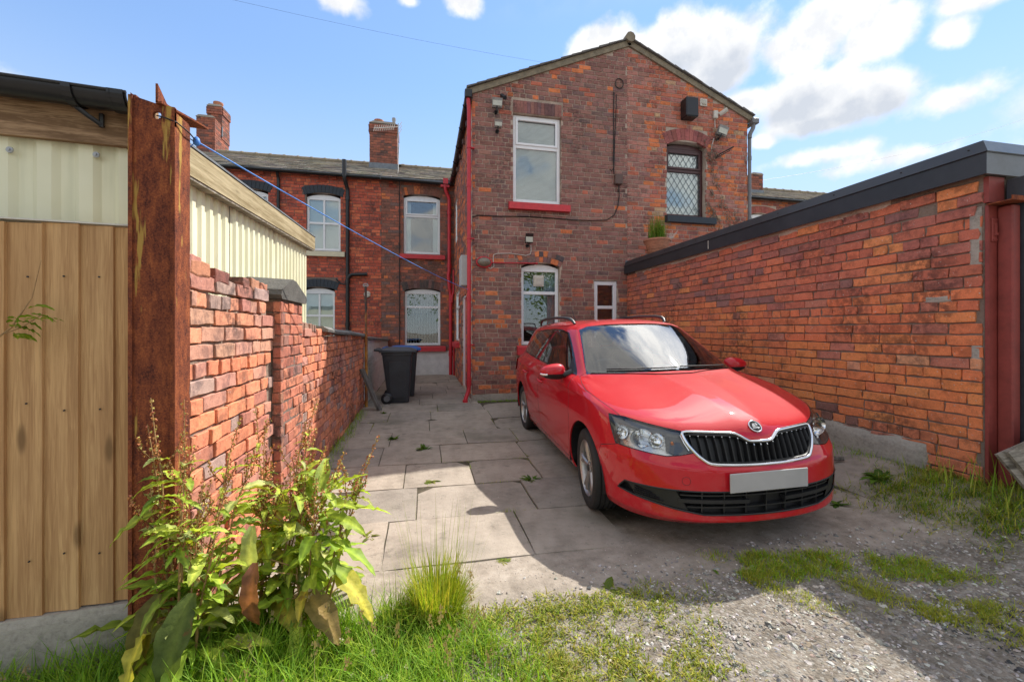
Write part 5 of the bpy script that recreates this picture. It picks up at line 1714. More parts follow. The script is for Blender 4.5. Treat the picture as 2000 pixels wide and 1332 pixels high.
# red steel door post
M['oxide'] = simple('oxide', (.25, .045, .035), .6, .18, 7, bump=.12)
dp = thing('steel_door_post', (4.0, 2.15, 0), 'red-painted steel door post at the corner of the garage', 'post')
one('plate', M['oxide'], dp, lambda m: m.box(GWX - .002, GWX + .13, 2.195, 2.215, .0, 2.19))
one('rib', M['oxide'], dp, lambda m: m.bbox(GWX + .075, GWX + .15, 2.11, 2.194, .0, 2.18, .008))
one('head_block', M['oxide'], dp, lambda m: m.box(GWX + .01, GWX + .16, 2.20, 2.23, 2.215, 2.40))
one('angle_bracket', M['rust_plain'], dp, lambda m: (m.box(GWX - .02, GWX + .15, 2.06, 2.20, 2.19, 2.198), m.box(GWX - .02, GWX + .15, 2.06, 2.068, 2.198, 2.222)))
hp = one('hinge_plate', M['oxide'], dp, lambda m: m.bbox(GWX + .018, GWX + .068, 2.186, 2.194, 1.93, 2.10, .002))
one('bolt', M['oxide'], hp, lambda m: ([m.lathe([(.006, 0), (.006, -.006)], (GWX + .028 + dx * .03, 2.187, 1.945 + dz * .14), 8, 'Y') for dx in (0, 1) for dz in (0, 1)], m.box(GWX + .036, GWX + .05, 2.176, 2.187, 1.985, 2.06), m.box(GWX + .033, GWX + .053, 2.172, 2.187, 1.975, 1.99)))
dj = thing('garage_door', (4.5, 2.05, 0), 'dark blue-grey garage door edge beside the red post', 'door')
one('jamb', M['door_dark'], dj, lambda m: m.bbox(GWX + .155, GWX + .26, 2.07, 2.19, 0, 2.38, .006))
one('leaf', M['door_dark'], dj, lambda m: [m.bbox(GWX + .265 + k * .145, GWX + .405 + k * .145, 2.10, 2.15, .05, 2.36, .006) for k in range(14)])
# old boards leaning in the corner
lb = thing('leaning_board', (3.9, 2.0, .1), 'weathered grey wooden board with battens leaning at the garage corner', 'board')
def lbd(m, o0, o1, d0, d1):
    a = Vector((3.60, 1.98, .50)); b = Vector((4.35, 1.95, .72)); c = Vector((3.80, 1.86, .16))
    e = (b - a).normalized(); f = (c - a); L = f.length; f.normalize(); n = e.cross(f).normalized()
    if n.y > 0: n = -n
    vs = [a + e * u + f * v + n * w for w in (d0, d1) for u, v in ((o0, 0), (o1, 0), (o1, L), (o0, L))]
    m.add(vs, [(0, 1, 2, 3), (7, 6, 5, 4)] + [(i, 4 + i, 4 + (i + 1) % 4, (i + 1) % 4) for i in range(4)])
one('panel', M['grey_wood_y'], lb, lambda m: lbd(m, .0, .9, 0, .018))
for k in range(3): one('batten', M['grey_wood_y'], lb, lambda m: lbd(m, .05 + k * .2, .13 + k * .2, .019, .042))

# ---------------------------------------------------------------- pot plant on the garage roof
pp = thing('potted_plant', (4.30, 7.1, 2.664), 'terracotta pot of feathery green shoots standing on the garage roof', 'plant')
def pot(m):
    m.lathe([(.155, 0), (.20, .20), (.205, .205), (.195, .215), (.235, .30), (.25, .305), (.25, .335), (.225, .335), (.21, .29), (.19, .26)], (4.30, 7.1, 2.664), 26)
    for h in (.05, .1, .15): m.lathe([(.172 + h * .22, -.006), (.18 + h * .22, 0), (.175 + h * .22, .006)], (4.30, 7.1, 2.664 + h), 26, caps=False)
one('pot', M['terracotta'], pp, pot, 40)
one('soil', M['ground'], pp, lambda m: m.lathe([(.205, .27), (.1, .285), (0.001, .29)], (4.30, 7.1, 2.664), 16))
# ================================================================ plants
def leaf_mat(name, src='obj', trans=.35, gloss=.35, spots=0.0):
    m, t = new_mat(name)
    base = t.n('ShaderNodeObjectInfo').outputs['Color'] if src == 'obj' else t.n('ShaderNodeAttribute', attribute_name='Col').outputs['Color']
    p = wpos(t)
    n1 = t.noise(p, 38, 4, .65); n2 = t.noise(p, 70, 4)
    c = t.mix(t.sstep(n1, .35, .7), base, t.mix(1.0, base, (.72, .74, .6), 'MULTIPLY'))
    if spots:
        c = t.mix(1.0, c, t.n('ShaderNodeAttribute', attribute_name='vein').outputs['Color'], 'MULTIPLY')
        c = t.mix(t.m('MULTIPLY', t.sstep(t.noise(p, 16, 4, .7), .60, .72), spots), c, (.22, .075, .03))
    pr = t.n('ShaderNodeBsdfPrincipled', inp={'Base Color': c, 'Roughness': 1 - gloss, 'Specular IOR Level': .4, 'Normal': t.n('ShaderNodeBump', inp={'Height': n2, 'Strength': .6, 'Distance': .004}).outputs[0]})
    tr = t.n('ShaderNodeBsdfTranslucent', inp={0: t.mix(1.0, c, (1.25, 1.2, .55), 'MULTIPLY')})
    mx = t.n('ShaderNodeMixShader', inp={0: trans, 1: pr.outputs[0], 2: tr.outputs[0]})
    t.n('ShaderNodeOutputMaterial', inp={0: mx.outputs[0]})
    return m


M['leaf'] = leaf_mat('leaf', 'obj', .42, .42, .6)
M['grass'] = leaf_mat('grass', 'att', .45, .3)
M['stem'] = simple('stem', (.34, .20, .08), .7, .25, 30)
M['seed'] = leaf_mat('seed', 'att', .2, .2)


def leaf_verts(L, W_, curl, fold, wave, rnd, n=10):
    """a dock leaf along +x: midrib trough, wavy edge, drooping tip"""
    vs = []; x = 0; z = 0; a = 0
    for i in range(n + 1):
        t = i / n
        w = W_ * (sin(pi * min(1, t * .92 + .06)) ** .75) * (1 - .25 * t) * (1 + rnd.uniform(-.10, .10))
        if i == n: w = .001
        up = fold * w
        wv = wave * sin(i * 2.3 + rnd.random()) * w
        for s in (-1, -.5, 0, .5, 1):
            vs.append((x - sin(a) * up * abs(s) * 0, s * w, z + up * abs(s) + (wv * s if abs(s) == 1 else wv * s * .3)))
        a += curl / n
        x += cos(a) * L / n; z -= sin(a) * L / n
    fs = [(i * 5 + j, i * 5 + j + 1, (i + 1) * 5 + j + 1, (i + 1) * 5 + j) for i in range(n) for j in range(4)]
    return vs, fs


LV = []
rl = random.Random(77)
for k in range(10):
    vs, fs = leaf_verts(1.0, rl.uniform(.12, .19), rl.uniform(.6, 1.9), rl.uniform(.15, .5), rl.uniform(.22, .5), rl)
    me = bpy.data.meshes.new('leaf'); me.from_pydata(vs, [], fs); me.materials.append(M['leaf'])
    at = me.color_attributes.new('vein', 'FLOAT_COLOR', 'POINT')     # pale midrib, darker blade between the side veins
    at.data.foreach_set('color', [c for i in range(len(vs)) for c in ((*((1.5, 1.4, 1.3) if i % 5 == 2 else (.98 if (i // 5) % 2 else .78,) * 3), 1.0))])
    me.polygons.foreach_set('use_smooth', [True] * len(fs))
    LV.append(me)


def add_leaf(parent, p, size, yaw, pitch, col, rnd, roll=None):
    o = bpy.data.objects.new('leaf', rnd.choice(LV)); COL.objects.link(o)
    o.parent = parent; o.location = Vector(p) - ORG[parent.name]
    o.rotation_euler = (roll if roll is not None else rnd.uniform(-.5, .5), -pitch, yaw)
    o.scale = (size, size * rnd.uniform(.85, 1.2), size)
    o.color = (*jit(col, rnd, .2), 1)
    return o


GREEN = (.36, .50, .06); LIME = (.52, .64, .09); DEEP = (.24, .36, .05); YEL = (.56, .50, .07); RUS = (.36, .15, .08); PALE = (.48, .52, .2)


def dock(loc, stems, basal, spread, hmax, label, seed, lean=(0, 0)):
    rnd = random.Random(seed)
    d = thing('dock_plant', loc, label, 'weed', 'dock plants by the rusty post')
    L = Vector(loc)
    for k in range(stems):
        a = rnd.uniform(0, 2 * pi); b0 = L + Vector((cos(a), sin(a) * .6, 0)) * rnd.uniform(.01, .10)
        h = hmax * rnd.uniform(.62, 1.0); top = b0 + Vector((cos(a) * spread * rnd.uniform(.3, 1) + lean[0], sin(a) * spread * .6 * rnd.uniform(.2, 1) + lean[1], h))
        pts = [b0.lerp(top, t) + Vector((0, 0, 0.0)) + Vector((rnd.uniform(-.008, .008), rnd.uniform(-.008, .008), 0)) for t in [i / 7 for i in range(8)]]
        for i in range(8): pts[i] += (Vector((b0.x, b0.y, 0)) - Vector((top.x, top.y, 0))) * .25 * sin(pi * i / 7) * .5
        st = one('stem', M['stem'], d, lambda m: m.tube(pts, [.006 - .0045 * i / 7 for i in range(8)], 5), 60)
        def along(t):
            q = t * 7; i = min(6, int(q)); return pts[i].lerp(pts[i + 1], q - i)
        sp = MB()
        def whorl(c, n, r_):
            for _ in range(n):
                v = Vector((rnd.gauss(0, 1), rnd.gauss(0, 1), rnd.gauss(0, .6))).normalized()
                q = c + v * r_ * rnd.uniform(.5, 1); s_ = rnd.uniform(.0035, .0062)
                sp.col = jit(rnd.choice([(.56, .22, .09), (.64, .31, .13), (.46, .15, .09), (.62, .44, .18), (.50, .44, .13)]), rnd, .25)
                x_ = v.cross(Vector((0, 0, 1))).normalized() * s_
                sp.add([q - x_, q + x_, q + Vector((0, 0, -s_ * 1.9)), q + v * s_ * 1.3 + Vector((0, 0, -s_))], [(0, 1, 3), (1, 2, 3), (2, 0, 3)])
        t = .55
        while t < 1.0:
            whorl(along(t), 4, .013 * (1.25 - t * .5)); t += .021
        for b in range(rnd.randint(3, 6)):
            t0 = rnd.uniform(.42, .86); p0 = along(t0); aa = rnd.uniform(0, 2 * pi); l_ = rnd.uniform(.10, .24) * (1.2 - t0 * .6)
            dv = Vector((cos(aa) * .5, sin(aa) * .5, 1)).normalized()
            bp_ = [p0, p0 + dv * l_ * .5 + Vector((cos(aa), sin(aa), 0)) * .012, p0 + dv * l_]
            sp.col = (.26, .14, .05); sp.tube(bp_, [.0022, .0018, .0012], 4, caps=False)
            u = .2
            while u < 1.0:
                whorl(bp_[0].lerp(bp_[1], u * 2) if u < .5 else bp_[1].lerp(bp_[2], u * 2 - 1), 3, .010); u += .10
        sp.build('flower_spike', M['seed'], d)
        for j in range(rnd.randint(13, 19)):
            t0 = rnd.uniform(.12, .82); p0 = along(t0); aa = rnd.uniform(0, 2 * pi)
            add_leaf(d, p0, rnd.uniform(.10, .21) * (1.2 - t0 * .8), aa, rnd.uniform(-.1, .9), rnd.choice([GREEN, GREEN, LIME, LIME, PALE, DEEP]), rnd)
    for j in range(26):      # upright blades filling the middle of the clump
        a = rnd.uniform(0, 2 * pi); c = L + Vector((cos(a) * rnd.uniform(.03, .13) + lean[0] * .5, sin(a) * rnd.uniform(.02, .09) + lean[1] * .4, rnd.uniform(.18, .62)))
        add_leaf(d, c, rnd.uniform(.13, .21), a, rnd.uniform(.1, 1.1), rnd.choice([GREEN, LIME, LIME, GREEN, PALE]), rnd)
    for j in range(basal):
        a = rnd.uniform(0, 2 * pi); c = L + Vector((cos(a) * .05, sin(a) * .04, rnd.uniform(.05, .30)))
        e = c + Vector((cos(a), sin(a) * .8, .4)) * rnd.uniform(.04, .12)
        one('petiole', M['stem'], d, lambda m: m.tube([L + Vector((cos(a) * .02, sin(a) * .02, .01)), c, e], .0035, 4))
        add_leaf(d, e, rnd.uniform(.16, .27), a + rnd.uniform(-.3, .3), rnd.uniform(-.45, .7), rnd.choice([GREEN, GREEN, LIME, DEEP, DEEP, YEL]), rnd)
    return d


d1 = dock((-.93, 1.90, gz(-.9, 1.9) - .01), 9, 12, .20, 1.12, 'tall seeding dock plant directly in front of the rusty post', 101, (.07, .03))
d2 = dock((-.70, 2.16, gz(-.7, 2.1) - .01), 10, 13, .18, 1.10, 'tall seeding dock plant right of the post, against the brick wall', 102, (.06, .14))
d3 = dock((-.52, 2.06, gz(-.5, 2.05) - .01), 4, 12, .18, .85, 'shorter dock plant with broad drooping leaves at the right of the clump', 103, (.06, .12))
# big tattered leaves hanging forward over the grass
for (dd, p, s_, yaw, pit, col) in ((d1, (-.98, 1.82, .30), .34, -1.9, -.75, (.20, .16, .035)), (d1, (-.86, 1.80, .30), .32, -1.75, -.75, (.16, .21, .035)), (d2, (-.68, 1.90, .34), .28, -1.7, -.75, RUS),
                                   (d1, (-1.0, 1.86, .60), .20, 3.5, -.1, LIME), (d3, (-.45, 2.0, .34), .30, -.35, .1, GREEN), (d3, (-.42, 2.02, .22), .32, -.6, -.25, YEL), (d3, (-.48, 1.98, .28), .30, -.1, -.25, GREEN),
                                   (d3, (-.40, 2.1, .44), .26, .25, .15, LIME), (d2, (-.72, 1.98, .46), .26, -1.6, -.8, PALE), (d1, (-.88, 1.78, .10), .24, -1.4, .1, GREEN), (d3, (-.5, 1.95, .16), .27, -.8, -.2, (.33, .22, .07))):
    add_leaf(dd, p, s_, yaw, pit, col, rl, roll=rl.uniform(-.3, .3))

# ---------------------------------------------------------------- grass
GG = MB()
rg = random.Random(200)
GC = [(.25, .44, .03), (.32, .50, .04), (.17, .33, .03), (.42, .54, .06), (.52, .50, .11)]


def blade(m, p, h, az_, lean, w, col, seg=3, arch=1.0):
    d = Vector((cos(az_), sin(az_), 0)); s = Vector((-sin(az_), cos(az_), 0))
    vs = []; p = Vector(p)
    for i in range(seg):
        t = i / seg
        c = p + d * lean * h * (t ** 1.8) * arch + Vector((0, 0, h * (t - .25 * lean * t * t)))
        ww = w * (1 - t * .65)
        vs += [c - s * ww, c + s * ww]
    vs.append(p + d * lean * h * arch + Vector((0, 0, h * (1 - .25 * lean))))
    m.col = col
    m.add(vs, [(2 * i, 2 * i + 1, 2 * i + 3, 2 * i + 2) for i in range(seg - 1)] + [(2 * seg - 2, 2 * seg - 1, 2 * seg)])


def fence_y(x): return 1.965 + .093 * (x + 1.15) - .04


def field(m, n, x0, x1, y0, y1, h0, h1, w, dens, cols, lean=(.2, .9), clump=4.0, seed=0):
    k = 0; tries = 0
    while k < n and tries < n * 12:
        tries += 1
        x = rg.uniform(x0, x1); y = rg.uniform(y0, y1)
        q = dens(x, y)
        if q <= 0: continue
        v = .5 + .5 * noise.noise(Vector((x * clump * 2.2, y * clump * 2.2, seed)))
        if rg.random() > q * (.25 + .9 * v): continue
        h = (h0 + (h1 - h0) * rg.random() ** 1.5) * (.45 + .9 * v)
        blade(m, (x, y, gsoil(x, y) - .008), h, rg.uniform(0, 2 * pi), rg.uniform(*lean), w * rg.uniform(.6, 1.3), jit(rg.choice(cols), rg, .22), 3)
        k += 1


def d_front(x, y):
    if x < -1.0 and y > fence_y(x): return 0
    if y > 2.10 + .12 * fbm(x, 0, 2.0) - .35 * ss(-.2, .45, x): return 0
    e = 1 - ss(-.25, .75, x + .25 * fbm(x, y, 2.5))
    return e
field(GG, 22000, -1.75, .5, 1.25, 2.35, .035, .21, .0026, d_front, GC[:4], (.25, 1.1), seed=1)
def d_deep(x, y): return d_front(x, y) * (1 - ss(-.9, -.35, x)) * (1 - ss(1.85, 2.1, y) * .5)
field(GG, 3500, -1.6, -.2, 1.4, 2.15, .12, .28, .003, d_deep, GC[:3], (.2, .9), seed=2)
# thin mossy sward running out over the gravel
def d_moss(x, y):
    v = fbm(x, y, 2.6, 3.0)
    return max(0, 1.0 + 1.1 * v) * ss(-.6, -.1, x) * (1 - ss(.75, 1.45, x + .2 * fbm(x, y, 3))) * (1 - ss(1.92, 2.06, y + .05 * fbm(x, y, 5)))
YC = [(.46, .46, .05), (.36, .42, .045), (.50, .46, .08), (.28, .36, .04), (.42, .36, .12)]
field(GG, 42000, -.4, 1.6, 1.2, 2.12, .006, .042, .0036, d_moss, YC + [(.20, .27, .035), (.26, .32, .04)], (.3, 1.4), 7, 3)
def d_strip(x, y):
    c = 2.0 - .06 * (x - 1.6)
    w = .17 + .06 * fbm(x, y, 3)
    q = 1 - ss(w * .4, w, abs(y - c + .18 * (x - 2.1)))
    return q * ss(1.52, 1.75, x) * (1 - ss(2.7, 3.1, x)) * (.5 + fbm(x, y, 4, 2))
field(GG, 13000, 1.45, 3.1, 1.5, 2.45, .012, .06, .0022, d_strip, YC[:4] + GC[:2], (.3, 1.2), 7, 4)
def d_sw(x, y):   # trailing patch towards the lower right
    q = 1 - ss(.0, .28, abs((y - 1.75) + .62 * (x - 2.1)))
    return max(0, q * (.4 + 1.3 * fbm(x, y, 4.5, 5)))
field(GG, 10000, 1.7, 2.9, 1.1, 2.0, .01, .05, .002, d_sw, YC[:4], (.3, 1.2), 8, 5)
def d_gar(x, y):
    e = ss(3.0, 3.5, x + .25 * fbm(x, y, 3) - .6 * max(0, 2.1 - y)) * (1 - ss(2.45, 2.85, y)) * ss(1.45, 1.8, y)
    return e * (.55 + .6 * fbm(x, y, 5))
field(GG, 12000, 2.9, 4.3, 1.4, 2.9, .015, .10, .0028, d_gar, [GC[2], (.12, .24, .03), (.2, .3, .04)] + YC, (.3, 1.4), 6, 6)
def d_gtall(x, y): return d_gar(x, y) * ss(3.4, 3.8, x)
field(GG, 220, 3.4, 4.2, 1.7, 2.6, .15, .36, .003, d_gtall, [GC[0], GC[3], GC[4]], (.1, .7), 6, 7)
# along the foot of the left wall and in the joints of the flags
field(GG, 1600, -1.0, -.80, 2.6, 7.0, .03, .13, .0024, lambda x, y: 1 - ss(-.99, -.82, x - .08 * fbm(y, 0, 1.5)), GC[:4], (.2, 1), 3, 8)
field(GG, 700, .95, 1.7, 7.45, 7.59, .01, .06, .003, lambda x, y: .8, GC[:3], (.2, 1), 5, 9)
field(GG, 500, 3.3, 3.95, 2.7, 3.9, .02, .10, .0026, lambda x, y: ss(3.6, 3.85, x), GC[:4], (.2, 1), 5, 10)
for ((xa, ya), (xb, yb)) in JOINTS:
    L = sqrt((xb - xa) ** 2 + (yb - ya) ** 2)
    if ya > 7 or xb > 2.2: continue
    for _ in range(int(L * 90)):
        t = rg.random(); x = xa + (xb - xa) * t; y = ya + (yb - ya) * t; y += (x - 1) * -.02
        v = noise.noise(Vector((x * 2.3, y * 2.3, 20)))
        if v < .02: continue
        blade(GG, (x + rg.gauss(0, .008), y + rg.gauss(0, .008), gz(x, y) - .01), rg.uniform(.008, .02 + 0.07 * max(0, v - .15)), rg.uniform(0, 6.3), rg.uniform(.3, 1.2), .0022, jit(rg.choice(YC[:4] + GC[:2]), rg, .2), 2)
go_ = GG.build('grass', M['grass'])
tag(go_, 'green and yellowing grass growing over the gravel and along the wall foot', None, None, 'stuff')

# the big tuft
def tuft(loc, n, h, spread, label, seed, cols, thin=60):
    rnd = random.Random(seed)
    t = MB()
    for k in range(n):
        a = rnd.uniform(0, 6.283); r_ = spread * .35 * sqrt(rnd.random())
        hh = h * rnd.uniform(.35, 1.0) * (.6 if k < n * .5 else 1)
        blade(t, (loc[0] + cos(a) * r_, loc[1] + sin(a) * r_, loc[2]), hh, a + rnd.uniform(-.6, .6), rnd.uniform(.1, .75) * (.6 if hh > h * .6 else 1.2), .0023, jit(rnd.choice(cols), rnd, .2), 4)
    for k in range(thin):
        a = rnd.uniform(0, 6.283); r_ = spread * .5 * sqrt(rnd.random())
        blade(t, (loc[0] + cos(a) * r_, loc[1] + sin(a) * r_, loc[2]), h * rnd.uniform(1.2, 1.95), a, rnd.uniform(.05, .32), .0012, jit((.30, .36, .07), rnd, .2), 5)
    o = t.build('grass_tuft', M['grass'])
    return tag(o, label, 'grass tuft')
tuft((.06, 2.02, gz(.06, 2.0) - .02), 2000, .31, .34, 'tall yellow-green grass tuft at the edge of the sunlit paving', 1, [(.36, .46, .03), (.46, .50, .05), (.24, .36, .03), (.54, .48, .08)])
tuft((-.12, 1.98, gz(-.1, 2.0) - .02), 420, .17, .22, 'darker low grass tuft leaning left of the tall tuft', 2, [(.20, .32, .03), (.34, .34, .09), (.14, .24, .03)], 25)


def weed(x, y, s, label, seed, cols=None, upright=.5):
    rnd = random.Random(seed)
    w = thing('weed', (x, y, gz(x, y)), label, 'weed')
    m = MB()
    for k in range(int(16 + 26 * s * 8)):
        a = rnd.uniform(0, 6.283); L = s * rnd.uniform(.4, 1.0); up = rnd.uniform(.1, 1.2) * upright
        vs, fs = leaf_verts(L, L * rnd.uniform(.14, .24), rnd.uniform(.3, 1.2), .3, .1, rnd, 3)
        m.col = jit(rnd.choice(cols or [(.10, .20, .02), (.15, .25, .025), (.07, .15, .02)]), rnd, .2)
        R_ = Matrix.Rotation(a, 3, 'Z') @ Matrix.Rotation(-up, 3, 'Y')
        c = Vector((x + rnd.gauss(0, s * .18), y + rnd.gauss(0, s * .18), gz(x, y) + .002))
        m.add([c + R_ @ Vector(v) for v in vs], fs)
    m.build('leaves', M['grass'], w)
    return w


PY = [(.22, .26, .03), (.28, .30, .05), (.16, .22, .03)]
weed(.95, 3.62, .10, 'bushy green weed in the paving joint left of the front wheel', 1, None, .8)
weed(-.36, 2.86, .08, 'yellow-green weed at the lower left of the sunlit paving', 2, PY)
weed(-.37, 5.25, .09, 'small weed in the shaded paving, left of centre', 3, None, 1.0)
weed(.0, 4.75, .10, 'spindly weed standing in the shaded paving near the sunlit corner', 4, None, 1.2)
weed(.05, 3.78, .08, 'pale weed at a joint inside the sunlit patch', 5, PY)
weed(.46, 2.42, .09, 'flat rosette weed near the curved edge of the car shadow', 6, PY, .2)
weed(.95, 2.02, .11, 'broad low weed on the gravel edge below the car shadow', 7, PY, .3)
weed(1.62, 2.08, .07, 'small plantain rosette at the left end of the grass strip', 8, None, .3)
weed(.78, 1.45, .09, 'pale plantain rosette at the bottom edge of the gravel', 9, [(.26, .3, .12), (.2, .25, .08)], .25)
weed(3.55, 2.62, .15, 'leafy weed at the foot of the garage wall', 10, None, .8)
weed(3.05, 2.55, .08, 'small green weed right of the car bumper', 11, None, .6)
weed(-.62, 6.75, .07, 'tiny weed on the paving in front of the leaning plank', 12, None, .8)

# white clover heads and dry seed stalks in the grass
cl = MB()
for k in range(70):
    x = rg.uniform(-.9, .35); y = rg.uniform(1.4, 1.95); z = gz(x, y) + rg.uniform(.05, .11); r_ = rg.uniform(.006, .010)
    cl.col = jit(rg.choice([(.62, .56, .46), (.55, .45, .38), (.45, .36, .22)]), rg, .15)
    for j in range(9):
        v = Vector((rg.gauss(0, 1), rg.gauss(0, 1), rg.gauss(.3, 1))).normalized(); c = Vector((x, y, z)) + v * r_ * .6; q = v.orthogonal().normalized() * r_ * .45
        cl.add([c - q, c + q, c + v * r_ * .8], [(0, 1, 2)])
for k in range(60):
    x = rg.uniform(-1.3, .4); y = rg.uniform(1.35, 2.0)
    if d_front(x, y) <= .2: continue
    h = rg.uniform(.15, .30); a = rg.uniform(0, 6.3); le = rg.uniform(.2, .9)
    blade(cl, (x, y, gz(x, y)), h, a, le, .0011, (.36, .28, .14), 4)
    tip = Vector((x, y, gz(x, y))) + Vector((cos(a) * le * h, sin(a) * le * h, h * (1 - .25 * le)))
    for j in range(12):
        c = tip + Vector((rg.gauss(0, .006), rg.gauss(0, .006), rg.uniform(-.05, .0))); s_ = .004
        cl.col = jit((.40, .31, .18), rg, .2)
        cl.add([c + Vector((-s_, 0, 0)), c + Vector((s_, 0, 0)), c + Vector((0, s_ * .4, s_ * 3))], [(0, 1, 2)])
tag(cl.build('clover_flowers', M['grass']), 'white clover heads and straw-coloured seed stalks in the front grass', None, None, 'stuff')

# sprig of shrub poking in at the left edge
sg = thing('shrub_sprig', (-1.42, 1.80, 0), 'thin twig with bright green leaves in front of the fence at the left edge', 'sprig')
rs = random.Random(5)
one('twig', M['stem'], sg, lambda m: (m.tube([(-1.62, 1.80, 1.12), (-1.52, 1.84, 1.25), (-1.47, 1.86, 1.31), (-1.42, 1.875, 1.42), (-1.40, 1.885, 1.56)], [.004, .0035, .003, .002, .001], 5), m.tube([(-1.50, 1.85, 1.28), (-1.44, 1.86, 1.31), (-1.38, 1.865, 1.36)], .0018, 4)), 60)
for k in range(14):
    t = rs.random(); p = Vector((-1.50, 1.85, 1.29)).lerp(Vector((-1.385, 1.865, 1.36)), t) + Vector((rs.uniform(-.02, .02), rs.uniform(-.02, .02), rs.uniform(-.04, .03)))
    add_leaf(sg, p, rs.uniform(.05, .085), rs.uniform(-.6, 1.0), rs.uniform(-.1, .6), (.22, .36, .02), rs)

# shoots in the flower pot
ps_ = MB()
for k in range(420):
    g = rs.choice([(-.11, 0), (.0, .02), (.03, -.03), (.13, .02)]); a = rs.uniform(0, 6.3)
    blade(ps_, (4.30 + g[0] + rs.gauss(0, .03), 7.1 + g[1] + rs.gauss(0, .03), 2.94), rs.uniform(.2, .62), a, rs.uniform(.02, .22), .0035, jit(rs.choice([(.20, .33, .03), (.26, .40, .04), (.13, .24, .025)]), rs, .2), 3)
ps_.build('shoots', M['grass'], pp)
for k in range(6):
    one('dry_stalk', M['cable_white'], pp, lambda m: m.tube([(4.42, 7.0, 2.95), (4.48 + .02 * k, 6.98, 3.05), (4.47 + .035 * k, 6.97, 3.10 + .03 * (k % 3))], .003, 4))

# ---------------------------------------------------------------- loose stones
def stone_mesh(m, c, s, rnd, col):
    vs = []
    q = Matrix.Rotation(rnd.uniform(0, 6.3), 3, 'Z') @ Matrix.Rotation(rnd.uniform(-.4, .4), 3, 'X')
    for (x, y, z) in ((1, 0, 0), (.45, .8, .1), (-.5, .75, 0), (-1, 0, .1), (-.4, -.8, 0), (.5, -.75, .1)):
        vs.append(Vector(c) + q @ Vector((x * s * rnd.uniform(.75, 1.15), y * s * .75 * rnd.uniform(.75, 1.15), z * s - .1 * s)))
    t0 = Vector(c) + q @ Vector((rnd.uniform(.1, .45) * s, rnd.uniform(-.25, .25) * s, s * rnd.uniform(.3, .55)))
    t1 = Vector(c) + q @ Vector((-rnd.uniform(.1, .45) * s, rnd.uniform(-.25, .25) * s, s * rnd.uniform(.3, .55)))
    vs += [t0, t1]
    m.col = col
    m.add(vs, [(0, 1, 6), (1, 2, 7, 6), (2, 3, 7), (3, 4, 7), (4, 5, 6, 7), (5, 0, 6)])


gr_ = MB()
SCOL = [(.36, .33, .29), (.46, .43, .39), (.27, .25, .23), (.17, .165, .16), (.56, .53, .49), (.34, .28, .22)]
k = 0
while k < 15000:
    x = rg.uniform(.2, 4.2); y = rg.uniform(1.0, 2.25)
    q = ss(.35, 1.3, x + .3 * fbm(x, y, 2)) * (.55 + .7 * fbm(x, y, 3.0, 9)) * (1 - ss(1.7, 2.25, y + .12 * fbm(x, y, 3)) * .8) + .03
    if x > 3: q *= .6
    if rg.random() > q: k += .2; continue
    s_ = .004 + .012 * rg.random() ** 2.6
    if rg.random() < .012: s_ = rg.uniform(.014, .024)
    dk = x > 2.3 and y < 1.45 and rg.random() < .55
    stone_mesh(gr_, (x, y, gsoil(x, y) + s_ * .1), s_, rg, jit((.06, .06, .062) if dk else rg.choice(SCOL), rg, .18))
    k += 1
for _ in range(1500):     # grit swept over the flags
    x = rg.uniform(-.6, 3.2); y = 2.2 + 1.8 * rg.random() ** 2
    stone_mesh(gr_, (x, y, max(gsoil(x, y), gz(x, y) + .002) + .002), rg.uniform(.0018, .0045), rg, jit(rg.choice(SCOL), rg, .2))
tag(gr_.build('gravel', brick_mat('stone', 'att', .2, .1)), 'loose grey gravel and chippings on the track', None, None, 'stuff')
for (x, y, s_, wh) in ((-1.50, 1.80, .035, 'largest pebble, nearest the left edge, under the concrete fence base'), (-1.44, 1.82, .022, 'second pebble from the left under the concrete fence base'), (-1.38, 1.825, .026, 'third pebble from the left under the concrete fence base'), (-1.33, 1.83, .02, 'smallest pebble, nearest the grass, under the concrete fence base')):
    m = MB(); stone_mesh(m, (x, y, gz(x, y) + .0), s_, rg, (.33, .28, .23))
    o = m.build('cobble', M['seed']); tag(o, wh, 'stone', 'pebbles under the fence')
m = MB(); m.tube([(3.28, 3.12, .10), (3.5, 3.05, .16), (3.62, 2.98, .17)], [.03, .026, .018], 7)
tag(m.build('driftwood', M['grey_wood']), 'short weathered log on the ground by the garage foot', 'log')

# ---------------------------------------------------------------- overhead wires
w1 = MB(); w1.tube([Vector((-14, 4.9, 6.9)).lerp(Vector((2.25, 7.5, 6.31)), k / 20) + Vector((0, 0, -.5 * 4 * (k / 20) * (1 - k / 20))) for k in range(21)], .0014, 5)
tag(w1.build('overhead_wire', M['cable_black']), 'thin overhead wire sloping down from the upper left to the gable', 'wire')
w2_ = MB(); w2_.tube([Vector((13.2, 15.5, 7.6)).lerp(Vector((34, 17, 13.5)), k / 12) + Vector((0, 0, -.4 * 4 * (k / 12) * (1 - k / 12))) for k in range(13)], .006, 5)
tag(w2_.build('overhead_wire', M['cable_white']), 'faint overhead wire rising to the right above the garage roof', 'wire')

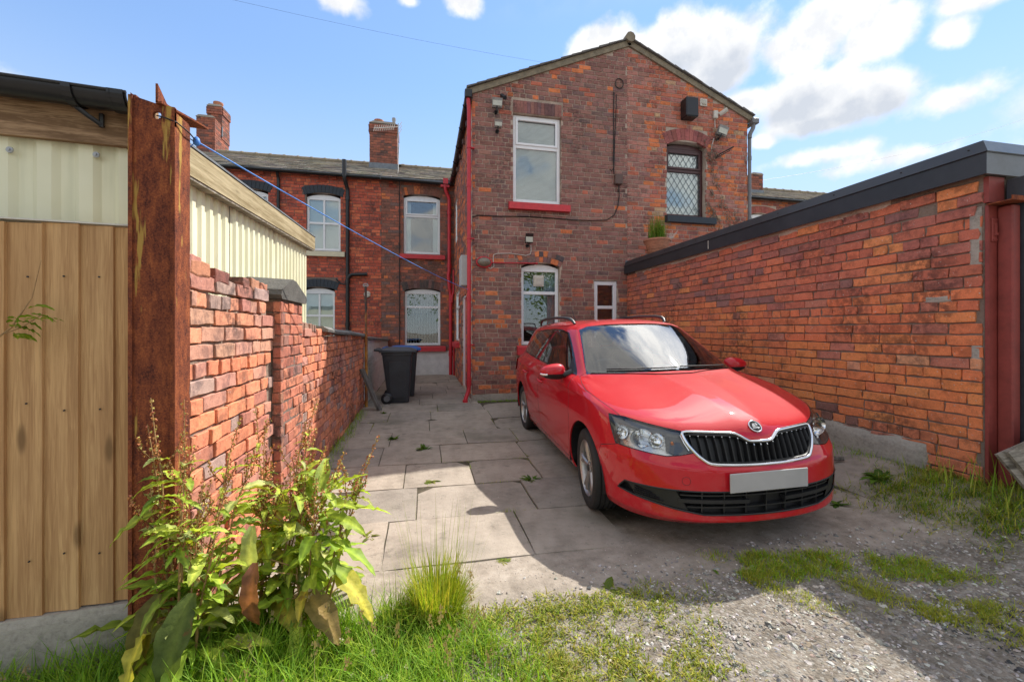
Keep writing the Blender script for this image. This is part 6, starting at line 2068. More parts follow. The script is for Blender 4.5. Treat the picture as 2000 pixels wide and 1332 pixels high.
# ---------------------------------------------------------------- trees behind the photographer, mirrored in the panes
def tree(x, y, h, r_, label, seed, col):
    rnd = random.Random(seed)
    t = thing('tree', (x, y, 0), label, 'tree', 'trees mirrored in the windows')
    def trunk(m):
        m.tube([(x, y, -.2), (x + .1, y, h * .3), (x - .1, y + .1, h * .6), (x, y, h * .85)], [.22, .16, .10, .03], 8)
        for k in range(7):
            a = k * .9 + rnd.random(); z = h * (.28 + .07 * k); L = r_ * rnd.uniform(.5, .9)
            m.tube([(x, y, z), (x + cos(a) * L * .5, y + sin(a) * L * .5, z + L * .35), (x + cos(a) * L, y + sin(a) * L, z + L * .55)], [.07, .045, .015], 6)
    one('trunk', M['grey_wood'], t, trunk, 60)
    cr = MB()
    clumps = [(Vector((rnd.gauss(0, .5) * r_, rnd.gauss(0, .5) * r_, h * rnd.uniform(.35, 1.0))), r_ * rnd.uniform(.25, .5)) for _ in range(22)]
    for c, cr_ in clumps:
        for _ in range(110):
            v = Vector((rnd.gauss(0, 1), rnd.gauss(0, 1), rnd.gauss(0, .8))).normalized() * cr_ * rnd.uniform(.5, 1.05)
            p = Vector((x, y, 0)) + c + v; s_ = rnd.uniform(.07, .15)
            a = Vector((rnd.gauss(0, 1), rnd.gauss(0, 1), rnd.gauss(0, 1))).normalized(); b = a.orthogonal().normalized()
            cr.col = jit(col, rnd, .3)
            cr.add([p - a * s_, p + b * s_ * .5, p + a * s_, p - b * s_ * .5], [(0, 1, 2, 3)])
    cr.build('crown', M['grass'], t)


tree(3.5, -9.5, 6.2, 2.4, 'broad green tree mirrored in the ground-floor window beside the car', 1, (.16, .26, .04))
tree(-2.5, -13.0, 7.0, 2.8, 'tall tree mirrored in the downstairs rear window behind the bins', 2, (.13, .22, .035))
tree(9.0, -12.0, 6.5, 2.6, 'rounded tree mirrored in the narrow window by the garage', 3, (.18, .27, .05))
# ================================================================ the red estate car
CARM = Matrix(((-0.99892912, -0.04064668, -0.02210097, 2.0626), (0.04082068, -0.9991385, -0.0074793, 2.99275), (-0.02177793, -0.00837347, 0.99972777, -0.045), (0, 0, 0, 1)))
car = bpy.data.objects.new('estate_car', None); COL.objects.link(car)
car.matrix_world = CARM
ORG['estate_car'] = Vector()
tag(car, 'glossy red estate car parked nose-out beside the orange brick garage', 'car')

# contour rows of the right half (x to the side, y forwards, z up); front centre first, rear centre last
SIDEY = (0.0, -.38, -.80, -1.30, -1.80, -2.25, -2.62, -2.95)


def row(front, xs, zs, rear, ys=SIDEY):
    return [Vector(p) for p in front] + [Vector((x, y, z)) for x, y, z in zip(xs, ys, zs)] + [Vector(p) for p in rear]


def K(v, n=8): return [v] * n


ROWS = [
    row([(0, .80, .175), (.17, .795, .175), (.43, .755, .178), (.63, .655, .182), (.755, .505, .19), (.80, .36, .20)], K(.80), K(.19), [(.74, -3.2, .27), (.42, -3.30, .28), (0, -3.32, .28)]),
    row([(0, .872, .215), (.17, .868, .215), (.44, .826, .218), (.645, .715, .228), (.785, .545, .245), (.832, .375, .26)], K(.828), K(.235), [(.76, -3.27, .30), (.43, -3.37, .31), (0, -3.39, .31)]),
    row([(0, .868, .285), (.17, .864, .285), (.44, .822, .288), (.648, .712, .30), (.79, .54, .315), (.842, .37, .33)], K(.845), K(.33), [(.77, -3.29, .40), (.43, -3.39, .40), (0, -3.41, .40)]),
    row([(0, .880, .40), (.17, .876, .40), (.45, .832, .405), (.655, .72, .42), (.798, .54, .44), (.853, .36, .45)], (.856, .858, .860, .862, .863, .862, .860, .85), K(.47), [(.77, -3.30, .52), (.43, -3.41, .52), (0, -3.43, .52)]),
    row([(0, .874, .520), (.17, .868, .521), (.45, .822, .53), (.66, .703, .55), (.80, .52, .575), (.856, .34, .59)], (.862, .866, .868, .869, .869, .868, .865, .855), K(.62), [(.775, -3.27, .64), (.43, -3.36, .64), (0, -3.38, .64)]),
    row([(0, .840, .555), (.16, .834, .556), (.44, .786, .568), (.655, .672, .598), (.795, .50, .63), (.853, .32, .655)], (.862, .866, .867, .868, .868, .867, .864, .85), (.70, .715, .72, .725, .73, .735, .745, .75), [(.765, -3.22, .76), (.42, -3.30, .76), (0, -3.32, .76)]),
    row([(0, .825, .66), (.10, .82, .66), (.42, .755, .665), (.64, .63, .69), (.785, .455, .725), (.844, .27, .75)], (.846, .850, .851, .852, .852, .851, .848, .832), (.785, .80, .805, .81, .815, .825, .835, .845), [(.75, -3.19, .85), (.42, -3.27, .85), (0, -3.29, .85)]),
    row([(0, .795, .728), (.075, .79, .728), (.42, .715, .742), (.63, .575, .765), (.765, .39, .80), (.826, .20, .83)], (.846, .852, .854, .855, .855, .853, .848, .83), (.858, .872, .876, .88, .885, .89, .90, .905), [(.735, -3.16, .91), (.41, -3.24, .91), (0, -3.26, .91)]),
    row([(0, .74, .786), (.065, .735, .785), (.38, .655, .773), (.605, .49, .80), (.725, .30, .835), (.785, .11, .868)], (.812, .820, .823, .824, .824, .822, .816, .795), (.893, .922, .936, .944, .95, .957, .965, .972), [(.70, -3.13, .98), (.40, -3.21, .98), (0, -3.23, .98)]),
    row([(0, .56, .858), (.090, .55, .857), (.36, .47, .832), (.565, .34, .852), (.67, .17, .876), (.73, .0, .905)], (.765, .798, .812, .815, .815, .812, .80, .77), (.928, .948, .956, .962, .968, .975, .983, .99), [(.67, -3.10, 1.0), (.39, -3.18, 1.0), (0, -3.20, 1.0)], (-.12, -.42, -.80, -1.30, -1.80, -2.25, -2.60, -2.92)),
    row([(0, .20, .943), (.135, .19, .941), (.36, .13, .911), (.54, .03, .918), (.645, -.09, .926), (.695, -.19, .938)], (.728, .772, .797, .802, .802, .799, .785, .75), (.952, .962, .968, .974, .98, .987, .995, 1.003), [(.65, -3.085, 1.012), (.38, -3.165, 1.012), (0, -3.185, 1.012)], (-.28, -.47, -.80, -1.30, -1.80, -2.25, -2.60, -2.90)),
    row([(0, -.165, .999), (.17, -.17, .997), (.37, -.205, .976), (.55, -.255, .974), (.65, -.30, .972), (.69, -.335, .972)], (.712, .757, .788, .793, .793, .790, .775, .74), (.972, .975, .98, .986, .992, .999, 1.007, 1.015), [(.64, -3.075, 1.024), (.375, -3.155, 1.024), (0, -3.175, 1.024)], (-.375, -.50, -.80, -1.30, -1.80, -2.25, -2.60, -2.89)),
    row([(0, -.53, 1.195), (.18, -.535, 1.193), (.36, -.56, 1.188), (.51, -.60, 1.182), (.60, -.64, 1.178), (.63, -.67, 1.176)], (.65, .672, .703, .717, .719, .715, .70, .665), (1.175, 1.176, 1.18, 1.186, 1.19, 1.193, 1.195, 1.197), [(.575, -2.985, 1.20), (.34, -3.06, 1.20), (0, -3.08, 1.20)], (-.71, -.80, -1.0, -1.33, -1.80, -2.25, -2.58, -2.83)),
    row([(0, -.905, 1.402), (.18, -.91, 1.40), (.34, -.925, 1.394), (.475, -.95, 1.384), (.555, -.98, 1.37), (.58, -1.005, 1.362)], (.595, .610, .630, .641, .644, .640, .625, .595), (1.358, 1.360, 1.364, 1.368, 1.369, 1.365, 1.352, 1.335), [(.51, -2.86, 1.345), (.30, -2.95, 1.355), (0, -2.97, 1.36)], (-1.04, -1.10, -1.22, -1.45, -1.82, -2.22, -2.52, -2.74)),
    row([(0, -.99, 1.430), (.17, -.99, 1.429), (.31, -1.0, 1.424), (.43, -1.015, 1.414), (.50, -1.04, 1.403), (.525, -1.06, 1.398)], (.54, .556, .575, .590, .594, .590, .572, .545), (1.398, 1.402, 1.408, 1.414, 1.416, 1.411, 1.396, 1.378), [(.46, -2.84, 1.385), (.27, -2.93, 1.392), (0, -2.95, 1.395)], (-1.09, -1.14, -1.25, -1.46, -1.82, -2.2, -2.49, -2.71)),
    row([(0, -1.18, 1.455), (.13, -1.18, 1.454), (.235, -1.19, 1.450), (.32, -1.20, 1.445), (.375, -1.22, 1.440), (.39, -1.24, 1.438)], (.40, .41, .425, .435, .438, .434, .42, .40), (1.438, 1.440, 1.444, 1.449, 1.451, 1.446, 1.433, 1.418), [(.33, -2.72, 1.418), (.19, -2.79, 1.42), (0, -2.80, 1.42)], (-1.27, -1.31, -1.39, -1.55, -1.84, -2.14, -2.40, -2.59)),
    row([(0, y, 1.467 - .010 * (abs(y + 1.7))) for y in (-1.38, -1.38, -1.39, -1.395, -1.40, -1.41)], K(0.0), (1.464, 1.465, 1.466, 1.467, 1.467, 1.464, 1.458, 1.450), [(0, -2.52, 1.442), (0, -2.56, 1.44), (0, -2.6, 1.438)], (-1.43, -1.46, -1.52, -1.62, -1.84, -2.08, -2.28, -2.42)),
]
NC = len(ROWS[0])


def car_body():
    bm = bmesh.new()
    cr = bm.edges.layers.float.new('crease_edge')
    G = {}
    for i, R_ in enumerate(ROWS):
        for j, p in enumerate(R_):
            G[i, j, 1] = bm.verts.new(p)
            G[i, j, -1] = G[i, j, 1] if p.x < 1e-6 else bm.verts.new((-p.x, p.y, p.z))
    n = len(ROWS)
    for i in range(n - 1):
        for j in range(NC - 1):
            for s in (1, -1):
                q = [G[i, j, s], G[i, j + 1, s], G[i + 1, j + 1, s], G[i + 1, j, s]]
                if s > 0: q.reverse()
                u = []
                for v in q:
                    if v not in u: u.append(v)
                if len(u) >= 3:
                    try: bm.faces.new(u)
                    except ValueError: pass
    def crease(i0, j0, i1, j1, v):
        for s in (1, -1):
            e = bm.edges.get((G[i0, j0, s], G[i1, j1, s]))
            if e is not None: e[cr] = v
    for j in range(NC - 1):
        if j < 6: crease(4, j, 4, j + 1, .75); crease(2, j, 2, j + 1, .45); crease(1, j, 1, j + 1, .5)
        if 5 <= j < NC - 4: crease(7, j, 7, j + 1, .85)
        if j >= 4: crease(10, j, 10, j + 1, .3)
        if j < 5: crease(11, j, 11, j + 1, .5); crease(13, j, 13, j + 1, .35)
    for i in range(7, 11): crease(i, 1, i + 1, 1, 1.0)
    for j in range(3, 6): crease(8, j, 8, j + 1, .45); crease(9, j, 9, j + 1, .2)
    for j in range(6, NC - 3): crease(13, j, 13, j + 1, .3)
    me = bpy.data.meshes.new('cage'); bm.to_mesh(me); bm.free()
    ob = bpy.data.objects.new('cage', me); COL.objects.link(ob)
    md = ob.modifiers.new('s', 'SUBSURF'); md.levels = 3; md.render_levels = 3
    dg = bpy.context.evaluated_depsgraph_get()
    ev = ob.evaluated_get(dg)
    out = bmesh.new(); out.from_mesh(ev.to_mesh())
    ev.to_mesh_clear()
    bpy.data.objects.remove(ob); bpy.data.meshes.remove(me)
    return out


BODY = car_body()
# ---------------------------------------------------------------- car paint and trim
def paint_mat():
    m, t = new_mat('car_paint')
    g = t.n('ShaderNodeNewGeometry')
    p = g.outputs['Position']
    nz = t.n('ShaderNodeSeparateXYZ', inp={0: g.outputs['Normal']}).outputs[2]
    dn = t.noise(p, 7, 5, .65); fl = t.noise(p, 160, 2)
    dust = t.m('MULTIPLY', t.m('MULTIPLY', t.sstep(dn, .4, .75), t.sstep(fl, .35, .7)), t.m('ADD', .012, t.m('MULTIPLY', t.sstep(nz, .1, .8), .045)))
    lowz = t.n('ShaderNodeSeparateXYZ', inp={0: p}).outputs[2]
    mud = t.m('MULTIPLY', t.m('SUBTRACT', 1.0, t.sstep(lowz, .15, .55)), t.m('MULTIPLY', t.sstep(t.noise(p, 12, 4, .7), .38, .7), .10))
    c = t.mix(t.m('ADD', dust, mud, clamp=True), (.50, .005, .014), (.40, .30, .24))
    pr = finish(t, c, .6, None, spec=.1)
    pr.inputs['Coat Weight'].default_value = 1.0
    t.t.links.new(t.m('ADD', .018, t.m('MULTIPLY', t.m('ADD', dust, mud), .6)), pr.inputs['Coat Roughness'])
    return m


M['paint'] = paint_mat()
M['chrome'] = simple('chrome', (.75, .76, .78), .14, .04, 10, metal=1.0, bump=0.0)
M['alloy'] = simple('alloy', (.42, .40, .38), .38, .1, 16, metal=.85, bump=.03)
M['brake'] = simple('brake', (.10, .09, .085), .5, .2, 20, metal=.6)
M['tyre'] = simple('tyre', (.022, .021, .02), .75, .3, 12, bump=.2)
M['trim_black'] = simple('trim_black', (.014, .014, .015), .45, .15, 20, bump=.08)
M['gloss_black'] = simple('gloss_black', (.008, .008, .009), .12, .1, 10, bump=0)
M['rail_grey'] = simple('rail_grey', (.055, .058, .062), .45, .1, 20, metal=.3)
M['plate'] = simple('plate', (.40, .39, .38), .4, .06, 4, bump=.02)
M['lamp_silver'] = simple('lamp_silver', (.85, .85, .85), .12, .12, 18, metal=1.0, bump=.1)
M['lamp_dark'] = simple('lamp_dark', (.055, .058, .062), .3, .2, 14)
M['amber'] = simple('amber', (.75, .22, .02), .3, .05)
M['seat'] = simple('seat', (.04, .04, .043), .85, .15, 20)
M['dash'] = simple('dash', (.05, .052, .055), .7, .15, 20)
M['car_glass'] = glass_mat('car_glass', (.80, .87, .85), 1.0)
M['side_glass'] = glass_mat('side_glass', (.42, .46, .45), 1.0)
M['lens'] = glass_mat('lens', (.97, .98, .98), .45)
M['lamp_pale'] = simple('lamp_pale', (.60, .60, .58), .28, .15, 16, metal=.7)

from mathutils.bvhtree import BVHTree
BVH = BVHTree.FromBMesh(BODY)
BODY.normal_update(); BODY.faces.ensure_lookup_table()


def body_normal(p):
    loc, nrm, idx, d = BVH.find_nearest(p)
    f = BODY.faces[idx]; n = Vector(); 
    for v in f.verts:
        n += v.normal / ((v.co - loc).length + 1e-4)
    return n.normalized()


def front_pt(x, z, off=0.0):
    """point of the nose at (x, z), pushed out by off along the normal"""
    h = BVH.ray_cast(Vector((x, 3, z)), Vector((0, -1, 0)))
    return h[0] + h[1] * off


HALF = BODY.copy()
bmesh.ops.bisect_plane(HALF, geom=HALF.verts[:] + HALF.edges[:] + HALF.faces[:], plane_co=(0, 0, 0), plane_no=(1, 0, 0), clear_inner=True, dist=1e-5)
PT = HALF.faces.layers.int.new('part')
PID = {}
R2 = sqrt(.5)
AX = {'x': (Vector((0, 1, 0)), Vector((0, 0, 1)), Vector((1, 0, 0))), 'y': (Vector((1, 0, 0)), Vector((0, 0, 1)), Vector((0, 1, 0))),
      'z': (Vector((1, 0, 0)), Vector((0, 1, 0)), Vector((0, 0, 1))), 'o': (Vector((R2, -R2, 0)), Vector((0, 0, 1)), Vector((R2, R2, 0)))}


def inside(poly, a, b):
    c = False; n = len(poly); j = n - 1
    for i in range(n):
        (xi, yi), (xj, yj) = poly[i], poly[j]
        if (yi > b) != (yj > b) and a < (xj - xi) * (b - yi) / (yj - yi) + xi: c = not c
        j = i
    return c


def cut(poly, axis, part, filt=lambda c, n: True, tol=.25):
    A, B, D = AX[axis]
    pid = PID.setdefault(part, len(PID) + 1)
    xs = [p[0] for p in poly]; ys = [p[1] for p in poly]; e = .05
    for k in range(len(poly)):
        p, q = poly[k], poly[(k + 1) % len(poly)]
        d = Vector((q[0] - p[0], q[1] - p[1]))
        if d.length < 1e-6: continue
        no = (A * -d.y + B * d.x).normalized(); co = A * p[0] + B * p[1]
        fs = []
        for f in HALF.faces:
            if f[PT]: continue
            c = f.calc_center_median(); a, b = c.dot(A), c.dot(B)
            if min(xs) - e < a < max(xs) + e and min(ys) - e < b < max(ys) + e and f.normal.dot(D) > -.1 and filt(c, f.normal): fs.append(f)
        es = {x for f in fs for x in f.edges}; vs = {x for f in fs for x in f.verts}
        bmesh.ops.bisect_plane(HALF, geom=list(vs) + list(es) + fs, plane_co=co, plane_no=no, dist=1e-5)
    for f in HALF.faces:
        if f[PT]: continue
        c = f.calc_center_median()
        if f.normal.dot(D) > -.1 and filt(c, f.normal) and inside(poly, c.dot(A), c.dot(B)): f[PT] = pid


def circ(cy, cz, r, n=28): return [(cy + r * cos(2 * pi * k / n), cz + r * sin(2 * pi * k / n)) for k in range(n)]


# openings first, then panels (half the car; mirrored afterwards)
HL = [(.309, .790), (.19, .785), (-.166, .731), (-.21, .676), (-.249, .616), (-.178, .600), (-.105, .592), (-.02, .600), (.085, .612), (.222, .626), (.264, .70)]
cut(HL, 'o', 'headlight', lambda c, n: c.y > .2)
cut([(-.01, .545), (.342, .552), (.396, .598), (.440, .66), (.445, .677), (-.01, .677)], 'y', 'grille', lambda c, n: c.y > .5)
cut([(.07, .677), (.445, .677), (.460, .730), (.15, .722), (.115, .704)], 'y', 'grille', lambda c, n: c.y > .5)
cut([(-.01, .258), (.39, .262), (.545, .288), (.735, .330), (.795, .350), (.770, .405), (.56, .403), (-.01, .398)], 'y', 'intake', lambda c, n: c.y > .3)
cut(circ(0, .30, .360), 'x', 'arch', lambda c, n: c.x > .5)
cut(circ(-2.47, .30, .355), 'x', 'arch', lambda c, n: c.x > .5)
cut([(-.01, 1.002), (.35, .996), (.60, .984), (.692, .982), (.684, 1.0), (.612, 1.18), (.545, 1.352), (.46, 1.384), (.25, 1.402), (-.01, 1.406)], 'y', 'windscreen', lambda c, n: c.y > -1.2 and c.z > .95 and n.y > .15)
cut([(-.455, .978), (-.62, .982), (-.70, 1.115)], 'x', 'mirror_sail', lambda c, n: c.x > .5)
cut([(-.60, .984), (-1.445, 1.006), (-1.52, 1.348), (-1.26, 1.342), (-1.06, 1.312), (-.86, 1.203), (-.70, 1.115)], 'x', 'front_window', lambda c, n: c.x > .5)
cut([(-1.505, 1.008), (-2.23, 1.038), (-2.13, 1.326), (-1.572, 1.348)], 'x', 'rear_window', lambda c, n: c.x > .5)
cut([(-2.275, 1.042), (-2.60, 1.060), (-2.36, 1.313), (-2.17, 1.325)], 'x', 'quarter_window', lambda c, n: c.x > .5)
cut([(-.435, .968), (-1.44, .992), (-2.22, 1.024), (-2.625, 1.048), (-2.36, 1.328), (-2.1, 1.341), (-1.54, 1.362), (-1.25, 1.356), (-1.04, 1.325), (-.84, 1.215)], 'x', 'window_trim', lambda c, n: c.x > .5)
cut([(-.40, .262), (-1.412, .262), (-1.452, .6), (-1.462, .985), (-.43, .965), (-.345, .82), (-.325, .6)], 'x', 'front_door', lambda c, n: c.x > .5)
cut([(-1.412, .262), (-2.06, .262), (-2.11, .45), (-2.22, .62), (-2.33, .80), (-2.33, 1.03), (-1.462, .992), (-1.452, .6)], 'x', 'rear_door', lambda c, n: c.x > .5)
cut([(-.01, -.205), (.36, -.24), (.60, -.315), (.700, -.365), (.740, -.378), (.783, -.204), (.806, -.044), (.790, .12), (.763, .265), (.722, .47), (.60, .66), (.40, .82), (-.01, .90)], 'z', 'bonnet', lambda c, n: c.z > .672 and n.z > .12)
cut([(.10, .05), (.30, .50), (.345, .582), (.49, .622), (.56, .64), (1.0, .70), (1.0, .05)], 'x', 'bumper', lambda c, n: c.y > .1)
AX['r'] = (Vector((1, 0, 0)), Vector((0, 0, 1)), Vector((0, -1, 0)))
cut([(-.01, 1.04), (.52, 1.04), (.50, 1.16), (.42, 1.30), (-.01, 1.315)], 'r', 'rear_screen', lambda c, n: c.y < -2.7)


def extract(part, mirror=True, side=1, flange=.012, gap=0.0, push=0.0):
    """faces of one part as a mesh; mirror: both halves in one mesh, else only the given side"""
    pid = PID[part] if part else 0
    b = HALF.copy(); lay = b.faces.layers.int['part']
    bmesh.ops.delete(b, geom=[f for f in b.faces if f[lay] != pid], context='FACES')
    if mirror:
        g = bmesh.ops.duplicate(b, geom=b.verts[:] + b.edges[:] + b.faces[:])['geom']
        for v in [x for x in g if isinstance(x, bmesh.types.BMVert)]: v.co.x = -v.co.x
        bmesh.ops.reverse_faces(b, faces=[x for x in g if isinstance(x, bmesh.types.BMFace)])
        bmesh.ops.remove_doubles(b, verts=b.verts[:], dist=2e-4)
    elif side < 0:
        for v in b.verts: v.co.x = -v.co.x
        bmesh.ops.reverse_faces(b, faces=b.faces[:])
    b.normal_update()
    nm = {v: body_normal(v.co) for v in b.verts}
    bv = {v for e in b.edges if e.is_boundary for v in e.verts}
    if gap:
        mv = {}
        for v in bv:
            d = Vector()
            for f in v.link_faces: d += f.calc_center_median() - v.co
            d -= nm[v] * d.dot(nm[v])
            if d.length > 1e-6: mv[v] = d.normalized() * gap
        for v, d in mv.items(): v.co += d
    if push:
        for v in b.verts: v.co += nm[v] * push
    b.verts.index_update()
    vs = [v.co.copy() for v in b.verts]; ns = [nm[v] for v in b.verts]
    fs = [tuple(v.index for v in f.verts) for f in b.faces]
    if flange:
        new = {}
        for v in bv:
            new[v] = len(vs); vs.append(v.co - nm[v] * flange); ns.append(nm[v])
        for e in b.edges:
            if e.is_boundary:
                l = e.link_loops[0]; a_, c_ = l.vert, l.link_loop_next.vert
                fs.append((c_.index, a_.index, new[a_], new[c_]))
    me = bpy.data.meshes.new(part or 'body')
    me.from_pydata(vs, [], fs)
    b.free()
    me.polygons.foreach_set('use_smooth', [True] * len(fs))
    nrm = []
    for f in me.polygons:
        for vi in f.vertices: nrm.append(ns[vi])
    k = 0; loops = []
    for f in me.polygons:
        fl = f.normal
        for vi in f.vertices:
            n = ns[vi]
            loops.append(n if fl.dot(n) > .35 else fl)
    me.normals_split_custom_set([tuple(x) for x in loops])
    return me


def cpart(name, part, mat, parent=car, mirror=True, side=1, **kw):
    me = extract(part, mirror, side, **kw)
    return link(name, me, mat, parent, False)


body = cpart('body', None, M['paint'], gap=.003)
bonnet = cpart('bonnet', 'bonnet', M['paint'], gap=.0036)
bumper = cpart('front_bumper', 'bumper', M['paint'], gap=.003)
cpart('windscreen', 'windscreen', M['car_glass'], flange=0)
cpart('rear_screen', 'rear_screen', M['side_glass'], flange=0)
for s in (1, -1):
    for dn in ('front', 'rear'):
        d = cpart(dn + '_door', dn + '_door', M['paint'], mirror=False, side=s, gap=.0032)
        hy, hz = (-1.335, .818) if dn == 'front' else (-2.13, .836)
        def han(m):
            n = 9
            P = [Vector((s * (.866 + .030 * sin(pi * k / (n - 1)) ** .6), hy + .10 - .20 * k / (n - 1), hz - .004 * abs(k - 4))) for k in range(n)]
            m.tube(P, [.010, .013, .014, .015, .015, .015, .014, .013, .010], 8, flat=.8)
        one('handle', M['paint'], d, han, 60, False)
    cpart('window', 'front_window', M['side_glass'], mirror=False, side=s, flange=0)
    cpart('window', 'rear_window', M['side_glass'], mirror=False, side=s, flange=0)
    cpart('window', 'quarter_window', M['side_glass'], mirror=False, side=s, flange=0)
    cpart('window_trim', 'window_trim', M['gloss_black'], mirror=False, side=s, flange=.01)
    cpart('mirror_sail', 'mirror_sail', M['trim_black'], mirror=False, side=s, flange=.01)
def on_body(q, axis, s):
    A, B, D = AX[axis]
    D = Vector((D.x * s, D.y, D.z)); o = A * q[0] + B * q[1]
    if axis == 'z': o.x *= s
    h = BVH.ray_cast(o + D * 3, -D)
    return h[0] - h[1] * .0036
SEAMS = [('x', [(-.40, .262), (-.325, .6), (-.345, .82), (-.43, .965)]), ('x', [(-1.412, .262), (-1.452, .6), (-1.462, .985)]), ('x', [(-2.06, .262), (-2.11, .45), (-2.22, .62), (-2.33, .80), (-2.33, 1.02)]), ('x', [(-.40, .262), (-2.06, .262)]),
         ('z', [(.740, -.378), (.783, -.204), (.806, -.044), (.790, .12), (.763, .265), (.722, .46)]), ('x', [(.345, .582), (.49, .622)])]
for s in (1, -1):
    for ax_, pl in SEAMS:
        dp_ = []
        for a, b in zip(pl, pl[1:]):
            for k in range(8): dp_.append((a[0] + (b[0] - a[0]) * k / 8, a[1] + (b[1] - a[1]) * k / 8))
        dp_.append(pl[-1])
        one('seam', M['trim_black'], body, lambda m: m.tube([on_body(q, ax_, s) for q in dp_], .005, 5), None, False)
# windscreen border band (black frit) just inside the glass
def frit(m):
    pts = []
    Z = [(.683, .988), (.675, 1.0), (.604, 1.18), (.538, 1.352), (.45, 1.380), (.25, 1.396), (0, 1.400)]
    inn = [(.60, 1.045), (.59, 1.06), (.566, 1.18), (.505, 1.325), (.43, 1.352), (.25, 1.366), (0, 1.368)]
    both = [(x, z) for x, z in Z] + [(-x, z) for x, z in reversed(Z[:-1])]
    ib = [(x, z) for x, z in inn] + [(-x, z) for x, z in reversed(inn[:-1])]
    def dens(l):
        o = []
        for a, b in zip(l, l[1:]):
            for k in range(6): o.append((a[0] + (b[0] - a[0]) * k / 6, a[1] + (b[1] - a[1]) * k / 6))
        return o + [l[-1]]
    A = dens(both); B = dens(ib)
    bot = dens([(x, .992 + .012 * (1 - (x / .69) ** 2)) for x in [-.683 + 1.366 * k / 12 for k in range(13)]])
    boti = dens([(x * .88, 1.045 + .012 * (1 - (x / .69) ** 2)) for x in [-.683 + 1.366 * k / 12 for k in range(13)]])
    for U, V in ((A, B), (bot, boti)):
        n = len(U)
        m.add([front_pt(x, z, -.006) for x, z in U] + [front_pt(x, z, -.006) for x, z in V], [(i, i + 1, n + i + 1, n + i) for i in range(n - 1)])
one('windscreen_band', M['gloss_black'], car, frit, 60, False)

# grille: dark box, upright slats, chrome surround
gme = extract('grille', True, 1, flange=0, push=-.035)
grille = link('grille', gme, M['trim_black'], car, False)
GR = [(0, .677), (.07, .677), (.092, .688), (.115, .704), (.15, .722), (.30, .727), (.459, .730), (.44, .66), (.396, .598), (.342, .552), (.18, .546), (0, .544)]


def loop_sym(pts): return pts + [(-x, z) for x, z in reversed(pts[1:-1])]


def dense(pts, n=5, close=True):
    o = []; L = pts + ([pts[0]] if close else [])
    for a, b in zip(L, L[1:]):
        for k in range(n): o.append((a[0] + (b[0] - a[0]) * k / n, a[1] + (b[1] - a[1]) * k / n))
    return o if close else o + [L[-1]]


def smooth_loop(p, it=2):
    for _ in range(it):
        p = [((p[i - 1][0] + 2 * p[i][0] + p[(i + 1) % len(p)][0]) / 4, (p[i - 1][1] + 2 * p[i][1] + p[(i + 1) % len(p)][1]) / 4) for i in range(len(p))]
    return p


ring = smooth_loop(dense(loop_sym(GR), 5), 2)
one('surround', M['chrome'], grille, lambda m: (m.tube([front_pt(x, z, .004) for x, z in ring] + [front_pt(*ring[0], .004)], .0085, 8, caps=False, flat=1.25)), 60, False)
rin = [(x * .975, .635 + (z - .635) * .86) for x, z in ring]
one('inner_frame', M['trim_black'], grille, lambda m: m.tube([front_pt(x, z, -.004) for x, z in rin] + [front_pt(*rin[0], -.004)], .009, 6, caps=False), 60, False)


def gtopz(x):
    x = abs(x); P = GR[:7]
    for a, b in zip(P, P[1:]):
        if a[0] <= x <= b[0]: return a[1] + (b[1] - a[1]) * (x - a[0]) / max(1e-6, b[0] - a[0])
    return .73


def gbotz(x):
    x = abs(x)
    if x < .342: return .545 + .007 * x / .342
    if x < .396: return .552 + (x - .342) / .054 * .046
    return .598 + (x - .396) / .06 * .13


for k in range(-9, 10):
    x = k * .0455
    z0, z1 = gbotz(x) + .010, gtopz(x) - .008
    if z1 - z0 < .03: continue
    def slat(m):
        n = 6; vs = []
        for i in range(n + 1):
            z = z0 + (z1 - z0) * i / n
            c = front_pt(x, z, -.004); b = front_pt(x, z, -.032)
            for (dx, q) in ((-.0035, c), (0, c + Vector((0, .004, 0))), (.0035, c), (.008, b), (-.008, b)):
                vs.append(q + Vector((dx, 0, 0)))
        m.add(vs, [(5 * i + j, 5 * i + (j + 1) % 5, 5 * i + 5 + (j + 1) % 5, 5 * i + 5 + j) for i in range(n) for j in range(5)] + [(0, 1, 2, 3, 4), tuple(5 * n + j for j in (4, 3, 2, 1, 0))])
    one('slat', M['trim_black'], grille, slat, 30, False)
    one('slat_cap', M['chrome'], grille, lambda m: m.tube([front_pt(x, z1 - .016, .0), front_pt(x, z1 - .003, -.004)], .0028, 5), 60, False)

# lower intake: dark backing with bars, fog-lamp panels at the ends
inta = link('lower_intake', extract('intake', True, 1, flange=0, push=-.045), M['trim_black'], car, False)
IN = [(0, .398), (.30, .3995), (.56, .403), (.770, .405), (.795, .352), (.735, .330), (.545, .288), (.39, .262), (.2, .259), (0, .258)]
IR = dense(loop_sym(IN), 4)
one('intake_rim', M['trim_black'], inta, lambda m: (m.add([front_pt(x, z, .0015) for x, z in IR] + [front_pt(x, z, -.05) for x, z in IR], [(i, (i + 1) % len(IR), len(IR) + (i + 1) % len(IR), len(IR) + i) for i in range(len(IR))]), m.tube([front_pt(x, z, .001) for x, z in IR] + [front_pt(*IR[0], .001)], .005, 6, caps=False)), 60, False)


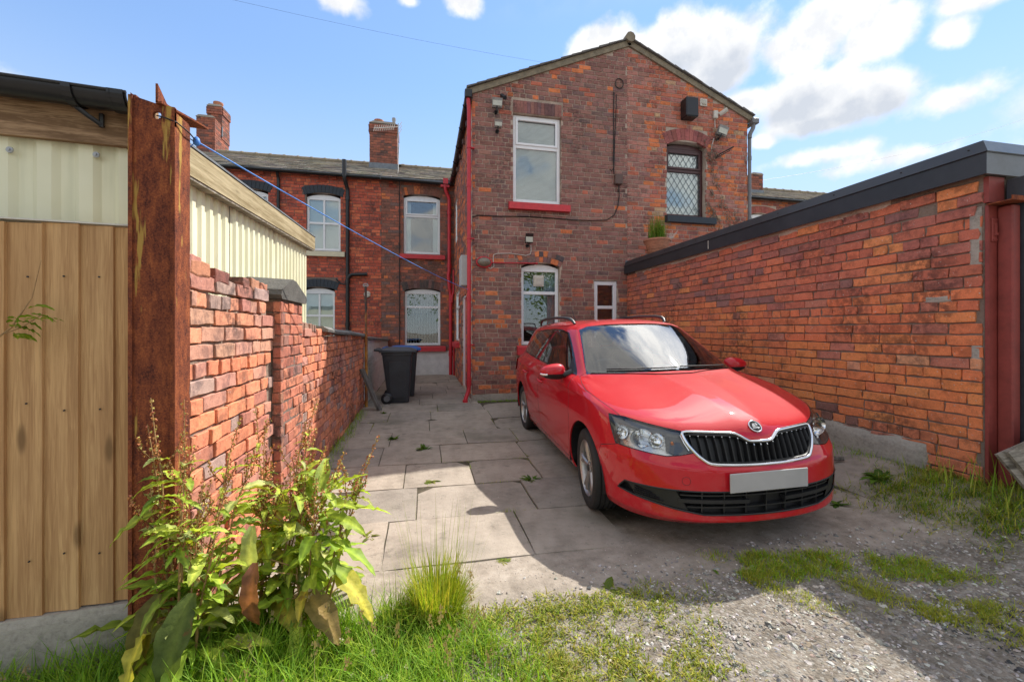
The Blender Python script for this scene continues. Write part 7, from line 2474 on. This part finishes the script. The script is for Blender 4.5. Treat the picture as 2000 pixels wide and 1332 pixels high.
def ibar(m, za, x0, x1, h, off0, off1, n=30):
    vs = []
    for i in range(n + 1):
        x = x0 + (x1 - x0) * i / n; z = za(x)
        for (o_, dz) in ((off0, h), (off0, -h), (off1, -h), (off1, h)): vs.append(front_pt(x, z, o_) + Vector((0, 0, dz)))
    m.add(vs, [(4 * i + j, 4 * i + (j + 1) % 4, 4 * i + 4 + (j + 1) % 4, 4 * i + 4 + j) for i in range(n) for j in range(4)] + [(3, 2, 1, 0), (4 * n, 4 * n + 1, 4 * n + 2, 4 * n + 3)])


one('intake_bar', M['trim_black'], inta, lambda m: ibar(m, lambda x: .372, -.52, .52, .004, -.012, -.04), None, False)
for s in (1, -1):
    one('intake_blade', M['trim_black'], inta, lambda m: ibar(m, lambda x: .335 + .012 * abs(x), s * .12, s * .53, .011, -.002, -.04, 14), None, False)
one('intake_bar', M['trim_black'], inta, lambda m: ibar(m, lambda x: .300, -.48, .48, .004, -.012, -.04), None, False)
for x in (-.40, -.27, -.135, 0, .135, .27, .40):
    one('intake_post', M['trim_black'], inta, lambda m: m.add([front_pt(x + dx, z, o_) for z in (.262, .30, .35, .397) for (dx, o_) in ((-.004, -.014), (.004, -.014), (.004, -.04), (-.004, -.04))], [(4 * i + j, 4 * i + (j + 1) % 4, 4 * i + 4 + (j + 1) % 4, 4 * i + 4 + j) for i in range(3) for j in range(4)]), None, False)
for s in (1, -1):
    def fog(m):
        n = 10; vs = []
        for i in range(n + 1):
            t = i / n
            xb = .475 + .25 * t; xt = .545 + .215 * t
            zb = (.272 + .30 * max(0, xb - .47) * .75); zt = .4005
            zb = .282 + (xb - .475) * .195
            for (k_, o_) in ((0, -.004), (.5, -.006), (1, -.004)):
                x = xb + (xt - xb) * k_; z = zb + (zt - zb) * k_
                vs.append(front_pt(s * x, z, o_))
        m.add(vs, [(3 * i + j, 3 * i + 3 + j, 3 * i + 4 + j, 3 * i + 1 + j) for i in range(n) for j in range(2)])
    fg = one('fog_panel', M['trim_black'], inta, fog, 60, False)
    for k in range(4):
        one('fog_rib', M['gloss_black'], fg, lambda m: m.tube([front_pt(s * (.60 + .018 * k + (.135 - .02 * k) * t), .325 + .014 * k + .022 * t + .0 * k, .0) for t in (0, .25, .5, .75, 1)], .0032, 5), 60, False)

# headlights
for s in (1, -1):
    hl = cpart('headlight', 'headlight', M['lens'], mirror=False, side=s, flange=.0)
    me = extract('headlight', False, s, flange=0, push=-.055)
    hs = link('housing', me, M['lamp_pale'], hl, False)
    def oP(a, z, off):     # point of the lens at oblique coordinate a
        d = Vector((-R2 * s, -R2, 0)); o = Vector((R2 * a * s, -R2 * a, z)) - d * 2.0
        h = BVH.ray_cast(o, d)
        return h[0] + h[1] * off
    Hd = dense(HL, 4)
    one('rim', M['lamp_dark'], hl, lambda m: m.add([oP(a, z, -.0005) for a, z in Hd] + [oP(a, z, -.055) for a, z in Hd], [(i, (i + 1) % len(Hd), len(Hd) + (i + 1) % len(Hd), len(Hd) + i) for i in range(len(Hd))]), 60, False)
    one('seal', M['gloss_black'], hl, lambda m: m.tube([oP(a, z, .0) for a, z in Hd] + [oP(*Hd[0], .0)], .003, 5, caps=False), 60, False)
    def bowl(m, a, z, r, dep, rx=1.0):
        c = oP(a, z, -.016); ax = Vector((.25 * s, 1, .05)).normalized(); u = ax.cross(Vector((0, 0, 1))).normalized(); v = u.cross(ax)
        n = 22; vs = []
        prof = [(1.0, 0), (.92, -.25), (.75, -.6), (.45, -.88), (.2, -1.0)]
        for (k_, h) in prof:
            for j in range(n):
                q = 2 * pi * j / n; vs.append(c + (u * cos(q) * rx + v * sin(q)) * r * k_ + ax * h * dep)
        m.add(vs, [(i * n + j, i * n + (j + 1) % n, (i + 1) * n + (j + 1) % n, (i + 1) * n + j) for i in range(len(prof) - 1) for j in range(n)] + [tuple((len(prof) - 1) * n + j for j in range(n))])
        m.tube([c - ax * dep * .9, c - ax * dep * .35], [r * .16, r * .13], 10)
    one('main_reflector', M['lamp_silver'], hl, lambda m: bowl(m, .055, .682, .060, .045, 1.2), 40, False)
    one('side_reflector', M['lamp_silver'], hl, lambda m: bowl(m, .19, .700, .046, .03, .8), 40, False)
    one('inner_reflector', M['lamp_silver'], hl, lambda m: bowl(m, -.035, .676, .046, .03, 1.05), 40, False)
    one('inner_mask', M['lamp_dark'], hl, lambda m: m.add([oP(a, z, -.03) for a, z in ((-.075, .735), (-.10, .62), (-.155, .605), (-.235, .622), (-.20, .678), (-.165, .722))], [tuple(range(6))]), None, False)
    one('indicator', M['amber'], hl, lambda m: m.tube([oP(-.13, .668, -.035), oP(-.128, .672, -.022)], [.012, .007], 10), 60, False)
    def fins(m):
        for k in range(5):
            a0 = .20 - k * .01
            m.add([oP(.235, .655 + k * .026, -.022), oP(-.09, .632 + k * .022, -.022), oP(-.09, .636 + k * .022, -.050), oP(.235, .660 + k * .026, -.050)], [(0, 1, 2, 3)])
    one('reflector_fin', M['lamp_silver'], hl, fins, None, False)
    one('light_guide', M['lamp_silver'], hl, lambda m: m.tube([oP(-.165, .715, -.01), oP(-.19, .672, -.01), oP(-.222, .628, -.01)], .005, 6), 60, False)
    one('bezel', M['grey_plastic'], hl, lambda m: m.add([oP(a, z, -.012) for a, z in ((.29, .783), (.19, .778), (.02, .752), (-.16, .725))] + [oP(a, z, -.03) for a, z in ((.27, .755), (.19, .750), (.02, .724), (-.16, .700))], [(0, 1, 5, 4), (1, 2, 6, 5), (2, 3, 7, 6)]), 60, False)

# number plate, badge, towing cap
one('number_plate', M['plate'], car, lambda m: m.bbox(-.262, .262, .878, .888, .402, .516, .003), None, False)
def on_nose(x, z, off=.004):
    h = BVH.ray_cast(Vector((x, 3, z)), Vector((0, -1, 0)))
    return h[0], body_normal(h[0])
ec, en = on_nose(0, .752)
eu = Vector((1, 0, 0)); ev_ = en.cross(eu).normalized()
if ev_.z < 0: ev_ = -ev_
EP = lambda a, b, h=0: ec + eu * a + ev_ * b + en * h
def disc(m, r0, r1, h0, h1, n=32):
    m.add([EP(r0 * cos(2 * pi * k / n), r0 * sin(2 * pi * k / n), h0) for k in range(n)] + [EP(r1 * cos(2 * pi * k / n), r1 * sin(2 * pi * k / n), h1) for k in range(n)], [(k, (k + 1) % n, n + (k + 1) % n, n + k) for k in range(n)] + [tuple(n + k for k in range(n))])
em = one('badge', M['gloss_black'], car, lambda m: disc(m, .040, .038, -.002, .005), None, False)
one('badge_ring', M['chrome'], em, lambda m: m.tube([EP(.0385 * cos(2 * pi * k / 32), .0385 * sin(2 * pi * k / 32), .005) for k in range(33)], .0042, 8, caps=False), 60, False)
def arrow(m):
    def pl(pts):
        n = len(pts); m.add([EP(a * .001, b * .001, .0062) for a, b in pts] + [EP(a * .001, b * .001, .009) for a, b in pts], [tuple(range(n)), tuple(range(n, 2 * n))[::-1]] + [(i, (i + 1) % n, n + (i + 1) % n, n + i) for i in range(n)])
    sg_ = -1
    pl([(sg_ * x, y) for x, y in ((27, -12), (8, -22), (10, -15), (-24, -15), (-24, -9), (10, -9), (8, -3))])
    for k, (a, b, L) in enumerate(((-22, -4, 24), (-20, 4, 22), (-15, 12, 18))):
        pl([(sg_ * x, y) for x, y in ((a, b), (a + L, b + 1), (a + L + 10, b - 6), (a + L - 2, b + 6), (a + 3, b + 6))])
    pl([(sg_ * x, y) for x, y in ((10, 3), (21, 8), (14, 20), (6, 23), (9, 14))])
one('badge_arrow', M['chrome'], em, arrow, None, False)
c0, n0 = on_nose(.487, .461)
def ringcap(m):
    u = n0.cross(Vector((0, 0, 1))).normalized(); v = u.cross(n0)
    m.tube([c0 + (u * cos(k * pi / 12) + v * sin(k * pi / 12)) * .024 for k in range(25)], .0011, 4, caps=False)
one('tow_cap', M['trim_black'], bumper, ringcap, None, False)

# wheels
def wheel(x, y, s, steer):
    w = bpy.data.objects.new('wheel', None); COL.objects.link(w); w.parent = car
    w.location = (x, y, .30); w.rotation_euler = (0, 0, steer); ORG[w.name] = Vector()
    prof = [(.205, -.085), (.235, -.098), (.268, -.10), (.288, -.092), (.297, -.078)]
    for g in (-.052, -.018, .018, .052): prof += [(.300, g - .011), (.300, g - .005), (.292, g - .004), (.292, g + .004), (.300, g + .005)]
    prof += [(.297, .078), (.288, .092), (.268, .10), (.235, .098), (.205, .085)]
    one('tyre', M['tyre'], w, lambda m: m.lathe(prof, (0, 0, 0), 48, 'X', caps=False), 35, False)
    def rim(m):
        q = s
        m.lathe([(.208, -.085 * q), (.196, -.06 * q), (.19, .0), (.193, .05 * q), (.203, .070 * q), (.211, .088 * q), (.206, .092 * q), (.196, .082 * q), (.190, .06 * q), (.188, .0)], (0, 0, 0), 48, 'X', caps=False)
        for k in range(5):
            a0 = 2 * pi * k / 5 + pi / 2 + .2
            # broad twin-edged spoke
            L = []
            for (r_, wd, h) in ((.040, .026, .066), (.085, .022, .074), (.135, .027, .082), (.175, .036, .086), (.198, .044, .084)):
                for (t_, dh) in ((-1, -.012), (-.62, .0), (-.12, -.007), (.12, -.007), (.62, .0), (1, -.012)):
                    aa = a0 + t_ * wd / r_ * (.8 if r_ < .05 else 1)
                    L.append(Vector(((h + dh) * q, r_ * cos(aa), r_ * sin(aa))))
            nn = 6
            m.add(L, [(i * nn + j, i * nn + j + 1, (i + 1) * nn + j + 1, (i + 1) * nn + j) for i in range(4) for j in range(5)])
            # sides of the spoke
            for j in (0, 5):
                S = [L[i * nn + j] for i in range(5)]
                m.add(S + [p - Vector((.028 * q, 0, 0)) for p in S], [(i, i + 1, 6 + i, 5 + i) for i in range(4)])
        m.lathe([(.052, .040 * q), (.050, .062 * q), (.034, .070 * q), (.0, .072 * q)], (0, 0, 0), 20, 'X', caps=False)
    rm = one('rim', M['alloy'], w, rim, 30, False)
    one('hub_cap', M['trim_black'], w, lambda m: m.lathe([(.026, .070 * s), (.024, .076 * s), (.0, .077 * s)], (0, 0, 0), 18, 'X', caps=False), 40, False)
    one('brake_disc', M['brake'], w, lambda m: m.lathe([(.07, .0), (.13, .002 * s), (.13, -.02 * s)], (0, 0, 0), 28, 'X'), 40, False)
    one('wheel_nut', M['galv'], w, lambda m: [m.lathe([(.009, .060 * s), (.008, .070 * s), (.0, .071 * s)], (0, .040 * cos(2 * pi * k / 5 + 1.0), .040 * sin(2 * pi * k / 5 + 1.0)), 6, 'X', caps=False) for k in range(5)], None, False)
    return w


for s in (1, -1):
    wheel(s * .738, 0.0, s, radians(-6)); wheel(s * .738, -2.47, s, 0)
# dark wheel housings and floor
for s in (1, -1):
    for cy in (0, -2.47):
        def well(m):
            n = 20; A = [-.15 + (pi + .3) * k / n for k in range(n + 1)]
            vs = [(s * xx, cy + .372 * cos(a), .30 + .372 * sin(a)) for xx in (.845, .50) for a in A]
            m.add(vs, [(i, i + 1, n + 2 + i, n + 1 + i) for i in range(n)])
            m.add([(s * .50, cy + .372 * cos(a), .30 + .372 * sin(a)) for a in A], [tuple(range(n + 1))])
        one('wheel_arch_liner', M['trim_black'], car, well, None, False)
one('underbody', M['trim_black'], car, lambda m: (m.box(-.50, .50, -3.2, .70, .17, .30), m.box(-.79, .79, -2.08, -.40, .175, .24)), None, False)

# door mirrors
for s in (1, -1):
    mo = bpy.data.objects.new('door_mirror', None); COL.objects.link(mo); mo.parent = car; ORG[mo.name] = Vector()
    def shell(m, lo):
        # squashed ellipsoid, flat at the back
        nu, nv = 22, 12; c = Vector((s * .922, -.60, .985)); vs = []
        for i in range(nv + 1):
            ph = -pi / 2 + pi * i / nv
            for j in range(nu):
                th = 2 * pi * j / nu
                x = cos(ph) * cos(th); y = cos(ph) * sin(th); z = sin(ph)
                X = .118 * (abs(x) ** .8) * (1 if x > 0 else -1); Y = .075 * y if y > 0 else .035 * y; Z = .070 * (abs(z) ** .8) * (1 if z > 0 else -1)
                Z *= 1 - .22 * (X * 1 / .118)          # tapers to the tip
                if lo: Z = min(Z, -.018) if Z < -.018 else -.018
                else: Z = max(Z, -.022)
                k_ = 1.015 if lo else 1.0
                vs.append(c + Vector((s * X * k_, Y * k_, Z * k_)))
        m.add(vs, [(i * nu + j, i * nu + (j + 1) % nu, (i + 1) * nu + (j + 1) % nu, (i + 1) * nu + j) for i in range(nv) for j in range(nu)])
    one('shell', M['paint'], mo, lambda m: shell(m, False), 50, False)
    one('base', M['trim_black'], mo, lambda m: (shell(m, True), m.tube([(s * .745, -.56, .975), (s * .80, -.575, .958), (s * .87, -.59, .952)], [.034, .030, .024], 10, flat=1.3)), 50, False)
    one('repeater', M['lamp_silver'], mo, lambda m: m.tube([(s * 1.035, -.585, .968), (s * 1.02, -.55, .966), (s * .985, -.532, .965)], .010, 8), 50, False)
    one('mirror_glass', M['chrome'], mo, lambda m: m.add([(s * (.922 + .095 * cos(a)), -.638, .985 + .055 * sin(a)) for a in [2 * pi * k / 20 for k in range(20)]], [tuple(range(20))]), None, False)
# roof rails, aerial, wipers
for s in (1, -1):
    P = [(s * .515, -1.17, 1.412), (s * .527, -1.215, 1.448), (s * .537, -1.28, 1.468), (s * .550, -1.45, 1.482), (s * .558, -1.8, 1.490), (s * .556, -2.2, 1.484), (s * .54, -2.5, 1.468), (s * .52, -2.64, 1.445), (s * .505, -2.72, 1.395)]
    one('roof_rail', M['rail_grey'], car, lambda m: m.tube(P, [.013, .017, .018, .017, .016, .016, .016, .016, .012], 10), 60, False)
one('aerial', M['trim_black'], car, lambda m: m.tube([(.0, -2.66, 1.43), (.0, -2.70, 1.46), (0, -2.85, 1.62)], [.014, .006, .003], 6), 60, False)
def wiper(m, p0, p1, off=.010):
    pts = []
    for k in range(9):
        t = k / 8; x = p0[0] + (p1[0] - p0[0]) * t; z = p0[1] + (p1[1] - p0[1]) * t
        pts.append(front_pt(x, z, off))
    m.tube(pts, .006, 6)
one('wiper', M['trim_black'], car, lambda m: wiper(m, (.52, 1.012), (-.06, 1.018), .012), 60, False)
one('wiper', M['trim_black'], car, lambda m: wiper(m, (-.10, 1.022), (-.60, 1.005), .012), 60, False)
one('cowl', M['trim_black'], car, lambda m: [ibar(m, lambda x: .985, -.66, .66, .012, -.004, -.05, 30)], None, False)
# cabin: dashboard, steering wheel, seats
def dash(m):
    n = 16; vs = []
    for i in range(n + 1):
        x = -.66 + 1.32 * i / n
        hump = .035 * math.exp(-((x - .33) / .17) ** 2)
        for (y, z) in ((-.30, .955), (-.45, .985 + hump * .4), (-.62, .985 + hump), (-.72, .96 + hump), (-.76, .86), (-.70, .62)): vs.append((x, y - .12 * (abs(x) / .66) ** 2 * 0, z))
    m.add(vs, [(6 * i + j, 6 * i + 6 + j, 6 * i + 7 + j, 6 * i + 1 + j) for i in range(n) for j in range(5)])
one('dashboard', M['dash'], car, dash, 60, False)
def steer(m):
    c = Vector((.34, -.86, .90)); ax = Vector((0, -.85, .45)).normalized(); u = Vector((1, 0, 0)); v = ax.cross(u)
    m.tube([c + (u * cos(k * pi / 16) + v * sin(k * pi / 16)) * .18 for k in range(33)], .015, 8, caps=False)
    m.tube([c - u * .17, c + u * .17], .018, 8); m.tube([c, c - v * .17], .016, 8); m.lathe([(.06, -.02), (.05, .02)], c, 14, 'Y'); m.tube([c, c - ax * .22], .03, 8)
one('steering_wheel', M['dash'], car, steer, 60, False)
for (sx_, sy_, name) in ((.34, -1.35, 'front_seat'), (-.34, -1.35, 'front_seat'), (0, -2.2, 'rear_seat')):
    w_ = .25 if name == 'front_seat' else .60
    so = bpy.data.objects.new(name, None); COL.objects.link(so); so.parent = car; ORG[so.name] = Vector()
    one('cushion', M['seat'], so, lambda m: m.bbox(sx_ - w_, sx_ + w_, sy_ - .10, sy_ + .42, .42, .58, .05), 50, False)
    Mt = Matrix.Translation((sx_, sy_ - .1, .55)) @ Matrix.Rotation(radians(14), 4, 'X')
    one('backrest', M['seat'], so, lambda m: m.bbox(-w_, w_, -.12, .02, 0, .56, .05, Mt), 50, False)
    for hx in ((0,) if name == 'front_seat' else (-.36, .36)):
        one('headrest', M['seat'], so, lambda m: m.bbox(hx - .12, hx + .12, -.10, .0, .60, .76, .035, Mt), 50, False)
one('cabin_floor', M['seat'], car, lambda m: m.box(-.70, .70, -2.9, -.42, .30, .33), None, False)
one('parcel_shelf', M['seat'], car, lambda m: m.box(-.62, .62, -2.95, -2.5, .93, .95), None, False)
one('roof_lining', M['blind'], car, lambda m: m.add([(x, y, 1.40 - .045 * (abs(x) / .5) ** 2) for y in (-1.1, -1.6, -2.2, -2.7) for x in (-.5, -.25, 0, .25, .5)], [(5 * i + j, 5 * i + j + 1, 5 * i + 6 + j, 5 * i + 5 + j) for i in range(3) for j in range(4)]), None, False)
one('rear_view_mirror', M['trim_black'], car, lambda m: m.bbox(-.12, .12, -.83, -.80, 1.25, 1.32, .012), None, False)
for s in (1, -1):
    one('tail_lamp', simple('tail_red', (.4, .01, .015), .2, .05), car, lambda m: m.add([Vector((s * x, y, z)) for x, y, z in ((.845, -2.98, .74), (.79, -3.20, .75), (.62, -3.27, .76), (.60, -3.22, .90), (.74, -3.15, .92), (.82, -2.98, .92))], [(0, 1, 4, 5), (1, 2, 3, 4)]), None, False)
HALF.free(); BODY.free()
